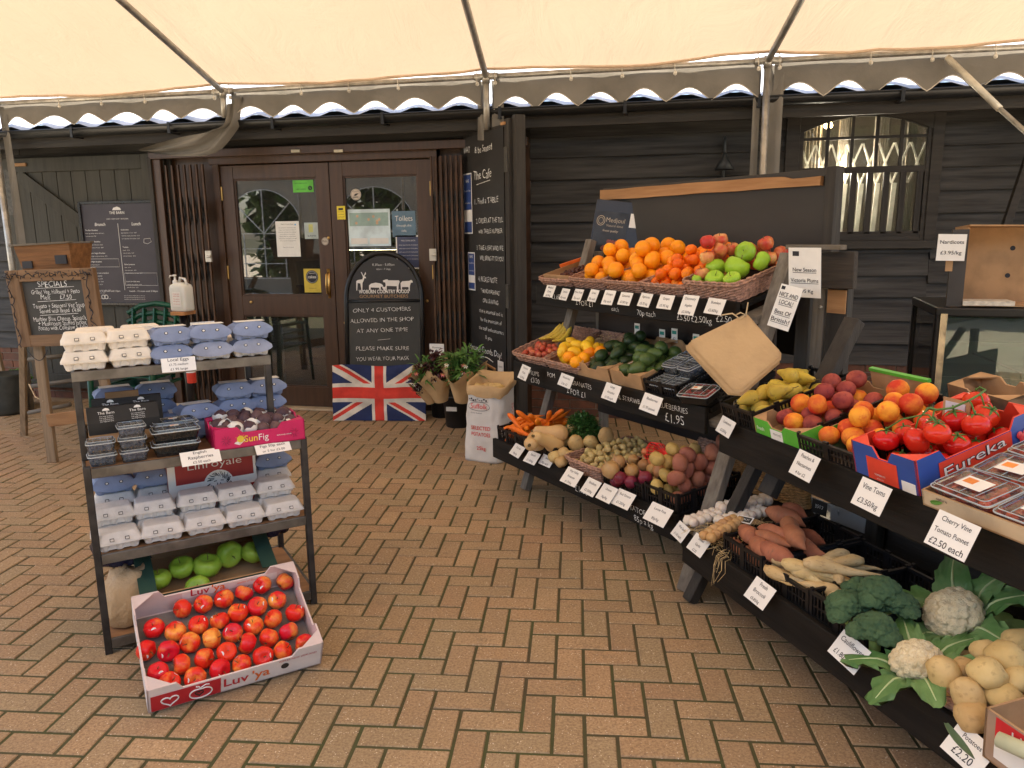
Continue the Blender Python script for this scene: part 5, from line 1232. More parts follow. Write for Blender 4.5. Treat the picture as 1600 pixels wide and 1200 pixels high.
bp2 = [placed('big_potato', B1 @ T(*toB1(px, py, h)) @ RZ(rz) @ RX(tx) @ S(s_), '') for px, py, h, rz, tx, s_ in ((1476, 1055, .10, 10, 15, .98), (1513, 1089, .09, 20, 10, .95), (1542, 1053, .14, 80, 70, .98), (1573, 1028, .16, 90, 75, 1.0), (1538, 1019, .13, 60, 60, .8), (1520, 1120, .06, 60, 80, .95), (1567, 1089, .10, 90, 70, .95), (1590, 1063, .13, 70, 60, .9), (1593, 1005, .14, 30, 80, .95), (1508, 1048, .10, 20, 50, .8), (1500, 1025, .06, 0, 80, .9), (1560, 1060, .05, 0, 80, 1), (1485, 1085, .03, 0, 80, .9), (1598, 1040, .15, 10, 90, .9))]
for o in bp2: o['label'] = 'large smooth golden potato in the near wicker basket'; o['group'] = 'large golden potatoes'
# near carton with red label and leek leaf
t = carton(.5, .3, .13, mat('near_carton', (.36, .24, .16), .7, .1), CARD, 'cardboard_tray', ears=False); p = toB1(1512, 1165, .03)
Mc = B1 @ T(p.x+.04, p.y-.0, .03) @ RZ(-2); t.matrix_world = Mc; relabel(t, 'cardboard carton with a red printed label at the bottom right corner')
mb = MB(); mb.box(.03, .3, -.0015, -.001, .07, .125, 0); mb.text('UK', .10, .085, .03, 1, -.002); mb.box(.03, .3, -.0015, -.001, .02, .068, 2); mb.obj('red_label', [RED, WHITE, WHITE], t)
mb = MB(); a = toB1(1478, 1130, .10); b = toB1(1522, 1210, .12); d = b-a
mb.leaf((0, 0, 0), (1, 0, .05), d.length, .022, -.12, n=8); tag(mb.obj('leek_leaf', mat('leek_leaf', (.06, .12, .06), .5, .2), M=B1 @ frame(a, d, Vector((0, 0, 1)).cross(d)), smooth=True), 'long narrow green leek leaf hanging over the near price card', 'leaf')
MB().tube([(0, 0, 0), (.25, .06, .02)], [.018, .022], 12).obj('leek', mat('leek_stalk', (.6, .62, .42), .4, .1), M=B1 @ T(*toB1(1560, 1155, .13)), smooth=True)
tag(D.objects['leek'], 'pale leek stalk lying across the potato basket', 'leek')
# blue translucent tub with plastic strips
p = toB1(1256, 800, .0); TUB = glassy('blue_grey_tub', (.6, .68, .72), .42, .1, 1.1)
t = thing('plastic_tub', 'cloudy blue-grey plastic tub with a dark handwritten label on the empty slats', 'tub', B1 @ T(p.x+.03, p.y, .006) @ RZ(8))
mb = MB(); W_, D_, H_ = .30, .2, .09
vs = []; 
for k_, z in ((.88, 0), (1, H_), (1.03, H_), (1.03, H_-.008)): vs += [(-W_/2*k_+W_/2, -D_/2*k_+D_/2, z), (W_/2*k_+W_/2, -D_/2*k_+D_/2, z), (W_/2*k_+W_/2, D_/2*k_+D_/2, z), (-W_/2*k_+W_/2, D_/2*k_+D_/2, z)]
mb.add(vs, [(k*4+i, k*4+(i+1) % 4, (k+1)*4+(i+1) % 4, (k+1)*4+i) for k in range(3) for i in range(4)]+[(3, 2, 1, 0)]); mb.obj('tub', TUB, t)
mb = MB(); rr = random.Random(6)
for k in range(26):
    a = rr.uniform(.03, .27); b = rr.uniform(.02, .17); mb.tube([(a, b, .01+rr.random()*.04), (a+rr.uniform(-.06, .06), b+rr.uniform(-.05, .05), .03+rr.random()*.045), (a+rr.uniform(-.1, .1), b+rr.uniform(-.03, .03), .02+rr.random()*.05)], .0022, 5)
q = mb.obj('clear_strips', glassy('clear_strip', (.85, .88, .9), .6, .1, 1), t)
mb = MB(); mb.box(.02, .1, -.006, -.004, .015, .075, 0); mb.text('3517', .06, .04, .016, 1, -.0065, wob=.05); mb.obj('dark_label', [SLATE, CHALK], t, RX(-6))

# ================================================================ STAND B, upper shelf
x = [between(B2, a, b, *LB2) for a, b in ((1130, 1180), (1182, 1250), (1254, 1336), (1340, 1440), (1446, 1700))]
t = crate(x[0][1]-x[0][0], .46, .085); t.matrix_world = B2 @ T(x[0][0], .005, .002); relabel(t, 'black lattice crate of yellow pears at the left end of the near stand', None, gC)
pile(B2, x[0][0]+.01, x[0][1]-.01, .04, .40, [('pear', .032, .98)], 20, 4, .015, .6, 'knobbly yellow-green pear in the black crate', 'pears in the crate', flat=True)
# peach carton, with green and white printed front
GP = mat('bright_green_print', (.10, .42, .04), .45, .1, bmp=.02)
t = carton(x[1][1]-x[1][0]+.02, .48, .075, GP, CARD, 'cardboard_tray', ears=True); t.matrix_world = B2 @ T(x[1][0], .0, .002); relabel(t, 'cardboard peach tray with bright green printed front and rear handle hole')
W_ = x[1][1]-x[1][0]
mb = MB(); mb.box(.1, .17, -.002, -.001, .008, .05, 0); mb.text('fresh', .04, .03, .016, 0, -.002); mb.text('PEACHES', .14, .03, .008, 1, -.0025); mb.obj('printed_label', [WHITE, INK], t)
mb = MB(); Wb_ = .28; mb.M = T(W_-.16, .485, 0); mb.box(0, Wb_, 0, .006, 0, .12, 0); mb.box(0, Wb_, -.006, .012, .12, .132, 1); mb.prism([(.1, .065), (.17, .065), (.17, .09), (.1, .09)], -.003, -.001, 2); mb.obj('back_flap', [CARD, GP, INK], t)
SLB = mat('striped_crate_black', (.012, .012, .01), .5, bmp=0)
t = crate(x[2][1]-x[2][0]+.03, .5, .07); t.matrix_world = B2 @ T(x[2][0]-.01, .0, .002); relabel(t, 'black slatted crate of mixed peaches and nectarines beside the tomato box', None, gC)
pile(B2, x[1][0]+.01, x[1][1]+.0, .03, .44, [('peach', .037, 1), ('dark_peach', .037, 1), ('dark_peach', .036, 1)], 19, 2, .015, .6, {'peach': ('orange and red peach in the green-fronted tray', 'orange peaches in the green-fronted tray'), 'dark_peach': ('dusky purple-red peach in the green-fronted tray', 'dusky peaches in the green-fronted tray')}, mound=.3)
pile(B2, x[2][0]+.0, x[2][1]+.01, .03, .48, [('peach', .038, 1.02), ('peach', .037, 1.0), ('peach', .038, 1.03)], 21, 7, .015, .6, 'large glossy orange-red nectarine in the black slatted crate', mound=.35)
t = carton(.26, .14, .08, CARD_D, CARD, 'cardboard_tray', ears=True); t.matrix_world = B2 @ T(x[2][0]+.14, .53, .03) @ RZ(-6); relabel(t, 'crumpled empty cardboard tray behind the nectarines')
# tomato box
BLUEP = mat('royal_blue_print', (.03, .075, .30), .4, .08, bmp=.02); REDP = mat('bright_red_print', (.72, .06, .03), .4, .08, bmp=.02)
W_ = x[3][1]-x[3][0]; t = carton(W_, .47, .125, BLUEP, REDP, 'printed_box'); t.matrix_world = B2 @ T(x[3][0], -.005, .002); relabel(t, 'blue and red printed cardboard box of vine tomatoes')
mb = MB(); mb.box(.06, W_-.075, -.002, -.001, .0, .088, 0); mb.box(W_-.062, W_-.01, -.002, -.001, .006, .045, 1); mb.text('tomatoes', .11, .03, .008, 1, -.003); mb.text('of the sun', .11, .017, .005, 1, -.003); mb.obj('front_print', [REDP, WHITE], t)
mb = MB(); mb.M = frame((W_+.0015, 0, 0), (0, 1, 0), (-1, 0, 0)); mb.box(.08, .36, -.0015, -.0005, .001, .0885, 0); mb.text('Eureka', .215, .045, .032, 2, -.003, wid=.24, off=.03, rot=4); mb.text('Eureka', .215, .045, .032, 1, -.004, wid=.24, off=.0, rot=4)
rr = random.Random(3)
for k in range(9): mb.lathe(sph(.012, 1, 5), 10, 3, M=T(.41+rr.uniform(-.02, .02), -.002, .05+rr.uniform(-.022, .022)) @ SC(1, .12, 1))
mb.obj('side_print', [REDP, WHITE, INK, mat('printed_tomato', (.6, .04, .05), .35, bmp=0)], t)
mb = MB(); mb.M = T(.075, .335, .04) @ RX(-12); mb.box(-.05, .05, 0, .004, 0, .115, 0); mb.box(-.038, .036, -.003, -.001, .01, .105, 1); mb.obj('folded_card', [CARD, mat('pale_lilac_card', (.62, .6, .66), .5, bmp=0)], t)
tm = pile(B2, x[3][0]+.012, x[3][1]-.012, .015, .455, [('tomato', .037, 1.0), ('tomato', .040, 1.08)], 23, 12, .008, .4, mound=.25)
rr = random.Random(6)
for o in tm: o.matrix_world = T(*o.matrix_world.translation) @ RZ(rr.uniform(0, 360)) @ RX(rr.gauss(25, 25)) @ S(o.matrix_world.to_scale().x)
for o in tm: o['label'] = 'shiny ripe tomato on the vine in the blue and red box'; o['group'] = 'vine tomatoes'
mb = MB(); vx = (x[3][0]+x[3][1])/2; top = sorted([B2.inverted() @ o.matrix_world.translation for o in tm], key=lambda v: -v.z)[:9]
top.sort(key=lambda v: v.y); sp_ = [Vector((vx+.02*math.sin(k*1.2), .06+.36*k/8, max([v.z for v in top if abs(v.y-(.06+.36*k/8)) < .09] or [.08])+.045+.004*math.sin(k*2))) for k in range(9)]
mb.tube(sp_[2:], .0036, 7)
for v in top:
    a = min(sp_[2:], key=lambda q: (q-v).length); mb.tube([a, (a+v)/2+Vector((0, 0, .03)), v+Vector((0, 0, .034))], .0026, 6)
tag(mb.obj('tomato_vine', CLX, M=B2, smooth=True), 'branching green vine lying over the tomatoes', 'vine')
# tray of cherry tomato punnets
t = carton(.72, .44, .05, mat('pale_printed_carton', (.55, .42, .27), .7, .08, 12, .1), CARD, 'cardboard_tray', ears=False); t.matrix_world = B2 @ T(x[4][0]+.012, -.02, .002); relabel(t, 'pale cardboard tray of cherry tomato punnets at the near end of the upper shelf')
mb = MB()
for k, (a, s_) in enumerate(((.03, .5), (.40, 1), (.46, .8), (.5, .9))): mb.leaf((a, -.002, .02), (1, 0, .3), .09*s_, .03*s_, 0, up=(0, -1, 0), n=6)
mb.text('nature', .07, .035, .01, 1, -.002); mb.obj('printed_leaves', [mat('printed_leaf', (.1, .25, .04), .5, bmp=0), INK], t)
k = 0
for j in range(3):
    for i in range(3):
        o = placed('tomato_punnet', B2 @ T(x[4][0]+.125+.2*i, .06+.145*j, .008+(0 if (i+j) % 2 else .006)) @ RZ(random.uniform(-4, 4)), ''); k += 1
        o['label'] = 'clear punnet of cherry tomatoes with orange label, %s row of pale tray, %s' % (['front', 'middle', 'back'][j], ['left', 'centre', 'right'][i]); o['group'] = 'cherry tomato punnets'

# ================================================================ PRICE CARDS
m_lam = mat('laminated_card', (.80, .78, .73), .22, .02, 10, .03, 8, spec=.6)
def card(tf, px, py, W_, H_, lines, label, h=.012, tilt=42, rz=0, over=.45, sh=0):
    """card resting over the lip; px,py = its centre in the photograph"""
    if tf in (A1, A2, A3): W_ *= 1.14; H_ *= 1.14; lines = [(a, b*1.14) for a, b in lines]
    p = hit(tf, px, py, h); t = thing('price_card', label, 'price card', tf @ T(p.x, min(p.y, .03), h+.004) @ RZ(rz) @ RX(-tilt), 'white laminated price cards')
    mb = MB(); mb.box(-W_/2, W_/2, 0, .001, -H_/2, H_/2); mb.obj('card', m_lam, t)
    mb = MB(); n = len(lines)
    for k, (s_, sz) in enumerate(lines):
        z = H_/2-H_*(k+.5)/n-.003; mb.text(s_, 0, z-sz*.35, sz, 0, -.0006, off=.004, wid=min(W_*.86, len(s_)*sz*.62))
    mb.obj('lettering', INK, t); return t
def c2(a, b, c=None): return [(a, .011), (b, .011)]+([(c, .010)] if c else [])
for px, py, W_, H_, ln, lab in (
 (859, 456, .085, .065, c2('Medjoul', 'Dates', '£6.95kg'), 'dates price card at the left end of the top tier'), (882, 461, .075, .06, c2('Lemons', '35p each'), 'lemons price card, first of three overlapping cards on the top tier'),
 (903, 462, .075, .06, c2('Pink Fruit', '75p each'), 'middle one of the three overlapping price cards on the top tier'), (927, 463, .075, .06, c2('Limes', '30p each'), 'limes price card, last of the three overlapping cards on the top tier'),
 (951, 466, .08, .07, c2('Oranges', '70p each'), 'oranges price card below the third basket of the top tier'), (977, 468, .085, .06, c2('Satsumas', '£3.80 kg'), 'satsumas price card on the top tier'),
 (1008, 470, .085, .062, c2('Apricots', '£5.75 kg'), 'apricots price card below the clementines'), (1040, 473, .09, .062, c2('Grapes', '£5.95 kg'), 'grapes price card below the rosy apples'),
 (1076, 478, .09, .085, c2('Discovery', 'Apples', '£2.50/kg'), 'tall Discovery Apples price card on the top tier'), (1117, 480, .10, .065, c2('Bramleys', '£2.60/kg'), 'bramleys price card at the right end of the top tier')):
    card(A3, px, py, W_, H_, ln, lab, rz=-6+px % 9, tilt=38)
for px, py, W_, H_, ln, lab in ((819, 583, .10, .075, c2('Victoria', 'Plums', '£2.95/kg'), 'plums price card at the left end of the middle tier'), (884, 596, .12, .06, c2('Nectarines', '3 for £2'), 'nectarines price card below the lemons'), (955, 614, .115, .075, c2('Large', 'Avocados', '£1.00 each'), 'avocados price card on the middle tier'), (1017, 632, .125, .075, c2('Blueberries', '£1.95 punnet'), 'blueberries price card on the middle tier')):
    card(A2, px, py, W_, H_, ln, lab, rz=-8+px % 7, tilt=40)
for px, py, W_, H_, ln, lab in ((808, 705, .11, .065, c2('Carrots', '95p/kg'), 'carrots price card, leftmost on the bottom tier'), (831, 716, .10, .065, c2('Squash', '£1.50/kg'), 'squash price card overlapping the carrots card'), (854, 721, .10, .055, c2('Swede', '95p each'), 'swede price card, third from the left on the bottom tier'), (893, 746, .12, .08, c2('Wye Valley', 'Potatoes', '£1.75/kg'), 'new potatoes price card below the wicker basket'),
                              (923, 762, .10, .075, c2('Shallots', '£2.50/kg'), 'shallots price card, first of three joined cards'), (948, 772, .10, .075, c2('Onions', '76p/kg'), 'onions price card, middle of three joined cards'), (974, 781, .11, .075, c2('Red Onions', '£1.20/kg'), 'red onions price card, last of three joined cards'), (1028, 805, .125, .08, c2('Loose Pots', '85p/kg'), 'Loose Pots price card below the potato crate')):
    card(A1, px, py, W_, H_, ln, lab, rz=-6+px % 8, tilt=45)
for px, py, W_, H_, ln, lab, tf in ((1063, 832, .11, .07, c2('Wet Garlic', '£1.50 each'), 'garlic price card at the left end of the near lower shelf', B1), (1091, 853, .115, .075, c2('Smoked', 'Garlic', '£2.25'), 'smoked garlic price card with curled straw beside it', B1),
     (1187, 928, .12, .085, [('Fresh', .014), ('Broccoli', .014), ('£5.85/kg', .010)], 'Fresh Broccoli price card on the near lower lip', B1), (1326, 1020, .135, .085, [('Cauliflower', .016), ('£1.80 each', .016)], 'Cauliflower price card on the near lower lip', B1), (1512, 1172, .12, .085, [('Potatoes', .012), ('£2.20', .02)], 'partly hidden price card at the bottom right corner', B1),
     (1134, 668, .12, .07, c2('Conference', '£2.50/kg'), 'Conference pears price card on the upper near lip', B2), (1257, 729, .12, .09, [('Peaches &', .013), ('Nectarines', .013), ('4 for £2', .011)], 'Peaches and Nectarines price card', B2), (1361, 777, .125, .09, [('Vine Toms', .017), ('£3.50/kg', .017)], 'Vine Toms price card below the tomato box', B2), (1487, 838, .135, .10, [('Cherry Vine', .014), ('Tomato Punnet', .014), ('£2.50 each', .018)], 'Cherry Vine Tomato Punnet price card, largest on the upper near lip', B2)):
    card(tf, px, py, W_, H_, ln, lab, rz=-8+px % 6, tilt=40)
mb = MB(); p = hit(B1, 1128, 868, .02); rr = random.Random(9)
for k in range(9):
    q = Vector((p.x+rr.uniform(-.02, .05), -.015, .015)); mb.tube([q+Vector((0, .02, .005)), q, q+Vector((rr.uniform(-.02, .02), -.01, -.04)), q+Vector((rr.uniform(-.03, .02), -.015+rr.uniform(-.01, .01), -.05-rr.random()*.09))], .0009, 4)
tag(mb.obj('straw', STRAW, M=B1), 'wisps of straw hanging over the near lower lip', 'straw', kind='stuff')

# papers and paper bags at the end of the far stand
def sheet(name, M, W_, H_, lines, label, extra=None, m_=PAPER, cat='notice', group=None):
    t = thing(name, label, cat, M, group); mb = MB(); mb.box(-W_/2, W_/2, 0, .0015, -H_, 0); mb.obj('sheet', m_, t)
    mb = MB()
    for s_, z, sz, ul in lines:
        w_ = min(W_*.86, len(s_)*sz*.68); mb.text(s_, 0, -z, sz, 0, -.0012, off=.006, wid=w_)
        if ul: mb.box(-w_/2, w_/2, -.0014, -.001, -z-.006, -z-.004)
    if extra: extra(mb)
    mb.obj('lettering', INK, t); return t
p = onS(1257, 387, .42); sheet('notice', fA @ T(p.x, .42, p.z) @ RZ(6) @ RX(6), .15, .21, [('New Season', .10, .016, 1), ('Victoria Plums', .145, .016, 1), ('£2.95 Kg', .19, .015, 0)], 'white sheet advertising new season plums pinned to the grey end post', lambda m: m.box(-.055, -.025, -.0014, -.001, -.035, -.015), group='notices on the end post')
p = onS(1238, 447, .36); sheet('notice', fA @ T(p.x, .36, p.z) @ RX(-14) @ RY(9), .115, .185, [('NICE AND', .05, .018, 1), ('LOCAL!', .082, .018, 1), ('Best Of', .125, .018, 1), ('British!', .158, .018, 1)], 'white sheet reading nice and local below the plum notice', lambda m: m.box(-.05, -.03, -.0014, -.001, -.022, -.008), group='notices on the end post')
p = onS(1160, 493, -.05)
t = thing('paper_bags', 'bundle of brown paper bags hanging by one corner from the end of the top tier', 'paper bags', T(*(fA @ Vector((p.x, -.06, p.z)))) @ RZ(-14) @ RX(-4))
dia = .25
q = [(0, 0), (.165, -.155), (.165, -.185), (.0, -.345), (-.035, -.345), (-.245, -.15), (-.25, -.13)]
c_ = [((x_+.02)*.80, z_*.84) for x_, z_ in q]
mb = MB()
for k in range(7):
    o_ = .005*k; jx = .007*math.sin(k*2.1); jz = .006*math.cos(k*1.7); mb.prism([(x_+jx-(.004*k if x_ < 0 else 0), z_+jz-(.003*k if z_ < -.1 else 0)) for x_, z_ in c_], o_, o_+.0028)
bag = mb.obj('bags', KRAFT, t)
mb = MB(); mb.tube([(-.07, -.006, .0), (-.03, -.008, .008), (.0, -.008, -.012), (.02, -.008, .004), (.0, -.004, .012), (-.02, .0, .0)], .0028, 6); mb.tube([(.02, -.005, -.0), (.02, .03, .05)], .0028, 6); mb.obj('string', mat('natural_string', (.5, .38, .22), .9, .2), t, smooth=True)
# ================================================================ SHELF TROLLEY
oT = G(165, 1025); eT = G(487, 945); uT = (eT-oT).normalized(); bT = Vector((-uT.y, uT.x, 0)); TW = (eT-oT).length; TF = frame(oT, uT, bT)
tr = thing('shelf_trolley', 'tall bare steel shelf trolley with wooden shelves of egg boxes and fruit', 'trolley', TF)
Z1, Z2, Z3, Z0 = 1.075, .735, .40, .06; S1 = .14; TD = .56; W1 = .70
SHW = mat('worn_plywood', (.33, .17, .075), .6, col2=(.24, .12, .055), sc=6, bmp=.2, bsc=50, st=(1, 4, 4))
for x_, y_, z0, z1 in ((0, 0, 0, Z2+.01), (TW, 0, 0, Z2+.01), (0, TD, 0, Z1), (TW, TD, 0, Z2+.01), (0, S1, Z2, Z1), (W1, S1, Z2, Z1), (W1, TD, Z2, Z1)):
    mb = MB(); mb.box(x_-.0, x_+.026, y_, y_+.026, z0, z1); mb.obj('post', DKSTEEL, tr, bevel=.003)
for z, w0, y0, d_ in ((Z1, W1+.026, S1, TD+.026-S1), (Z2, TW+.026, 0, TD+.026), (Z3, TW+.026, 0, TD+.026), (Z0, TW+.026, 0, TD+.026)):
    mb = MB(); mb.box(.012, w0-.012, y0+.012, y0+d_-.012, z-.012, z); mb.obj('shelf_board', SHW, tr)
    mb = MB(); mb.box(0 if z == Z1 else .0265, w0 if z == Z1 else w0-.0265, y0-.002, y0+.012, z-.035, z+.003); mb.box(.0265, w0-.0265, y0+d_-.012, y0+d_, z-.035, z+.003); mb.box(0, .012, y0+.0265, y0+d_-.0265, z-.034, z+.002); mb.box(w0-.012, w0, y0+.0265, y0+d_-.0265, z-.034, z+.002)
    mb.obj('shelf_rim', STEEL, tr, bevel=.002)
def tp(px, py, z): return hit(TF, px, py, z)
# egg boxes
EW = mat('white_pulp', (.74, .68, .58), .85, .05, 20, .35, 120); EG = mat('grey_pulp', (.60, .57, .53), .9, .08, 20, .45, 120); EB = mat('blue_pulp', (.21, .265, .41), .85, .08, 20, .35, 120); EBL = mat('dull_blue_pulp', (.27, .31, .42), .88, .1, 20, .35, 120)
def egg_box(kind):
    def f():
        t = D.objects.new('egg_box', None); COL.objects.link(t); tag(t, '', 'egg box')
        body, lidm = {'white': (EW, EW), 'grey': (EG, EG), 'blue': (EB, EB), 'bluegrey': (EG, EBL)}[kind]
        W_, D_ = .15, .105; mb = MB()
        for i in range(3):
            for j in range(2):
                cx, cy = -W_/2+W_*(i+.5)/3, -D_/2+D_*(j+.5)/2
                mb.lathe([(.012, 0), (.0155, .004), (.0195, .018), (.0235, .031)], 14, M=T(cx, cy, 0))
        mb.box(-W_/2-.004, W_/2+.004, -D_/2-.004, D_/2+.004, .0305, .034); mb.box(-W_/2+.012, W_/2-.012, -D_/2+.012, D_/2-.012, .006, .03); mb.obj('cups', body, t, smooth=False, bevel=.0)
        blue = kind in ('blue', 'bluegrey'); mb = MB(); n = 12; rings = []
        def ring(kx, ky, z, dip=0):
            out = []; x1, y1 = W_/2*kx, D_/2*ky; r_ = .014
            for cx, cy, s in ((1, -1, -90), (1, 1, 0), (-1, 1, 90), (-1, -1, 180)):
                for j in range(4): a = R(s+90*j/3); out.append([cx*(x1-r_)+r_*math.cos(a), cy*(y1-r_)+r_*math.sin(a), z])
            return out
        if blue:      # curved front flap: a wide lens shape
            n = 18; front = []
            for y_, sgn in ((-D_/2-.006, 1), (D_/2+.006, -1)):
                vs = []; 
                for k in range(n+1):
                    s_ = 2*k/n-1; xx = s_*(W_/2+.006); zlow = .036-.021*(1-s_*s_)**.6; zt = .072-.012*abs(s_)**4
                    vs += [(xx, y_*(1.03), zlow), (xx*.97, y_, (zlow+zt)/2), (xx*.80, y_*.62, zt)]
                front.append(vs)
            for vs in front:
                mb.add(vs, [(3*k+j, 3*k+3+j, 3*k+4+j, 3*k+1+j) for k in range(n) for j in (0, 1)])
            a, b = front; tp_ = [a[3*k+2] for k in range(n+1)]+[b[3*k+2] for k in range(n, -1, -1)]
            mb.add([a[3*k+2] for k in range(n+1)]+[b[3*k+2] for k in range(n+1)], [(k, k+1, n+2+k, n+1+k) for k in range(n)])
            for s0 in (0, n): mb.add([a[3*s0], a[3*s0+1], a[3*s0+2], b[3*s0+2], b[3*s0+1], b[3*s0]], [(0, 1, 2, 3, 4, 5)])
        else:
            rs = [ring(1.07, 1.10, .030), ring(1.07, 1.10, .038), ring(.98, .96, .050), ring(.88, .82, .069), ring(.82, .74, .072)]; vs = sum(rs, []); m_ = 16
            mb.add(vs, [(k*m_+i, k*m_+(i+1) % m_, (k+1)*m_+(i+1) % m_, (k+1)*m_+i) for k in range(4) for i in range(m_)]+[tuple(range(4*m_, 5*m_))])
        mb.obj('lid', lidm, t, smooth=blue, bevel=0 if blue else .002)
        hole = mat('dark_latch_hole', (.03, .028, .025), .9, bmp=0)
        for s_ in (-1, 1):
            mb = MB(); y_ = -D_/2*(.97 if blue else 1.0); z = .05 if blue else .049; ang = 27 if blue else 35
            mb.M = T(s_*.026, y_-.0045+(.001 if blue else -.0), z) @ RX(90-ang)
            if blue: mb.lathe([(.0075, 0), (.0075, .0012)], 12, 0, sx=1, sy=.8); mb.lathe([(.0045, .001), (.0045, .003)], 10, 1, sx=1, sy=.8)
            else: mb.box(-.0075, .0075, -.006, .006, -.001, .0010, 0); mb.box(-.0055, .0055, -.005, .003, .001, .0026, 1)
            mb.obj('latch', [hole, PAPER if blue else lidm], t)
        mb = MB(); mb.box(-W_/2*.78, W_/2*.78, -D_/2*.5, D_/2*.5, .0725, .0732); 
        if blue: mb.obj('top_label', PAPER, t)
        return t
    return f
_EB = {}
def eggs(kind, px, py, z, rz, label, dz=0, dy=0, tilt=0):
    p = tp(px, py, z+dz); inst('egg_'+kind, egg_box(kind), TF @ T(p.x, p.y+.045+dy, z+dz+.001) @ RZ(rz) @ RX(tilt), label, 'egg boxes on the trolley')
Hh = .0705
for k, (kd, px, py, nm) in enumerate((('white', 133, 570, 'first'), ('white', 201, 564, 'second'), ('blue', 258, 556, 'third'), ('bluegrey', 318, 550, 'fourth'), ('bluegrey', 375, 546, 'fifth'))):
    p = tp(px, py, Z1); 
    for l in (0, 1):
        kk = kd if not (kd == 'bluegrey' and l) else 'blue'
        inst('egg_'+kk, egg_box(kk), TF @ T(p.x+.006*l*(-1)**k, S1+.065+.004*l, Z1+.002+Hh*l) @ RZ([-3, 2, 4, -2, 1][k]+3*l), '%s egg box on top shelf, %s of the %s column from the left' % ({'white': 'white', 'blue': 'blue', 'bluegrey': 'dusty blue'}[kd], ['bottom', 'top'][l], nm), 'egg boxes on the trolley')
for k, (kd, x_, y_, l) in enumerate((('white', .10, .19, 0), ('white', .26, .19, 0), ('white', .10, .19, 1), ('white', .26, .19, 1), ('grey', .46, .19, 0), ('grey', .62, .20, 0))):
    inst('egg_'+kd, egg_box(kd), TF @ T(x_, S1+y_, Z1+.002+Hh*l) @ RZ(2*k-4), '%s egg box, rear row of top shelf, behind the %s' % (kd, ['first white stack, lower one', 'second white stack, lower one', 'first white stack, upper one', 'second white stack, upper one', 'third column', 'fourth column'][k]), 'egg boxes on the trolley')
for x_, y_, l, rz, tx, lab in ((.44, .30, 0, 6, 0, 'blue egg box nearest the fig tray at the left on the second shelf'), (.42, .385, 0, 8, 22, 'blue egg box slanting behind the left one on the second shelf'), (.40, .455, 0, 8, 22, 'blue egg box rearmost of the slanting row on the second shelf'),
     (.44, .31, 1, 9, 0, 'blue egg box on top of the left one nearest the fig tray'), (.60, .33, 2, -2, 0, 'topmost blue egg box behind the middle of the fig tray'), (.735, .335, 2, 2, 0, 'topmost blue egg box behind the right end of the fig tray'),
     (.595, .31, 0, 0, 0, 'blue egg box behind the middle of the fig tray'), (.60, .33, 1, 4, 0, 'blue egg box second up behind the middle of the fig tray'), (.745, .32, 0, -6, 0, 'blue egg box behind the right end of the fig tray'), (.735, .345, 1, -3, 0, 'blue egg box second up behind the right end of the fig tray'),
     (.14, .50, 0, 2, 0, 'blue egg box at the bottom of the rear left stack on the second shelf'), (.14, .50, 1, -2, 0, 'blue egg box in the middle of the rear left stack on the second shelf'), (.15, .50, 2, 3, 0, 'blue egg box on top of the rear left stack on the second shelf'), (.30, .51, 0, 3, 0, 'blue egg box at the bottom of the second rear stack on the second shelf'), (.30, .51, 1, 1, 0, 'blue egg box in the middle of the second rear stack on the second shelf'), (.31, .51, 2, -2, 0, 'blue egg box on top of the second rear stack on the second shelf')):
    inst('egg_blue', egg_box('blue'), TF @ T(x_, y_, Z2+.002+Hh*l+.02*(tx > 0)) @ RZ(rz) @ RX(tx), lab, 'egg boxes on the trolley')
row = (('grey', 184, 862), ('grey', 251, 847), ('grey', 315, 834), ('grey', 380, 819), ('grey', 437, 806))
for k, (kd, px, py) in enumerate(row):
    xx = .09+k*.155
    inst('egg_grey', egg_box('grey'), TF @ T(xx, .065, Z3+.002) @ RZ([3, -2, 2, -1, 1][k]), 'grey egg box in the front row of the third shelf, %s' % ORD[k], 'egg boxes on the trolley')
    inst('egg_grey', egg_box('grey'), TF @ T(xx-.012, .165, Z3+.002+.0) @ RZ([-2, 3, 1, -4, 2][k]), 'grey egg box in the lower second row of the third shelf, %s' % ORD[k], 'egg boxes on the trolley')
    inst('egg_grey', egg_box('grey'), TF @ T(xx-.012+.004*(-1)**k, .155, Z3+.002+Hh) @ RZ([1, -3, -2, 4, -1][k]), 'grey egg box in the raised second row of the third shelf, %s' % ORD[k], 'egg boxes on the trolley')
for k, (x_, l, kd) in enumerate(((.10, 0, 'grey'), (.10, 1, 'grey'), (.10, 2, 'blue'), (.255, 0, 'grey'), (.255, 1, 'grey'), (.255, 2, 'blue'), (.735, 0, 'grey'), (.735, 1, 'grey'), (.735, 2, 'blue'))):
    inst('egg_'+kd, egg_box(kd), TF @ T(x_, .34, Z3+.002+Hh*l) @ RZ(3*(-1)**k), '%s egg box at the back of the third shelf, %s of the %s stack' % (kd, ['bottom', 'middle', 'top'][l], ['first', 'second', 'right-hand'][k//3]), 'egg boxes on the trolley')
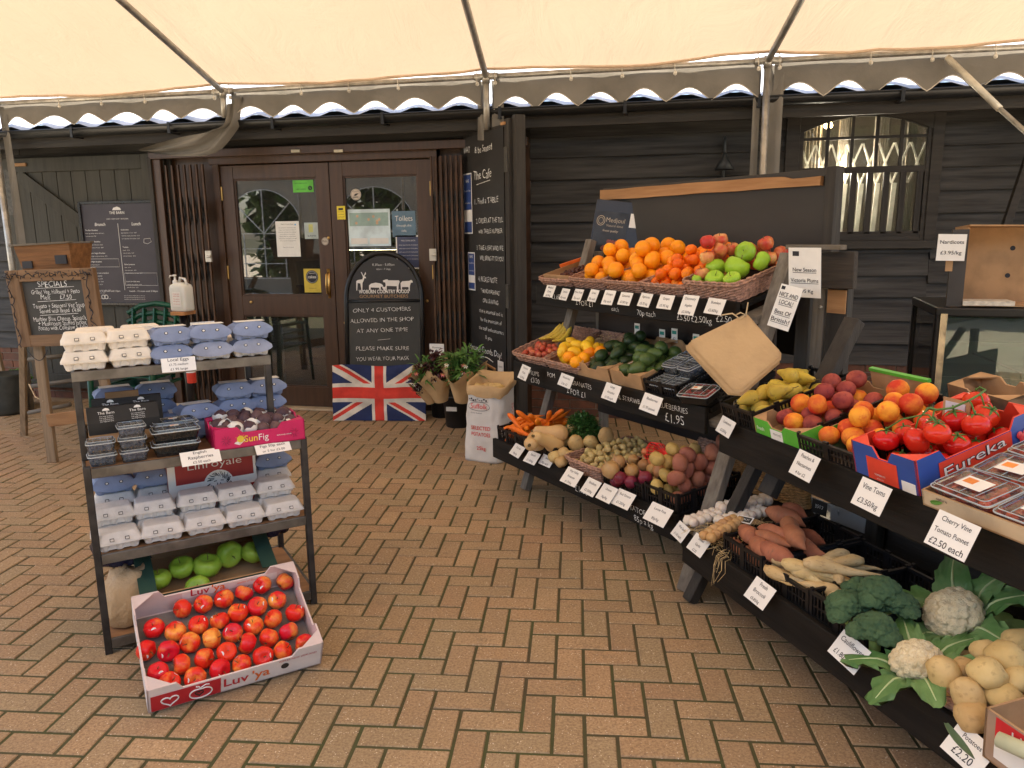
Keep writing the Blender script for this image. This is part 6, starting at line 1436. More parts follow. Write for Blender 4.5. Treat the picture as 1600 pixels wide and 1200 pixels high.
# red printed box with lion's head
t = thing('printed_box', 'red box with white cross and black lion head behind egg boxes on third shelf', 'box', TF @ T(.30, .27, Z3+.002) @ RZ(2))
LR = mat('deep_red_print', (.34, .025, .022), .4, .06, bmp=.02)
mb = MB(); W_, H_ = .36, .285; mb.box(0, W_, 0, .2, 0, H_); mb.obj('carton', [LR], t, bevel=.002)
mb = MB(); mb.box(0, .03, -.0015, -.001, 0, H_); mb.box(W_-.012, W_, -.0015, -.001, 0, H_); mb.box(.03, W_-.012, -.0015, -.001, .10, .14); mb.box(.2-.022, .2+.022, -.0018, -.0012, 0, .205) if 0 else None
mb.obj('white_cross', WHITE, t)
mb = MB(); mb.lathe([(.062, 0), (.062, .0004)], 24, M=T(.2, -.002, .12) @ RX(90)); mb.obj('badge', WHITE, t)
mb = MB(); rr = random.Random(12)
for k in range(60):
    a = rr.uniform(0, 6.28); r0_ = rr.uniform(.028, .04); r1_ = r0_+rr.uniform(.012, .02); mb.tube([(.2+r0_*math.cos(a), -.003, .145+r0_*math.sin(a)), (.2+r1_*math.cos(a+.25), -.003, .145+r1_*math.sin(a+.25))], .0014, 4)
for s_ in (-1, 1):
    mb.tube([(.2+s_*.008, -.003, .16), (.2+s_*.02, -.003, .158)], .002, 4); mb.tube([(.2+s_*.006, -.003, .15), (.2+s_*.008, -.003, .135), (.2, -.003, .128)], .0018, 4); mb.tube([(.2, -.003, .125), (.2+s_*.014, -.003, .118)], .0018, 4); mb.tube([(.2+s_*.024, -.003, .14), (.2+s_*.02, -.003, .118), (.2, -.003, .105)], .0016, 4)
mb.lathe([(.007, 0), (.007, .001)], 10, M=T(.2, -.0025, .13) @ RX(90)); mb.obj('lion_head', INK, t, T(0, 0, -.025))
mb = MB(); mb.text('Linroyale', .19, .198, .032, 0, -.002, wid=.22, off=-.006); mb.obj('lettering', WHITE, t)
# second shelf: black cartons, wicker tray, punnets, figs
t = wicker(.24, .3, .05, WICKER2, .01, 'wicker_tray'); t.matrix_world = TF @ T(.03, .2, Z2+.003); relabel(t, 'low honey wicker tray under the black cartons on the trolley')
for k, (dx, dy, rz) in enumerate(((.0, .0, 1), (.02, .09, -2))):
    b_ = thing('punnet_carton', ['black and kraft carton with white print at the front of the second shelf', 'black and kraft carton behind the front one on the second shelf'][k], 'carton', TF @ T(.035+dx, .16+dy, Z2+.055+.015*k) @ RZ(rz), 'black cartons on the trolley')
    mb = MB(); mb.box(0, .25, 0, .085, 0, .035, 1); mb.box(0, .25, -.001, .086, .035, .08, 0); mb.add([(0, -.001, .08), (.25, -.001, .08), (.25, .03, .135), (0, .03, .135), (0, .086, .08), (.25, .086, .08), (.25, .056, .135), (0, .056, .135)], [(0,1,2,3), (4,7,6,5), (3,2,6,7), (0,3,7,4), (1,5,6,2)], 0)
    mb.obj('carton', [mat('matt_black_card', (.02, .018, .015), .6, .1), CARD], b_)
    mb = MB(); mb.M = T(0, -.0025, .08) @ RX(-29.5)
    for cx in (.065, .175):
        mb.text('The Barn', cx, .034, .011, 0); mb.prism([(cx-.012, .048), (cx+.014, .048), (cx+.010, .056), (cx, .059), (cx-.009, .055)], -.001, 0)
        for r_ in range(4): mb.text('free range local farm', cx, .024-.007*r_, .004, 0)
    mb.M = T(0, -.003, 0); mb.text('BUTCHERS & BAKERS', .14, .05, .007, 0, 0, wid=.08); mb.obj('lettering', WHITE, b_)
    if k: 
        mb = MB(); mb.box(.05, .17, .03, .04, .13, .16); mb.obj('open_flap', CARD_D, b_)
for k, (x_, l, lab) in enumerate(((.068, 0, 'lower punnet of blueberries in the left stack'), (.068, 1, 'upper punnet of blueberries in the left stack'), (.175, 0, 'bottom punnet of blueberries in the second stack'), (.175, 1, 'middle punnet of blueberries in the second stack'), (.175, 2, 'top punnet of blueberries in the second stack'))):
    placed('blueberry_punnet', TF @ T(x_, .058+.004*l, Z2+.003+.047*l) @ RZ([2, -2, 1, -3, 2][k]) @ S(.83), lab+' on the trolley', 'blueberry punnets on the trolley')
for k in range(2): placed('blackberry_punnet', TF @ T(.325+.003*k, .075+.012*k, Z2+.003+.050*k) @ RZ(-2+2*k) @ S(.92), 'black plastic blackberry punnet, %s of the pair beside the fig tray' % ['lower', 'upper'][k], 'blackberry punnets on the trolley')
placed('blackberry_punnet', TF @ T(.335, .185, Z2+.06) @ RZ(3) @ S(.92), 'black plastic blackberry punnet behind the pair beside the fig tray', 'blackberry punnets on the trolley')
PINK = mat('magenta_print', (.55, .008, .10), .4, .06, bmp=.02)
t = carton(.355, .24, .085, PINK, PINK, 'printed_box'); FF = TF @ T(.455, .0, Z2+.004) @ RZ(-1); t.matrix_world = FF; relabel(t, 'bright pink printed tray of figs on the second shelf')
mb = MB(); mb.text('Sun', .165, .022, .026, 1, -.002, off=.01, al='r'); mb.text('Fig', .17, .022, .026, 0, -.002, off=.0, al='l'); mb.text('deliciously sweet', .27, .03, .006, 0, -.002)
mb.lathe([(.014, 0), (.014, .0006)], 16, 1, M=T(.1, -.0015, .036) @ RX(90)); mb.prism([(.075, .02), (.095, .012), (.118, .03), (.1, .045)], -.0012, -.0006, 0)
for k in range(7): a = k*.9; mb.tube([(.1+.015*math.cos(a), -.0022, .036+.015*math.sin(a)), (.1+.021*math.cos(a), -.0022, .036+.021*math.sin(a))], .0014, 4, 2)
for cx in (.045, .31):
    for k in range(9): a = k*.7; mb.tube([(cx+.006*math.cos(a), -.002, .035+.006*math.sin(a)), (cx+.02*math.cos(a+.4), -.002, .035+.02*math.sin(a+.4))], .0009, 4, 3)
mb.obj('lettering', [WHITE, mat('yellow_print', (.85, .6, .05), .4, bmp=0), mat('orange_print2', (.8, .25, .03), .4, bmp=0), mat('dark_magenta', (.2, .003, .05), .4, bmp=0)], t)
rr = random.Random(5); fg = []
for j in range(4):
    for i in range(6):
        fg.append(placed('fig', FF @ T(.05+.052*i+(.02 if j % 2 else 0)-.01, .045+.052*j, .05+rr.uniform(0, .018)+.008*j) @ RZ(rr.uniform(0, 360)) @ RX(rr.gauss(0, 50)) @ S(rr.uniform(.95, 1.1)), ''))
for j, o in enumerate(fg): o['label'] = 'dark purple fig in a white paper cup, %s row of the pink tray' % ['front', 'second', 'third', 'back'][j//6]; o['group'] = 'figs, %s row' % ['front', 'second', 'third', 'back'][j//6]
def tcard(px, py, z, W_, H_, lines, label, tilt, rz, y_=None, shear=0):
    p = tp(px, py, z); t = thing('price_card', label, 'price card', TF @ T(p.x, (y_ if y_ is not None else p.y), z) @ RZ(rz) @ RX(-tilt), 'white laminated price cards'); mb = MB(); mb.box(-W_/2, W_/2, 0, .001, -H_/2, H_/2); mb.obj('card', m_lam, t)
    mb = MB()
    for k, (s_, sz) in enumerate(lines): mb.text(s_, 0, H_/2-H_*(k+.5)/len(lines)-sz*.35, sz, 0, -.0006, off=.004, wid=min(W_*.88, len(s_)*sz*.64))
    mb.obj('lettering', INK, t)
tcard(276, 566, Z1, .125, .055, [('Local Eggs', .012), ('£1.75 medium', .009), ('£1.95 large', .009)], 'Local Eggs price card on the edge of the top trolley shelf', 12, 0, S1-.012)
tcard(313, 713, Z2-.006, .145, .06, [('English', .011), ('Raspberries', .013), ('£2.50 each', .010)], 'Raspberries price card on the edge of the second trolley shelf', 40, 3, -.018)
tcard(419, 692, Z2-.01, .14, .045, [('Figs 50p each', .012), ('or 5 for £2.00', .010)], 'figs price card under the pink tray on the trolley', 45, 3, -.02)
tcard(295, 500, Z1+.1, .10, .06, [('Eggs', .012)], 'small white card standing behind the egg boxes on the top trolley shelf', 0, 4, S1+.3)
# bottom of the trolley: paper bags of potatoes and dark plastic
t = thing('paper_sack', 'crumpled brown paper bag in clear plastic on the bottom shelf of the trolley', 'bag', TF @ T(.11, .14, Z0))
mb = lump([(.04, 0), (.085, .01), (.095, .08), (.085, .16), (.06, .21), (.01, .22)], 26, .03, 4, nf=14); mb.obj('bag', mat('crumpled_kraft', (.50, .34, .18), .6, .12, 8, .9, 18, bd=.02), t, smooth=True)
t = thing('dark_bags', 'dark shiny plastic bags pushed under the third trolley shelf', 'bags', TF @ T(.11, .3, Z0+.2))
mb = lump([(.04, 0), (.11, .01), (.12, .05), (.09, .10), (.02, .12)], 26, .04, 9, nf=14); mb.obj('bags', mat('dark_blue_plastic', (.02, .02, .05), .25, .3, 8, .9, 22, bd=.02), t, smooth=True)
t = thing('dark_bags', 'dark crumpled bag with kraft edge at the right rear of the trolley', 'bags', TF @ T(.72, .36, Z0+.16))
mb = lump([(.04, 0), (.08, .01), (.09, .06), (.06, .10), (.02, .12)], 22, .03, 2, nf=14); mb.obj('bags', mat('dark_blue_plastic', (.02, .02, .05)), t, smooth=True)
# carton of cooking apples tipped forward on the bottom shelf
GRB = mat('dark_green_print', (.03, .07, .05), .45, .08, bmp=.05)
t = carton(.52, .34, .13, GRB, CARD, 'cardboard_tray', ears=False); BF = TF @ T(.14, .03, Z0+.025) @ RX(22); t.matrix_world = BF; relabel(t, 'green edged brown carton of cooking apples tipped forward on the bottom trolley shelf')
mb = MB(); mb.box(-.002, .06, .02, .333, .132, .135, 0); mb.box(.46, .522, .02, .333, .132, .135, 0); mb.box(.0, .06, .328, .3335, .01, .129, 0); mb.box(.20, .42, .331, .3335, .095, .125, 2); mb.text('Fabulosa', .31, .101, .018, 3, .330, shear=.3); mb.obj('folded_flaps', [GRB, CARD, INK, WHITE], t)
pp = [(226, 914), (272, 900), (326, 889), (371, 880), (413, 876), (300, 910)]
for k, (px, py) in enumerate(pp):
    q = Vector((.075+.095*k, [.13, .17, .15, .19, .17][k], .085)) if k < 5 else Vector((.215, .06, .06)); placed('apple_bramley', BF @ T(*q) @ RZ(k*67) @ RX([-25, -15, 10, -70, -20, 30, 20, 50, 10][k]) @ S(1.15 if k in (2, 3) else 1.02), ('large matt green cooking apple in green edged carton, %s' % ORD[k]) if k < 5 else 'matt green cooking apple half hidden lower in the green edged carton', 'cooking apples under the trolley')
# the big tray of red apples on the ground
l0 = G(232, 1120); l1 = G(502, 1041); ul = (l1-l0).normalized(); bl = Vector((-ul.y, ul.x, 0)); LW = (l1-l0).length
tl = R(25); LF = frame(l0+Vector((0, 0, .012)), ul, bl*math.cos(tl)+Vector((0, 0, math.sin(tl))))
WL = mat('white_print_card', (.72, .66, .62), .5, .05, 15, .06, 40)
t = carton(LW, .41, .12, WL, mat('pinkish_inner_card', (.62, .5, .47), .6, .06), 'apple_tray'); t.matrix_world = LF; relabel(t, 'large white cardboard tray of red apples leaning on the foot of the trolley', 'box')
REDQ = mat('tray_red', (.50, .02, .03), .4, .05, bmp=0); ORQ = mat('tray_orange', (.72, .16, .03), .4, bmp=0)
mb = MB(); mb.box(.01, .23, -.002, -.001, .004, .082, 0); mb.text('Luv', .24, .028, .042, 0, -.002, 'l', off=.012); mb.text("'ya", .335, .028, .042, 2, -.002, 'l', off=.012); mb.text('APPLES NEW ZEALAND', LW-.09, .075, .009, 0, -.002, off=.0)
def heart(cx, cz, s_): return [(cx+s_*16*math.sin(a)**3/16, -.004, cz+s_*(13*math.cos(a)-5*math.cos(2*a)-2*math.cos(3*a)-math.cos(4*a))/16) for a in [2*math.pi*k/28 for k in range(29)]]
mb.tube(heart(.068, .042, .027), .0024, 5, 1); ap = [(.165+.036*math.cos(a)*(1+.0), -.004, .038+.027*math.sin(a)-.006*math.exp(-((a-1.57)*2.2)**2)) for a in [2*math.pi*k/28 for k in range(29)]]; mb.tube(ap, .0024, 5, 1); mb.tube([(.165, -.004, .058), (.16, -.004, .072), (.15, -.004, .076)], .0022, 5, 1); mb.tube([(.165, -.004, .066), (.182, -.004, .076), (.192, -.004, .072)], .0018, 5, 1)
mb.tube(heart(.16, .038, .013), .0022, 5, 3); mb.lathe([(.014, 0), (.014, .0006)], 16, 3, M=T(LW-.135, -.0015, .05) @ RX(90)); mb.obj('front_print', [REDQ, WHITE, ORQ, mat('hand_hole', (.04, .03, .025), .9, bmp=0)], t)
mb = MB(); yb = .41-.008; mb.text('Luv', .20, .06, .034, 0, yb, 'l', off=.012); mb.text("'ya", .275, .06, .034, 1, yb, 'l', off=.012); mb.text('apples of distinction', .42, .07, .009, 1, yb); mb.box(.17, .52, yb+.001, yb+.0015, .05, .086, 2); mb.obj('back_print', [REDQ, ORQ, WL], t)
mb = MB(); mb.box(.008, LW-.008, .008, .392, .006, .012); mb.obj('grey_liner', mat('grey_pulp_liner', (.18, .16, .14), .9, .1, 30, .4, 60), t)
rows_ = [[(265, 1066), (305, 1058)], [(247, 1050), (284, 1037), (343, 1045), (378, 1037), (411, 1025)], [(228, 1015), (263, 1016), (297, 1003), (319, 1028), (354, 1018), (387, 1004), (442, 1016), (477, 1005)], [(241, 981), (274, 986), (331, 997), (364, 988), (420, 996), (451, 986)], [(310, 976), (343, 969), (396, 977), (427, 966), (461, 957)], [(285, 950), (318, 943), (350, 935), (372, 957), (402, 947), (433, 937)], [(381, 926), (410, 913), (445, 908)]]
rr = random.Random(21)
for j, rw_ in enumerate(rows_):
    for i, (px, py) in enumerate(rw_):
        q = hit(LF, px, py, .052); placed('apple_red', LF @ T(q.x, q.y, .049) @ RZ(rr.uniform(0, 360)) @ RX(rr.uniform(-85, 85)) @ S(rr.uniform(.93, 1.03)), 'red and yellow apple in white tray, %s row from front, %s' % (['first', 'second', 'third', 'fourth', 'fifth', 'sixth', 'seventh'][j], ORD[i]), 'apples in the white tray')

# ================================================================ SIGNS AND THINGS BY THE DOORS
WHT = mat('white_print', (.74, .72, .68), .5, .03, 20, 0)
# menu board on the plank door
yM = WY-.11
p0 = Wp(122, 315, yM); p1 = Wp(240, 313, yM); p2 = Wp(258, 477, yM)
Wm, Hm = p1.x-p0.x, p1.z-p2.z
t = thing('menu_board', 'tall dark aubergine cafe menu board with white print on the folded plank door', 'menu board', T(p0.x, yM, p2.z))
mb = MB(); mb.box(0, Wm, 0, .02, 0, Hm); mb.obj('panel', mat('aubergine_panel', (.035, .027, .036), .45, .1), t)
mb = MB(); f_ = .022; mb.box(-.005, f_, -.012, .022, 0, Hm); mb.box(Wm-f_, Wm+.005, -.012, .022, 0, Hm); mb.box(f_, Wm-f_, -.011, .022, Hm-f_, Hm+.004); mb.box(f_, Wm-f_, -.011, .022, -.004, f_); mb.obj('frame', mat('black_gloss_frame', (.012, .012, .013), .25, bmp=0), t, bevel=.003)
mb = MB(); mb.text('THE BARN', Wm/2, Hm-.115, .024, off=.01); mb.prism([(Wm/2-.045, Hm-.08), (Wm/2+.05, Hm-.08), (Wm/2+.04, Hm-.06), (Wm/2+.01, Hm-.048), (Wm/2-.03, Hm-.058)], -.001, 0); mb.text('CAFE + FARM SHOP + BUTCHERS', Wm/2, Hm-.165, .011); mb.text('Brunch', Wm*.26, Hm-.22, .028, off=.015, shear=.15); mb.text('Lunch', Wm*.74, Hm-.22, .028, off=.015, shear=.15)
mb.box(Wm/2-.002, Wm/2+.002, -.002, -.001, .14, Hm-.2)
L1 = [('The Barn Breakfast', 1), ('bacon, egg, sausage, tomato, mushrooms,', 0), ('beans and toast   £9.25', 0), ('', 0), ('The Veggie Breakfast', 1), ('free range egg, mushrooms, tomato,', 0), ('hash brown, beans and toast   £8.50', 0), ('', 0), ('The Barn Veggie Breakfast', 1), ('poached eggs, avocado and tomato   £8.75', 0), ('', 0), ('The Piglet Breakfast', 1), ('bacon, egg, sausage and', 0), ('beans   £4.95', 0), ('', 0), ('Probably the best scrambled', 1), ('eggs in the county', 1), ('on sourdough toast   £5.95', 0), ('with smoked salmon   £8.25', 0), ('with crispy bacon   £7.25', 0), ('', 0), ('Granola with fruit, honey, yoghurt   £4.95', 0), ('Porridge with berries   £4.25', 0), ('', 0), ('Warm croissant, butter and jam   £2.75', 0)]
L2 = [('Sandwiches', 1), ('egg mayonnaise and cress   £4.95', 0), ('roast ham, cheddar and chutney   £5.75', 0), ('tuna mayonnaise and cucumber   £5.25', 0), ('', 0), ('', 0), ('Toasties', 1), ('cheese   £5.25', 0), ('ham and cheese   £5.95', 0), ('brie and cranberry   £6.25', 0), ('', 0), ('', 0), ('Baked potatoes', 1), ('beans   £5.50', 0), ('tuna mayonnaise   £6.50', 0), ('cheddar and beans, side salad   £6.75', 0), ('', 0), ('', 0), ('Lunch for little ones', 1), ('sandwich, crisps and juice   £4.75', 0), ('pasta with cheese   £4.25', 0)]
for x_, L_ in ((.04, L1), (Wm/2+.025, L2)):
    z = Hm-.265
    for s_, b_ in L_:
        if s_: mb.text(s_, x_, z, .0125 if b_ else .0085, al='l', off=.008 if b_ else .002)
        z -= .0265
mb.text('Brunch is served until 12pm', Wm*.26, .125, .014, off=.008, wid=.28); mb.text('Lunch - 12 noon until 2.30pm', Wm*.75, .125, .014, off=.008, wid=.3)
for k in range(3): mb.text('please tell us about any allergies before you order food', Wm*.62, .085-.017*k, .007)
for k in range(2): mb.tube([(Wm*.2+.03*k+.02*math.cos(a*.4), -.002, .075+.018*math.sin(a*.4)) for a in range(17)], .004, 5)
x_ = Wm*.87; mb.tube([(x_-.04, -.002, Hm-.38), (x_-.035, -.002, Hm-.345), (x_+.03, -.002, Hm-.34), (x_+.04, -.002, Hm-.37), (x_-.0, -.002, Hm-.39), (x_-.04, -.002, Hm-.38)], .0022, 4)
bx0, bx1 = Wm/2+.015, Wm-.04
for (a_, b_, c_, d_) in ((bx0, bx1, .185, .3), (.15-.12, Wm/2-.03, Hm-.60, Hm-.525)):
    mb.tube([(a_, -.0015, c_), (b_, -.0015, c_), (b_, -.0015, d_), (a_, -.0015, d_), (a_, -.0015, c_)], .0015, 4)
mb.obj('lettering', WHT, t)
# blue framed notice behind the planter
def quad_sign(name, px0, py0, px1, py1, Y, m_, label, cat='notice', frame_m=None, par=True, th=.003):
    a = Wp(px0, py0, Y); b = Wp(px1, py1, Y); W_, H_ = b.x-a.x, a.z-b.z
    t = thing(name, label, cat, T(a.x, Y, b.z)); mb = MB(); mb.box(0, W_, 0, th, 0, H_); mb.obj('sheet', m_, t); return t, W_, H_
NAVY = mat('navy_print', (.03, .06, .2), .4, .1, bmp=0)
t, W_, H_ = quad_sign('notice', 80, 383, 124, 440, WY-.12, PAPER, 'blue notice with white border behind the wooden planter')
mb = MB(); mb.box(.02, W_-.02, -.002, -.001, .06, H_-.02, 0); mb.text('NHS', W_*.7, .02, .02, 0, off=.01); mb.text('Welcome', W_/2, H_-.1, .03, 1); mb.obj('print', [NAVY, WHT], t)
# notices on the door glass
yg = yd-.017
t, W_, H_ = quad_sign('door_notice', 430, 346, 470, 401, yg, PAPER, 'white A4 letter stuck low on the left door glass'); mb = MB()
mb.text('Woburn Country Foods', W_*.5, H_-.03, .009, 0, wid=W_*.55); mb.lathe([(.008, 0), (.008, .0006)], 12, 1, M=T(W_*.85, -.001, H_-.03) @ RX(90))
for k, (s_) in enumerate(('All customers must please wear', 'a face covering in the shop at', 'all times and use the sanitiser', 'at the door on the way in', 'Please keep two metres apart', 'from other customers and staff', 'thank you for shopping here', '', '', 'Stay safe everyone')): 
    if s_: mb.text(s_, W_/2, H_-.06-.019*k, .007, 0, wid=W_*.8*len(s_)/32)
mb.obj('lettering', [INK, mat('sky_print', (.15, .4, .65), .4, bmp=0)], t)
t, W_, H_ = quad_sign('sticker', 475, 348, 499, 373, yg, mat('pale_blue_sticker', (.45, .52, .5), .4, bmp=0), 'pale blue-green sticker right of the letter on the left door glass', 'sticker'); mb = MB(); mb.box(W_*.3, W_*.6, -.001, -.0006, H_*.4, H_*.9, 0); mb.text('SAFE', W_/2, .02, .012, 1, wid=W_*.6); mb.obj('print', [mat('soft_yellow_print', (.6, .6, .2), .4, bmp=0), INK], t)
t, W_, H_ = quad_sign('sticker', 457, 282, 490, 300, yg, mat('hygiene_green', (.12, .5, .05), .4, bmp=0), 'bright green rating sticker at the top right of the left door glass', 'sticker'); mb = MB(); mb.lathe([(.02, 0), (.02, .0006)], 16, 0, M=T(W_-.03, -.001, .035) @ RX(90)); mb.text('5', W_-.03, .025, .02, 1, -.002); mb.text('FOOD HYGIENE RATING', .075, H_-.03, .008, 0); mb.text('VERY GOOD', .075, .02, .012, 0); mb.obj('print', [INK, mat('hygiene_green', (0, 0, 0))], t)
t, W_, H_ = quad_sign('sticker', 474, 420, 502, 457, yg, mat('gold_sticker', (.55, .42, .05), .4, bmp=0), 'gold rectangular sticker with black round emblem low on the left door glass', 'sticker'); mb = MB(); r_ = W_*.37; mb.lathe([(r_, 0), (r_, .0006)], 28, 0, M=T(W_/2, -.001, H_*.66) @ RX(90)); mb.tube([(W_/2+r_*.86*math.cos(a*.3), -.002, H_*.66+r_*.86*math.sin(a*.3)) for a in range(22)], .0012, 4, 1); mb.text('cakes', W_/2, H_*.66-.012, .026, 1, -.0025, wid=r_*1.3, off=.01); mb.text('handmade', W_/2, H_*.66+.028, .009, 1, -.0025); mb.text('WINNER 2019', W_/2, H_*.16, .008, 0, -.002); mb.obj('print', [INK, WHT], t)
t, W_, H_ = quad_sign('sticker', 526, 322, 540, 343, yd-.045, mat('yellow_sticker', (.72, .58, .04), .4, bmp=0), 'small yellow sticker on the right door frame', 'sticker'); mb = MB(); mb.box(W_*.2, W_*.75, -.001, -.0006, H_*.7, H_*.85); 
for k in range(4): mb.text('wipe hands here', W_/2, H_*.55-.022*k, .008, wid=W_*.7)
mb.obj('print', INK, t)
for px, py, r_, s_, lab, yy in ((508, 377, .034, 'PULL', 'round cream PULL disc above the brass door handle', yd-.043), (556, 304, .048, 'bird', 'round white sticker with a black bird on the right door glass', yg)):
    p = Wp(px, py, yy); t = thing('round_sticker', lab, 'sticker', T(p.x, yy, p.z)); mb = MB(); mb.lathe([(r_, 0), (r_, .0015)], 28, M=RX(90)); mb.obj('disc', mat('cream_disc', (.6, .52, .42), .4, bmp=0), t)
    mb = MB(); mb.tube([(r_*.88*math.cos(a*.3), -.002, r_*.88*math.sin(a*.3)) for a in range(22)], .0012, 4)
    if s_ == 'PULL': mb.text(s_, 0, -.007, .016, 0, -.0025, off=.005)
    else: mb.prism([(-.02, -.008), (.0, -.012), (.018, .002), (.03, .008), (.012, .01), (.0, .008), (-.012, .0)], -.003, -.002); mb.box(-.025, .025, -.003, -.002, -.025, -.018); mb.text('NO ENTRY', 0, .02, .008, 0, -.0025)
    mb.obj('print', INK, t)
# bright posters and board inside the right door
t = thing('window_poster', 'pale blue picture poster seen through the right door glass', 'poster', T(Wp(546, 385, yg).x, yg, Wp(546, 385, yg).z)); a = Wp(546, 328, yg); b = Wp(614, 385, yg); W_, H_ = b.x-a.x, a.z-b.z
mb = MB(); mb.box(0, W_, 0, .004, 0, H_, 0); mb.box(.015, W_-.015, -.002, -.001, H_*.55, H_-.03, 1); mb.box(.02, W_*.45, -.002, -.001, .02, H_*.22, 2); mb.box(W_*.5, W_-.02, -.002, -.001, .02, H_*.22, 2); rr = random.Random(1)
for k in range(7): mb.lathe([(.012, 0), (.012, .0006)], 10, 3, M=T(rr.uniform(.05, W_-.05), -.003, rr.uniform(H_*.62, H_*.85)) @ RX(90))
PB = D.materials.new('backlit_poster'); 
def glow(name, c, s_):
    m = D.materials.new(name); m.use_nodes = True; b = m.node_tree.nodes['Principled BSDF']; b.inputs['Base Color'].default_value = (*c, 1); b.inputs['Emission Color'].default_value = (*c, 1); b.inputs['Emission Strength'].default_value = s_; return m
mb.obj('poster', [mat('pale_poster', (.6, .72, .75), .5, bmp=0), mat('teal_picture', (.3, .42, .38), .5, bmp=0), WHT, mat('tan_spot', (.6, .4, .25), .5, bmp=0)], t)
a = Wp(612, 330, yg); b = Wp(650, 370, yg); W_, H_ = b.x-a.x, a.z-b.z; t = thing('toilets_sign', 'blue-grey chalk sign reading Toilets inside the right door', 'sign', T(a.x, yg, b.z)); mb = MB(); mb.box(0, W_, 0, .01, 0, H_, 0); mb.text('Toilets', W_/2, H_*.62, .045, 1, wob=.03, wid=W_*.75); mb.text('through the', W_/2, H_*.4, .02, 1, wob=.05); mb.text('cafe', W_/2, H_*.2, .02, 1, wob=.05); mb.obj('board', [mat('blue_grey_board', (.12, .2, .27), .6, bmp=0), WHT], t)
a = Wp(618, 368, yg); b = Wp(659, 420, yg); W_, H_ = b.x-a.x, a.z-b.z; t = thing('door_notice', 'dark blue notice with white border low on the right door glass', 'notice', T(a.x, yg, b.z)); mb = MB(); mb.box(0, W_, 0, .002, 0, H_, 0); mb.box(.012, W_-.012, -.001, -.0006, .012, H_-.012, 1); mb.text('WELCOME BACK', W_/2, H_-.05, .012, 0, -.0015); 
for k in range(5): mb.text('please queue here for the butchers', W_/2, H_-.085-.03*k, .008, 0, -.0015, wid=W_*.75)
mb.obj('sheet', [WHT, mat('slate_blue_print', (.06, .07, .13), .4, bmp=0)], t)
# cake stand inside, table with buns
t = thing('cake_stand', 'white plate of buns on a thin stand inside the left door', 'cake stand', T(-4.0+.25, WY+.35, .0)); mb = MB(); mb.lathe([(.0, .74), (.16, .745), (.17, .76), (.16, .75), (0, .75)], 24); mb.tube([(0, 0, .74), (0, 0, 0)], .012); mb.obj('stand', PLASTICW, t, smooth=True)
for k in range(5): b_ = MB(); b_.lathe(sph(.04, .6, 8), 14, M=T(.07*math.cos(k*1.3), .07*math.sin(k*1.3), .785)); tag(b_.obj('bun', mat('crusty_bun', (.35, .17, .06), .7, .3, 20), M=t.matrix_world, smooth=True), 'crusty bun on the white cake stand, dim behind the glass', 'bun', 'buns on the cake stand')

# A-board
pA = G(545, 655); pB_ = G(662, 655); ua = (pB_-pA).normalized(); WA = (pB_-pA).length
zA = 1.42
AF = frame(pA+Vector((0, 0, 0)), ua, Vector((-ua.y, ua.x, 0))) @ RX(-7)
t = thing('pavement_sign', 'black arched pavement sign with butchers emblem and chalked message', 'sign', AF)
HB = 1.02; r_ = WA/2; Htop = HB+.02; ry = .44-.02
def arch(cx, z0, rx, rz_, n=26): return [(cx-rx*math.cos(math.pi*k/n), z0+rz_*math.sin(math.pi*k/n)) for k in range(n+1)]
mb = MB(); fr_pts = [(0, 0, 0)]+[(x_, 0, z_) for x_, z_ in arch(r_, Htop, r_, .39)]+[(WA, 0, 0)]; mb.tube(fr_pts, .02, 10); mb.tube([(0, 0, HB), (WA, 0, HB)], .014, 8); mb.tube([(0, 0, .12), (WA, 0, .12)], .014, 8)
mb.obj('frame', mat('black_powder_coat', (.012, .012, .012), .3, bmp=.02), t, smooth=True)
mb = MB(); mb.tube([(.03, .05, HB+.2), (.0, .42, .03), ], .014, 8); mb.tube([(WA-.03, .05, HB+.2), (WA, .42, .03)], .014, 8); mb.obj('rear_leg', BLKPLASTIC, t)
mb = MB(); mb.box(.02, WA-.02, -.004, .004, .13, HB-.012); mb.obj('chalk_panel', mat('green_grey_slate', (.042, .043, .038), .6, .2, 3, .05), t)
hp = MB(); hp.prism([(x_, z_) for x_, z_ in arch(r_, HB+.014, r_-.02, .37)], -.004, .004); hp.obj('header_panel', mat('header_slate', (.03, .028, .026), .45, .1, bmp=0), t)
mb = MB(); k_ = WA/.62
def P2(l, cx, cz, s_): return [(cx+x_*s_, cz+z_*s_) for x_, z_ in l]
deer = [(-.9,-1),(-.8,-1),(-.72,0),(-.35,-.05),(-.2,-1),(-.1,-1),(-.05,.0),(.1,.3),(.22,.65),(.45,.62),(.42,.8),(.2,.92),(.45,1.2),(.38,1.5),(.2,1.1),(.12,.98),(.0,1.15),(-.15,1.5),(-.25,1.45),(-.05,1.05),(.03,.8),(-.05,.5),(-.7,.4),(-.9,.25)]
pig = [(-1,-.5),(-.8,-.5),(-.75,-.15),(.5,-.2),(.55,-.5),(.72,-.5),(.75,-.05),(1.0,-.05),(1.1,.12),(.85,.35),(.6,.45),(0,.55),(-.7,.4),(-1,.15)]
cow = [(-1,-.9),(-.85,-.9),(-.8,-.1),(.5,-.15),(.55,-.9),(.7,-.9),(.75,.0),(.9,.45),(.8,.6),(-.6,.62),(-.7,.75),(-.95,.72),(-1.3,.6),(-1.25,.4),(-1,.35),(-.95,.1)]
sheep = [(-.7,-.9),(-.6,-.9),(-.55,-.3),(.4,-.3),(.45,-.9),(.58,-.9),(.62,-.1),(.75,.3),(1.05,.35),(1.0,.6),(.8,.75),(.55,.6),(-.5,.55),(-.75,.3),(-.75,0)]
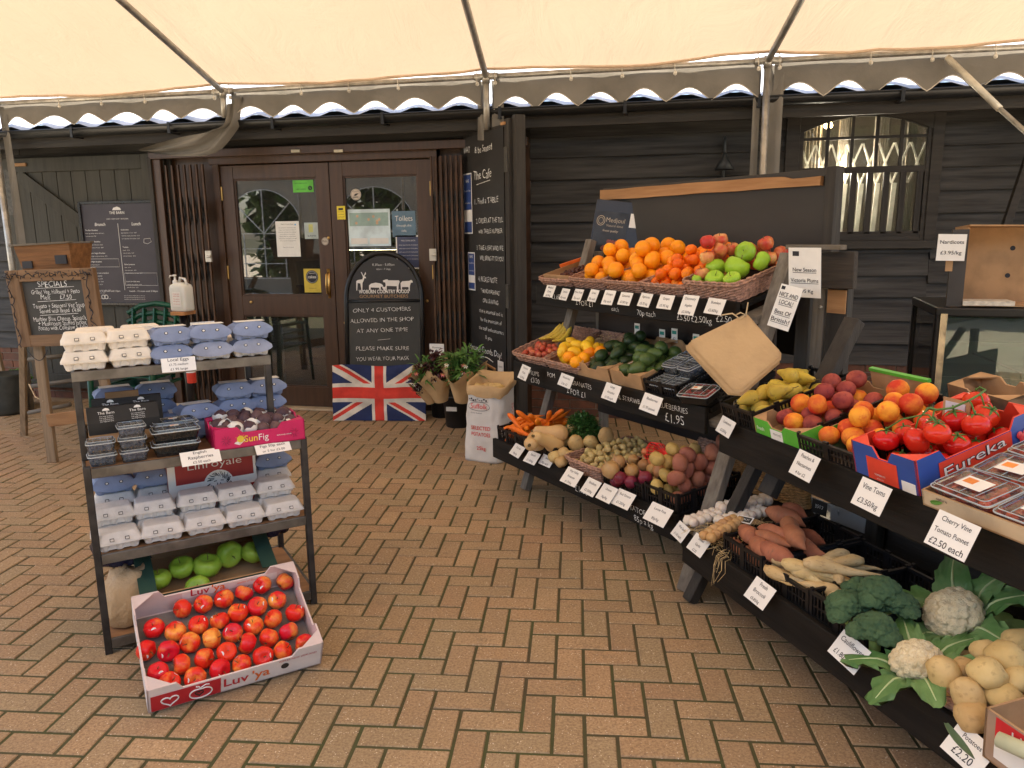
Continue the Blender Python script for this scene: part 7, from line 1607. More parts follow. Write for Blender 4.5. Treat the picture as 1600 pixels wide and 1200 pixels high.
hen = [(-.1,-.6),(.1,-.6),(.1,-.3),(.4,.0),(.5,.4),(.3,.5),(.1,.2),(-.4,.4),(-.5,.1),(-.2,-.3)]
for l, cx, cz, s_ in ((deer, .14, .155, .06), (pig, .245, .125, .055), (hen, .315, .11, .035), (cow, .385, .135, .062), (sheep, .49, .135, .055)): mb.flat(P2(l, cx*k_, HB+cz, s_*k_), -.0055)
mb.text('WOBURN COUNTRY FOODS', r_, HB+.066, .03, 0, -.006, wid=WA*.66, off=.022)
mb.obj('emblem', [WHT, WHT], t)
mb = MB(); mb.text('GOURMET BUTCHERS', r_, HB+.028, .026, 0, -.006, wid=WA*.64); mb.obj('emblem_line', mat('tan_print', (.42, .25, .11), .5, bmp=0), t)
mb = MB(); mb.text('8.30am - 5.00pm', r_, HB+.30, .02, 0, -.0055, wob=.05, off=-.012); mb.text('open - 7 days', r_, HB+.265, .016, 0, -.0055, wob=.05, off=-.012)
for k, (s_, w_) in enumerate((('ONLY 4 CUSTOMERS', .76), ('ALLOWED IN THE SHOP', .84), ('AT ANY ONE TIME', .68), ('', 0), ('PLEASE MAKE SURE', .70), ('YOU WEAR YOUR MASK', .70), ('IN STORE', .38), ('', 0), ('MANY  THANKS', .55))):
    z = HB-.09-.088*k+(.02 if k > 3 else 0)+(.02 if k > 7 else 0)
    if s_: mb.text(s_, r_-.02, z, .034, 0, -.0055, wob=.05, off=-.016, wid=WA*w_, rot=random.uniform(0, 2))
    elif k == 3: mb.tube([(r_-.06, -.005, z+.02), (r_+.05, -.005, z+.03)], .0015, 4)
mb.obj('chalk_message', CHALK, t)
# flag banner
pA = G(524, 655); pB_ = G(668, 655); uf = (pB_-pA).normalized(); WF = (pB_-pA).length; FM = frame(pA+Vector((.01, -.07, .005)), uf, Vector((-uf.y, uf.x, 0))) @ RX(-8)
t = thing('flag_banner', 'Union flag cloth banner propped below the pavement sign', 'flag', FM); HF = .475
nx, nz = 220, 130; vs = []; fs = []; ms = []
for j in range(nz+1):
    for i in range(nx+1):
        u_, v_ = i/nx, j/nz; y_ = .006*math.sin(u_*17+v_*2)*(.4+.6*v_)+.012*noise.noise(Vector((u_*4, v_*6, 1)))+.01*math.sin(u_*5)
        vs.append((WF*u_+.006*noise.noise(Vector((v_*4, u_, 3))), y_, HF*v_+(.008*math.sin(u_*9)*v_)))
def flagcol(u_, v_):
    X, Z = (u_-.5)*60, (v_-.5)*30*1.0
    if abs(X) < 3 or abs(Z) < 3: return 1
    if abs(X) < 5 or abs(Z) < 5: return 2
    m = 30/60*1.0; 
    s_ = 1 if X*Z > 0 else -1; dd = (Z-s_*m*X)/math.sqrt(1+m*m); 
    q = dd*(1 if X > 0 else -1)*(1)     # signed distance from the diagonal
    if abs(dd) < 3.0:
        if s_ > 0: red = -2 < q < 0
        else: red = -2 < q < 0
        return 1 if red else 2
    return 0
for j in range(nz):
    for i in range(nx): a = j*(nx+1)+i; fs.append((a, a+1, a+nx+2, a+nx+1)); ms.append(flagcol((i+.5)/nx, (j+.5)/nz))
mb = MB(); mb.add(vs, fs, ms); c1_ = dict(rough=.85, bmp=.15, bsc=200)
mb.obj('cloth', [mat('flag_navy', (.018, .03, .10), **c1_), mat('flag_red', (.58, .045, .03), **c1_), mat('flag_white', (.62, .58, .5), **c1_)], t, smooth=True)
mb = MB(); mb.box(.0, WF-.005, .04, .05, 0, HF-.03); mb.obj('backing_board', BLACKWOOD, t)
# flower buckets
def bucket(M, r_, h_, lab, seed, kind):
    t = thing('flower_bucket', lab, 'bucket', M, 'black flower buckets'); mb = MB(); mb.lathe([(r_*.78, 0), (r_*.8, .005), (r_, h_-.02), (r_+.008, h_-.018), (r_+.008, h_), (r_-.002, h_), (r_*.9, h_*.5)], 26); mb.obj('tub', mat('matt_black_plastic', (.01, .01, .01), .45, .2, bmp=.05), t, smooth=True)
    if seed == 2: mb = MB(); mb.M = T(-.02, -r_*.93, h_*.62) @ RX(4); mb.box(-.045, .045, -.004, -.002, -.018, .018); mb.obj('label', PAPER, t)
    return t
pk1 = G(690, 652); pk2 = G(716, 665)
bucket(T(pk1.x, pk1.y+.05, 0), .12, .27, 'black flower bucket at the back beside the flag', 1, 0); bucket(T(pk2.x-.0, pk2.y, 0), .125, .27, 'black flower bucket with a small white label in front of the chalkboard leaf', 2, 0)
LV = mat('dark_red_leaf', (.05, .012, .012), .5, .4, 30, .3, 60, rnd=0); FLW = mat('white_petal', (.75, .75, .62), .5, bmp=0); FLP = mat('pink_petal', (.65, .2, .2), .5, bmp=0)
def bouquet(M, s_, lab, kind, seed):
    t = thing('bouquet', lab, 'bouquet', M, 'bouquets in the flower buckets'); rr = random.Random(seed)
    mb = MB(); n, q = 30, 6; vs = []      # paper cone
    for j in range(q+1):
        f_ = j/q
        for k in range(n): a = 2*math.pi*k/n; rr_ = (.05+.095*f_**1.1)*s_*(1+.16*f_*math.sin(3*a+seed)+.06*f_*math.sin(11*a)); vs.append((rr_*math.cos(a), rr_*math.sin(a), (-.04+.24*f_+.05*f_*f_*math.sin(4*a+seed*2))*s_))
    mb.add(vs, [(j*n+k, j*n+(k+1) % n, (j+1)*n+(k+1) % n, (j+1)*n+k) for j in range(q) for k in range(n)]); pw = mb.obj('paper_wrap', KRAFT, t, smooth=True)
    dk, gr, st_ = MB(), MB(), MB()
    for k in range(70):
        a = rr.uniform(0, 6.28); e = rr.uniform(.0, .13)*s_; p = Vector((e*math.cos(a), e*math.sin(a), rr.uniform(.15, .30)*s_)); d = Vector((math.cos(a)*rr.uniform(.1, .9), math.sin(a)*rr.uniform(.1, .9), 1))
        isd = (kind == 'dark') or (kind == 'mixed' and math.cos(a) > -.6)
        for q_ in range(14 if isd else 4):
            dd = d+Vector((rr.gauss(0, .7), rr.gauss(0, .7), rr.gauss(0, .5)))
            if isd: dk.leaf(p+Vector((rr.gauss(0, .015), rr.gauss(0, .015), rr.gauss(0, .02))), dd, rr.uniform(.025, .05)*s_, rr.uniform(.015, .03)*s_, .3, n=2)
            else: gr.leaf(p, dd, rr.uniform(.08, .15)*s_, rr.uniform(.008, .02)*s_, .5, n=4)
        st_.tube([(0, 0, -.05), p*.6, p], .002, 4)
    if dk.v: dk.obj('dark_foliage', LV, t)
    if gr.v: gr.obj('green_foliage', mat('fresh_leaf', (.07, .16, .03), .5, .35, 25, 0), t)
    st_.obj('stems', GREENLEAF, t)
    for k in range(8):
        a = rr.uniform(3.4, 6.0); e = rr.uniform(.08, .15)*s_; c = Vector((e*math.cos(a), e*math.sin(a), rr.uniform(.16, .28)*s_)); mb = MB()
        for i in range(6): mb.leaf(c, (math.cos(i*1.05), -.8, math.sin(i*1.05)), .024, .011, .1, n=2)
        mb.lathe(sph(.005, 1, 4), 6, 1, M=T(c.x, c.y-.004, c.z)); mb.obj('flower', [FLW if k % 3 else FLP, mat('yellow_centre', (.6, .45, .05), .6, bmp=0)], t)
for px, py, dep, s_, lab, kd, sd in ((672, 618, 5.55, .72, 'small dark bouquet in brown paper at the left by the flag', 'dark', 3), (688, 612, 5.5, 1.05, 'bouquet with deep red foliage and white flowers wrapped in brown paper', 'mixed', 4), (722, 612, 5.35, 1.08, 'leafy green bouquet with pink and white flowers wrapped in brown paper', 'green', 6)):
    p = Wp(px, py, dep); bouquet(T(p.x, p.y, p.z-.03) @ RY(-6+(px-688)*.4) @ RX(12), s_, lab, kd, sd)
# small white card behind the bouquets
t, W_, H_ = quad_sign('notice', 671, 537, 694, 555, 5.95, PAPER, 'small white card behind the bouquets'); mb = MB(); mb.text('Flowers', W_/2, H_*.6, .014, wid=W_*.6); mb.text('£4.50', W_/2, H_*.2, .014); mb.obj('lettering', INK, t)
# chalkboard on the open leaf:  local x along leaf (towards camera), faces camera-left
Lf = (pN-pF).length; CB = frame(pN+Vector((0, 0, 0)), -dv, Vector((0, 0, 1)).cross(-dv)*1)
side = Vector((0, 0, 1)).cross(dv)            # left of travel towards camera?
face = side if side.dot(cC-pN) > 0 else -side
# build in a frame whose x runs left-to-right as read, y into the board, z up
CBF = frame(pF+face*.012, dv, -face) if dv.cross(-face).z > 0 else frame(pN+face*.012, -dv, -face)
LtoR = dv if dv.cross(-face).z > 0 else -dv
t = thing('cafe_chalkboard', 'tall black chalkboard with handwritten cafe rules on the open door leaf', 'chalkboard', CBF @ T(.03, -.004, .32)); Wc = Lf-.05; Hc = zt-.36
mb = MB(); mb.box(0, Wc, -.012, 0, 0, Hc); mb.obj('board', mat('black_chalkboard', (.016, .014, .012), .5, .3, 2, .05), t)
mb = MB(); y_ = -.0135
for s_, f_, zz, sz, w_ in (('WAIT', .15, .955, .05, .16), ('& be Seated', .55, .945, .05, .4), ('The Cafe', .52, .845, .07, .42), ('1. Find a TABLE', .6, .75, .045, .55), ('2. ORDER AT THE TILL', .66, .675, .04, .62), ('with TABLE NUMBER', .68, .635, .036, .55), ('3. TAKE A SEAT AND WE', .66, .57, .038, .62), ('WILL BRING IT TO YOU!', .7, .53, .036, .55), ('4. PLEASE NOTE', .6, .445, .042, .45), ('"HANDWASHING"', .66, .40, .034, .45), ('ON LEAVING', .66, .362, .034, .36), ('this is essential and is', .66, .32, .03, .55), ('for the protection of', .66, .285, .03, .5), ('the staff and customers', .66, .25, .03, .58), ('& you', .6, .215, .03, .15), ('Natural Goods Day!', .5, .155, .05, .8)):
    mb.text(s_, Wc*f_, Hc*zz-.03, sz, 0, y_, wob=.05, off=-.01, wid=Wc*w_)
mb.tube([(Wc*.35+Wc*.35*k/8, y_-.001, Hc*.115+.02*math.sin(math.pi*k/8)) for k in range(9)], .003, 4); mb.tube([(Wc*.38, y_-.001, Hc*.825-.03), (Wc*.7, y_-.001, Hc*.83-.02)], .0025, 4)
for k in range(5): mb.text('cakes soups', Wc*.08, Hc*(.12-.022*k), .028, 0, y_, wob=.06, off=-.01, wid=Wc*.14)
mb.obj('chalk_message', CHALK, t)
for (f0, f1, z0, z1, lab) in ((.05, .26, .62, .86, 'tall blue and white notice near the top of the cafe chalkboard'), (.13, .3, .39, .545, 'narrow blue and white notice halfway down the cafe chalkboard')):
    n_ = thing('notice', lab, 'notice', t.matrix_world @ T(Wc*f0, -.015, Hc*z0)); mb = MB(); W_, H_ = Wc*(f1-f0), Hc*(z1-z0); mb.box(0, W_, -.002, 0, 0, H_, 0); mb.box(.008, W_-.008, -.003, -.0022, H_*.4, H_-.01, 1); mb.box(.008, W_-.008, -.003, -.0022, .01, H_*.2, 1); mb.text('NHS', W_/2, H_*.85, .025, 0, -.0035); mb.text('Test and Trace', W_/2, H_*.7, .014, 0, -.0035, wid=W_*.8); mb.text('check in here', W_/2, H_*.5, .012, 0, -.0035, wid=W_*.7); mb.obj('sheet', [WHT, NAVY], n_)
for (f0, f1, z0, z1, lab) in ((.38, .52, -.09, .04, 'white tag low on the left of the chalkboard leaf'), (.83, .96, .0, .13, 'white tag low on the right edge of the chalkboard leaf')):
    n_ = thing('notice', lab, 'notice', t.matrix_world @ T(Wc*f0, -.02, Hc*z0)); mb = MB(); W_, H_ = Wc*(f1-f0), Hc*(z1-z0); mb.box(0, W_, -.002, 0, 0, H_, 0); [mb.text(s_, W_/2, H_*z_, .014, 1, -.003, wid=W_*.7) for s_, z_ in (('GATE', .8), ('Please', .55), ('push', .4), ('£3.50', .15))]; mb.obj('sheet', [WHT, INK], n_)
# small slate with pine frame
p = Wp(764, 600, 5.5); n_ = thing('small_slate', 'small framed slate with white handwriting standing behind the potato sack', 'chalkboard', T(p.x-.02, 5.5, p.z) @ RZ(-38) @ RY(14)); mb = MB(); mb.box(-.06, .06, -.004, .006, -.12, .14, 0); mb.text('hedge', 0, .03, .03, 1, -.006, wob=.05, wid=.1, rot=25); mb.text('pots', 0, -.03, .03, 1, -.006, wob=.05, wid=.08, rot=25); mb.obj('slate', [SLATE, CHALK], n_)
mb = MB(); mb.box(.06, .072, -.008, .01, -.13, .15); mb.box(-.06, .06, -.008, .01, .14, .152); mb.obj('frame', PINE, n_)
# potato sack
pS = G(762, 722); 
t = thing('potato_sack', 'white paper potato sack with rolled brown top and red lettering', 'sack', T(pS.x+.0, pS.y+.10, 0) @ RZ(-14)); W_, D_, H_ = .30, .24, .57
mb = MB(); n, q = 64, 34; vs = []
def sackpt(a, v_, off=0):
    c, s_ = math.cos(a), math.sin(a); e = .42+.15*v_; x_ = math.copysign(abs(c)**e, c)*(W_/2+off); y_ = math.copysign(abs(s_)**e, s_)*(D_/2+off)
    k = 1+.06*math.sin(math.pi*v_)-.05*v_; z = H_*v_; x_ *= k; y_ *= k
    w_ = .010*noise.noise(Vector((x_*9, y_*9, z*7)))+.006*noise.noise(Vector((x_*25, y_*25, z*18))); nrm = Vector((x_, y_, 0)).normalized()
    return Vector((x_, y_, z+(.012*math.sin(3*a)+.04*math.sin(a))*v_*v_))+nrm*w_+Vector((.03*(v_-.5), 0, 0))
for j in range(q+1):
    for i in range(n): vs.append(sackpt(2*math.pi*i/n, j/q))
mb.add(vs, [(j*n+i, j*n+(i+1) % n, (j+1)*n+(i+1) % n, (j+1)*n+i) for j in range(q) for i in range(n)]+[tuple(range(n))[::-1]])
mb.obj('sack', mat('white_sack_paper', (.66, .62, .56), .6, .06, 6, .35, 20, bd=.01), t, smooth=True)
mb = MB(); vs = []
for v_, off in ((.88, .012), (.93, .020), (1.0, .020), (1.015, .010), (1.0, -.004), (.93, -.02), (.85, -.03)):
    for i in range(n): a = 2*math.pi*i/n; vs.append(sackpt(a, v_+(.025*math.sin(2*a+1)+.012*math.sin(9*a) if off > .011 and v_ < .9 else 0), off))
mb.add(vs, [(j*n+i, j*n+(i+1) % n, (j+1)*n+(i+1) % n, (j+1)*n+i) for j in range(6) for i in range(n)]); mb.obj('rolled_cuff', KRAFT, t, smooth=True)
pil = [placed('potato', t.matrix_world @ T(rr.uniform(-.09, .1), rr.uniform(-.05, .05), H_*.85+rr.uniform(0, .02)) @ RX(k*40) @ S(1.0), 'earthy potato inside the top of the white paper sack', 'potatoes in the sack') for k in range(14)]
def onfront(mb):      # wrap flat text onto the sack front
    for i, v in enumerate(mb.v):
        best = sackpt(-math.pi/2+v.x*3.2, min(1, max(0, v.z/H_))); 
        a = -math.pi/2
        lo_a, hi_a = -math.pi, 0
        for _ in range(22):
            mid = (lo_a+hi_a)/2
            if sackpt(mid, v.z/H_).x < v.x: lo_a = mid
            else: hi_a = mid
        q_ = sackpt(mid, v.z/H_, .004); mb.v[i] = Vector((v.x, q_.y-.001, v.z))
    return mb
mb = MB(); mb.text('Suffolk', -.02, .385, .035, 0, 0, wid=.13, off=.0); 
el = [(-.02+.085*math.cos(a*.25), 0, .40+.03*math.sin(a*.25)) for a in range(26)]; mb.tube(el, .0016, 4, 1)
for s_, z, w_ in (('SELECTED', .235, .15), ('POTATOES', .19, .15), ('25kg', .09, .07)): mb.text(s_, -.01, z, .026, 0, 0, wid=w_, off=.008)
mb.text('Grown & packed', -.04, .35, .009, 1, 0)
for k in range(9): mb.lathe([(.008, 0), (.008, .0005)], 7, 1, M=T(-.1+.017*k, 0, .445+.006*math.sin(k*2)) @ RX(90) @ SC(.9, .6+.3*math.sin(k), 1))
mb.tube([(-.1, 0, .435), (-.02, 0, .43), (.055, 0, .435)], .0015, 4, 1)
onfront(mb); mb.obj('print', [RED, INK], t)
mb = MB(); xx = W_/2*1.03+.012; mb.M = T(0, 0, 0) @ frame((xx, -.06, .12), (0, 1, 0), (-1, 0, 0)); mb.text('POTATOES', .07, .20, .03, 0, -.012, rot=90, wid=.2); mb.obj('side_print', RED, t)
# sack rolled kraft; easel with specials board
pe = G(82, 722)
yE = pe.y; e1 = Wp(12, 423, yE); 
def EP(px, py, Y=None): return Wp(px, py, yE if Y is None else Y)
ez = thing('easel', 'weathered wooden easel ladder standing behind the trolley', 'easel', I4)
for a, b, w_, Y0, Y1 in (((52, 470), (83, 722), .075, yE+.05, yE), ((34, 470), (38, 682), .05, yE+.30, yE+.62), ((140, 510), (200, 735), .07, yE+.05, yE)):
    pa, pb = EP(*a, Y0), EP(*b, Y1); mb = MB(); mb.beam(pa, pb, w_, .035, up=(0, 1, 0)) if 0 else mb.beam(pb, pa, .03, w_, up=(1, 0, 0)); mb.obj('leg', PINEZ, ez, bevel=.004)
pa, pb = EP(76, 657), EP(190, 642); mb = MB(); mb.beam(pa, pb, .03, .09, up=(0, 0, 1)); mb.obj('cross_rail', PINE, ez, bevel=.004)
for (a, b) in (((45, 562), (100, 556)), ((48, 604), (130, 592)), ((45, 645), (110, 632))):
    pa, pb = EP(*a, yE+.35), EP(*b, yE+.35); MB().tube([pa, pb], .016, 8).obj('rung', GREYWOOD, ez, smooth=True)
MB().tube([EP(45, 600, yE+.2), EP(55, 620, yE+.1), EP(68, 627, yE-.0)], .004, 5).obj('rope', mat('natural_string', (.5, .38, .22)), ez)
yS = yE-.02; a, b, c = EP(10, 423, yS+.0), EP(148, 418, yS), EP(33, 542, yS-.03); d_ = EP(166, 538, yS-.03)
sb = thing('specials_board', 'framed specials blackboard with white handwriting on the easel', 'chalkboard', frame(c, (d_-c), (0, 1, 0)) @ I4)
inv = sb.matrix_world.inverted(); la, lb, lc, ld = inv @ a, inv @ b, inv @ c, inv @ d_
def bil(u_, v_, y_): q = (lc*(1-u_)+ld*u_)*(1-v_)+(la*(1-u_)+lb*u_)*v_; return Vector((q.x, q.y+y_, q.z))
def panel(u0, u1, v0, v1, y0, y1, m_, nm, bev=0):
    mb = MB(); mb.add([bil(u0, v0, y0), bil(u1, v0, y0), bil(u1, v1, y0), bil(u0, v1, y0), bil(u0, v0, y1), bil(u1, v0, y1), bil(u1, v1, y1), bil(u0, v1, y1)], [(0,1,2,3),(4,7,6,5),(0,4,5,1),(1,5,6,2),(2,6,7,3),(3,7,4,0)]); return mb.obj(nm, m_, sb, bevel=bev)
RUST = wood('rustic_brown_frame', (.28, .17, .09), (.17, .10, .055), .75, 3, 14, .4, rnd=.3); RUSTZ = wood('rustic_brown_frame_upright', (.28, .17, .09), (.17, .10, .055), .75, 3, 14, .4, 'z', rnd=.3)
panel(.14, .86, .14, .86, 0, .008, mat('grey_chalkboard', (.05, .048, .042), .7, .2, 3, .05), 'board')
panel(0, .15, 0, 1, -.02, .015, RUSTZ, 'frame_side', .004); panel(.85, 1, 0, 1, -.02, .015, RUSTZ, 'frame_side', .004); panel(.15, .85, .85, 1, -.019, .014, RUST, 'frame_rail', .004); panel(.15, .85, 0, .15, -.019, .014, RUST, 'frame_rail', .004)
mb = MB(); 
def tb(s_, u_, v_, hgt, w_):
    Wb2 = (ld-lc).length; m2 = MB(); m2.text(s_, 0, 0, hgt, 0, 0, wob=.05, off=-.004, wid=w_*Wb2)
    for v in m2.v: q = bil(u_, v_, -.003); slope = (lb-la) if v_ > .5 else (ld-lc); sx = slope.normalized(); mb.v.append(q+sx*v.x+Vector((0, 0, 1))*v.z)
    n0 = len(mb.v)-len(m2.v); mb.f += [tuple(i+n0 for i in f) for f in m2.f]; mb.m += m2.m
for s_, u_, v_, w_ in (("SPECIALS", .5, .77, .34), ('Grilled Veg, Halloumi + Pesto', .52, .68, .56), ('Melt      £7.50', .52, .61, .36), ('Tomato + Seasonal Veg Soup', .53, .50, .60), ('Served with Bread  £4.80', .54, .435, .48), ('Marbier Blue Cheese, Spinach,', .52, .33, .62), ('+ Mushroom Stuffed Jacket', .54, .27, .56), ('Potato with Coleslaw + Salad', .54, .21, .58)): tb(s_, u_, v_, .03 if s_ != 'SPECIALS' else .04, w_)
for v_ in (.755, .585, .405): p_, q_ = bil(.3, v_, -.003), bil(.74, v_+.012, -.003); mb.tube([p_, q_], .002, 4)
mb.obj('chalk_message', CHALK, sb)
# planter box above the specials board
p_, q_ = EP(34, 420, yE+.12), EP(116, 416, yE+.12); t = thing('planter_box', 'rough wooden planter box with black corner patches above the specials board', 'box', frame(p_, (q_-p_), (0, 1, 0))); Wq = (q_-p_).length; Hq = .155
mb = MB(); mb.add([(0.02, 0, -.05), (Wq-.02, 0, -.05), (Wq+.01, -.03, Hq), (-.01, -.03, Hq), (0.02, .16, -.05), (Wq-.02, .16, -.05), (Wq+.01, .19, Hq), (-.01, .19, Hq)], [(0,1,2,3),(4,7,6,5),(0,3,7,4),(1,5,6,2),(0,4,5,1)]); mb.obj('box', wood('orange_rough_wood', (.28, .13, .05), (.16, .075, .03), .75, 4, 10, .5), t)
mb = MB(); mb.box(-.03, Wq+.02, -.05, -.0, Hq, Hq+.014); mb.box(-.03, Wq+.02, .16, .2, Hq, Hq+.014); mb.obj('rim', GREYWOOD, t, bevel=.003)
mb = MB(); mb.box(.03, .11, -.022, -.012, -.0, .05); mb.box(Wq-.12, Wq-.03, -.03, -.018, .02, .08); mb.obj('black_patch', INK, t)
# fairy lights
mb = MB(); rr = random.Random(4); pts = []
for k in range(60): u_ = k/59; pts.append(bil(u_, .93+.04*noise.noise(Vector((k*.31, 0, 0)))+.035*rr.uniform(-1, 1), -.035+.012*math.sin(k*1.7)))
mb.tube(pts, .003, 5); pts = [bil(.05+.05*noise.noise(Vector((k*.4, 3, 0))), .95-.95*k/24, -.033+.01*math.sin(k)) for k in range(25)]; mb.tube(pts, .003, 5)
pts = [bil(.93+.05*noise.noise(Vector((k*.4, 7, 0))), .95-.8*k/24, -.033+.01*math.sin(k)) for k in range(25)]; mb.tube(pts, .003, 5); pts = [bil(.1+.25*k/10, -.02-.16*math.sin(k*.3), -.03) for k in range(11)]; mb.tube(pts, .003, 5)
for k in range(46):
    if k < 26: q_ = bil(k/25, .93+.05*math.sin(k*2.1), -.04)
    elif k < 36: q_ = bil(.05, .95-.1*(k-26), -.04)
    else: q_ = bil(.93, .95-.1*(k-36), -.04)
    mb.tube([q_, q_+Vector((rr.uniform(-.02, .02), rr.uniform(-.02, 0), rr.uniform(-.02, .02)))], [.004, .0025], 5)
lw = mb.obj('fairy_lights', INK, M=sb.matrix_world.copy()); tag(lw, 'unlit dark string of fairy lights wound round the specials board frame', 'string lights')
# second easel leg at far left edge, planter with greenery
t = thing('easel', 'brown easel leg cut off by the left edge of the photo', 'easel', I4)
pa, pb = Wp(-12, 520, 6.0), Wp(22, 660, 5.9); MB().beam(pb, pa, .035, .05, up=(1, 0, 0)).obj('leg', PINEZ, t, bevel=.003); MB().beam(Wp(-20, 590, 5.98), Wp(6, 590, 5.98), .03, .03).obj('cross_rail', PINEZ, t, bevel=.003)
p = Wp(36, 645, 6.1); t = thing('potted_plant', 'small leafy green plant in a dark pot against the brick plinth', 'plant', T(p.x, 6.1, 0)); MB().lathe([(.09, 0), (.12, .2), (.13, .2), (.11, .18), (0, .17)], 20).obj('pot', mat('dark_pot', (.03, .03, .03), .6, .2), t, smooth=True); mb = MB(); rr = random.Random(2)
for k in range(260): d = Vector((rr.gauss(0, .7), rr.gauss(0, .7), rr.uniform(.3, 1.4))); mb.leaf(Vector((rr.gauss(0, .05), rr.gauss(0, .04), .2+rr.uniform(0, .14))), d, rr.uniform(.03, .06), rr.uniform(.02, .035), .4, n=2)
mb.obj('foliage', mat('bright_leaf', (.09, .2, .03), .5, .3, 20, 0), t)
p = G(-22, 655); t = thing('galvanised_tub', 'dark grey ribbed tub at the far left edge of the photo', 'tub', T(p.x, p.y+.25, 0)); MB().lathe([(.14, 0)]+[(.15+.02*k/12+.004*(k % 2), .03*k) for k in range(1, 13)]+[(.17, .37), (.14, .3)], 24).obj('tub', mat('grey_tub', (.06, .065, .06), .5, .2, metal=.3), t, smooth=True)
# sanitiser stand with jug
pj = Wp(286, 486, 4.9); t = thing('sanitiser_stand', 'slim black stand with a small wooden platform holding the sanitiser jug', 'stand', T(pj.x, 4.9, 0)); zj = pj.z
mb = MB(); mb.tube([(0, 0, 0), (0, 0, zj-.03)], .03, 12); mb.lathe([(.17, 0), (.17, .015), (.03, .03)], 24); mb.obj('post', BLKPLASTIC, t, smooth=True); mb = MB(); mb.box(-.055, .055, -.07, .07, zj-.025, zj); mb.obj('platform', wood('orange_pine', (.5, .25, .1), (.4, .18, .07), .6, 3, 10, .2), t, bevel=.003)
t = thing('sanitiser_jug', 'translucent white hand sanitiser jug with pump and printed label', 'jug', T(pj.x-.0, 4.9, zj+.001) @ RZ(-12)); JW, JH = .15, .215
mb = MB(); Z_ = [0, .01, .02, .19, .21]; prof = [(.9, 0), (.98, .008), (1, .02), (1, .165), (.9, .185), (.5, .2), (.46, .202)]; n = 32; vs = []
for k_, z in prof:
    for i in range(n): a = 2*math.pi*i/n; c, s_ = math.cos(a), math.sin(a); vs.append((math.copysign(abs(c)**.45, c)*JW/2*k_, math.copysign(abs(s_)**.5, s_)*.055*k_, z))
mb.add(vs, [(j*n+i, j*n+(i+1) % n, (j+1)*n+(i+1) % n, (j+1)*n+i) for j in range(len(prof)-1) for i in range(n)]+[tuple(range(n))[::-1], tuple(range((len(prof)-1)*n, len(prof)*n))])
mb.obj('body', mat('cloudy_plastic', (.66, .67, .62), .3, .04, 4, 0, trans=.2), t, smooth=True)
mb = MB(); mb.tube([(-.01, 0, .19), (-.0, 0, .235), (.045, 0, .228), (.062, 0, .18)], .009, 8); mb.obj('handle', PLASTICW, t, smooth=True)
mb = MB(); mb.lathe([(.018, .18), (.018, .215), (.008, .22), (.006, .245), (.014, .248), (.014, .256), (0, .258)], 14, M=T(-.05, 0, 0)); mb.tube([(-.05, 0, .25), (-.085, -.01, .248), (-.09, -.01, .235)], .005, 6); mb.obj('pump', PLASTICW, t, smooth=True)
mb = MB(); mb.box(-.03, .05, -.0575, -.0565, .035, .14, 0); [mb.text(s_, .01, z_, .008, 1, -.0585, wid=.06) for s_, z_ in (('HAND', .12), ('SANITISER', .105), ('70% alcohol', .085), ('kills germs', .07), ('5 litres', .05))]; mb.obj('label', [PAPER, mat('salmon_print', (.5, .15, .1), .5, bmp=0)], t)
p = Wp(300, 598, 4.75); t = thing('spray_can', 'red and white spray can strapped to the sanitiser stand', 'can', T(p.x, 4.75, p.z)); MB().lathe([(.03, 0), (.032, .005), (.032, .17), (.022, .19), (.012, .2), (.012, .215), (0, .215)], 20).obj('can', [mat('can_red', (.6, .05, .03), .3, .1, bmp=0)], t, smooth=True); MB().lathe([(.0328, .075), (.0328, .15)], 20, close=False).obj('white_band', PAPER, t, smooth=True)
# green plastic chairs stacked behind the trolley
GC = mat('green_garden_plastic', (.008, .075, .04), .35, .15, bmp=.05)
def chair():
    t = D.objects.new('garden_chair', None); COL.objects.link(t); tag(t, '', 'chair'); mb = MB()
    for k in range(6): mb.box(-.22, .22, -.22+.075*k, -.165+.075*k, .42-.004*k, .43-.004*k)
    mb.box(-.24, -.2, -.23, .22, .405, .425); mb.box(.2, .24, -.23, .22, .405, .425); mb.obj('seat', GC, t, bevel=.004)
    mb = MB()
    for k in range(5): mb.beam((-.17+.085*k, .2, .43), (-.19+.095*k, .30, .84), .05, .012, up=(1, 0, 0))
    mb.tube([(-.24, .29, .80), (-.14, .315, .86), (0, .32, .88), (.14, .315, .86), (.24, .29, .80)], .022, 8); mb.obj('backrest', GC, t, bevel=.0)
    for s_ in (-1, 1):
        MB().tube([(s_*.25, .26, .66), (s_*.27, .0, .66), (s_*.26, -.2, .65), (s_*.25, -.24, .6)], .02, 8).obj('armrest', GC, t, smooth=True)
        MB().tube([(s_*.25, -.24, .62), (s_*.27, -.27, 0)], [.02, .016], 8).obj('leg', GC, t, smooth=True); MB().tube([(s_*.23, .25, .7), (s_*.26, .33, 0)], [.02, .016], 8).obj('leg', GC, t, smooth=True)
    return t
pc = Wp(212, 600, 5.3)
for k in range(3): inst('gchair', chair, T(pc.x+.0, 5.35+.012*k, .075*k) @ RZ(6) @ RX(0), 'green plastic garden chair, %s of the stack behind the trolley' % ['lowest', 'middle', 'topmost'][k], 'stacked green chairs')

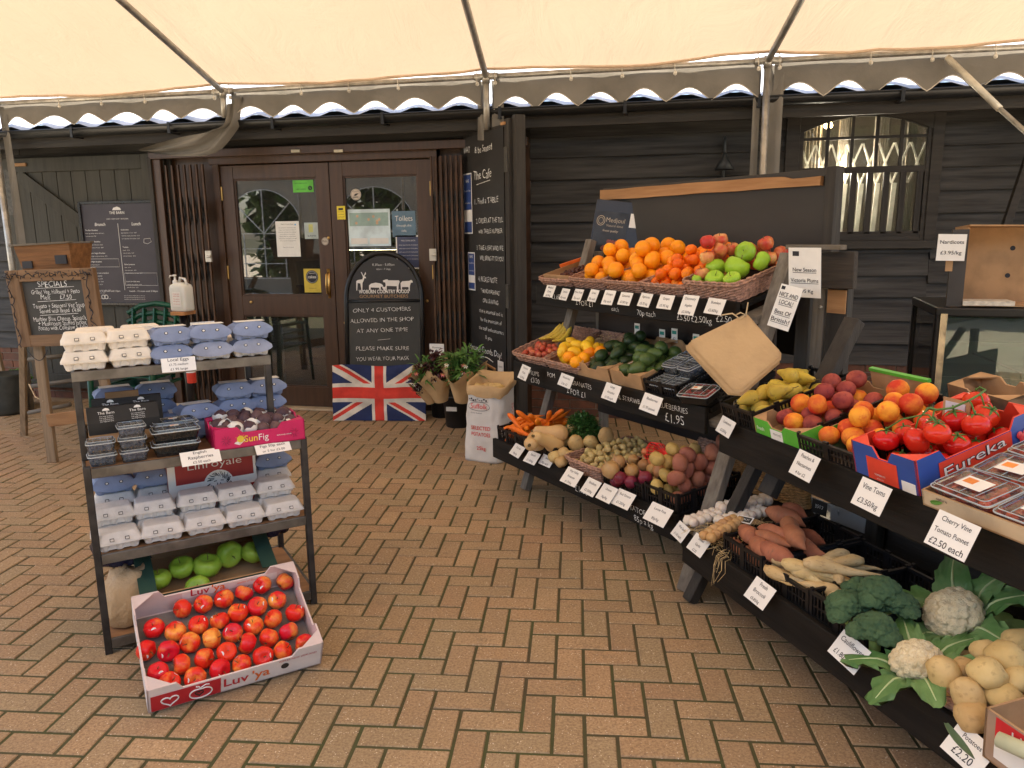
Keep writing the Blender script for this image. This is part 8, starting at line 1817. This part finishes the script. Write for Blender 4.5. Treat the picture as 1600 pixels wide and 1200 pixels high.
# ================================================================ RIGHT: chilled cabinet and fruit carton
pc = hit(fA, 0, 0); CX0 = Wp(1452, 600, 4.1).x; CY = 4.1
ztop = Wp(1455, 480, CY).z
cb = thing('display_cabinet', 'tall chilled display cabinet with black frame and glass front behind the tomatoes', 'cabinet', T(CX0, CY, 0) @ RZ(-6)); CW, CD = 1.2, .65
mb = MB(); 
for x_, y_ in ((0, 0), (CW-.05, 0), (0, CD-.05), (CW-.05, CD-.05)): mb.box(x_, x_+.045, y_, y_+.045, .0, ztop-.02)
mb.box(-.002, CW, -.002, CD, ztop-.045, ztop); mb.obj('frame', mat('satin_black_metal', (.012, .012, .012), .3, .1, bmp=.02), cb, bevel=.008)
mb = MB(); mb.box(.0, CW, .0+.01, CD-.01, .0, .42); mb.obj('base', mat('dull_steel_panel', (.12, .12, .11), .4, .2, metal=.5), cb, bevel=.004)
mb = MB(); mb.box(.05, CW-.05, .005, .011, .43, ztop-.05); mb.obj('front_glass', glassy('cabinet_glass', (.66, .80, .72), .03, .01, 1.5), cb); mb = MB(); mb.box(.012, .018, .05, CD-.05, .43, ztop-.05); mb.obj('side_glass', glassy('cabinet_glass', (0, 0, 0)), cb)
for z in (.62, .82, 1.0): mb = MB(); mb.box(.06, CW-.06, .08, CD-.08, z, z+.008); mb.obj('shelf', glassy('green_shelf_glass', (.35, .5, .42), .25, .02, 2), cb); MB().box(.055, CW-.055, .07, .082, z-.006, z+.014).obj('shelf_edge', STEEL, cb)
mb = MB(); mb.box(.05, CW-.05, CD-.07, CD-.06, .42, ztop-.05); mb.obj('back_panel', mat('dark_green_back', (.14, .17, .13), .3, .2, 2, 0), cb)
mb = MB(); mb.tube([(.2, .1, .95), (.42, .1, .86), (.44, .1, .7)], .006, 6); mb.tube([(.3, .3, .6), (.6, .25, .72), (1.0, .25, .74)], .008, 6); mb.obj('inner_rails', STEEL, cb)
mb = MB(); mb.box(.02, .05, -.012, .0, .3, ztop-.03); mb.obj('chrome_strip', mat('worn_chrome', (.5, .42, .3), .25, .4, 12, metal=.9), cb)
# carton on its side, open to the viewer
pb0 = Wp(1497, 490, CY+.05); cw = Wp(1660, 490, CY+.05).x-pb0.x; ch_ = Wp(1497, 368, CY+.05).z-pb0.z
t = thing('open_carton', 'brown cardboard fruit carton lying on its side on the cabinet', 'box', T(pb0.x, CY+.02, ztop+.004) @ RZ(-5))
mb = MB(); dd = .26; mb.box(0, cw, dd-.005, dd, 0, ch_); mb.obj('carton_base', CARD, t); 
mb = MB(); mb.box(0, .005, 0, dd-.005, 0, ch_); mb.obj('carton_side', CARD, t); mb = MB(); mb.box(.005, cw, 0, dd-.005, 0, .005); mb.obj('carton_side', CARD, t)
mb = MB(); mb.add([(0, -.02, ch_+.012), (cw, -.02, ch_+.004), (cw, dd, ch_), (0, dd, ch_), (0, -.02, ch_+.006), (cw, -.02, ch_-.002), (cw, dd, ch_-.006), (0, dd, ch_-.006)], [(0,1,2,3),(4,7,6,5),(0,4,5,1),(0,3,7,4),(1,5,6,2),(3,2,6,7)]); mb.obj('carton_side', CARD, t)
mb = MB(); mb.box(-.07, 0, -.02, .0, -.0, ch_-.01); mb.obj('outer_flap', mat('dark_grey_card', (.05, .045, .04), .7, .1), t); mb = MB(); mb.box(-.09, -.06, -.03, -.022, ch_*.45, ch_*.7); mb.obj('tan_tab', CARD, t)
mb = MB(); mb.box(.0, .22, -.03, .10, .006, .028); mb.obj('folded_lip', [mat('cream_card_edge', (.6, .55, .45), .7, .2, 30)], t)
for x_, z_ in ((.265, ch_*.72), (.255, ch_*.36)): mb = MB(); mb.lathe([(.012, 0), (.012, .001)], 14, M=T(x_, dd-.006, z_) @ RX(90)); mb.obj('round_hole', INK, t)
mb = MB(); mb.box(.0055, .0065, .12, .2, ch_*.4, ch_*.62); mb.obj('hand_hole', mat('grey_gap', (.1, .12, .14), .8, bmp=0), t)
p = Wp(1472, 366, CY-.03); sheet('price_card', T(Wp(1489, 366, CY-.03).x, CY-.03, p.z) @ RY(1), .125, .125, [('Nardicots', .045, .017, 0), ('£3.95/kg', .095, .017, 0)], 'Nardicots price card hung on the corner of the brown carton', cat='price card', m_=m_lam)
# bicycle-like metal hoops by the brick plinth
t = thing('metal_hoop_stand', 'pair of bent metal hoops leaning by the brick plinth under the window', 'stand', T(Wp(1352, 600, 6.25).x, 6.2, .0)); 
for dx in (0, .07): MB().tube([(dx-.02, 0, .0), (dx-.01, 0, .40), (dx+.01, 0, .46), (dx+.05, 0, .47), (dx+.08, 0, .42), (dx+.12, 0, .0)], .011, 8).obj('hoop', STEEL, t, smooth=True)
# tidy: no leftover empty labels
for o in D.objects:
    if o.parent is None and 'category' in o and not o.get('label'): print('UNLABELLED', o.name)
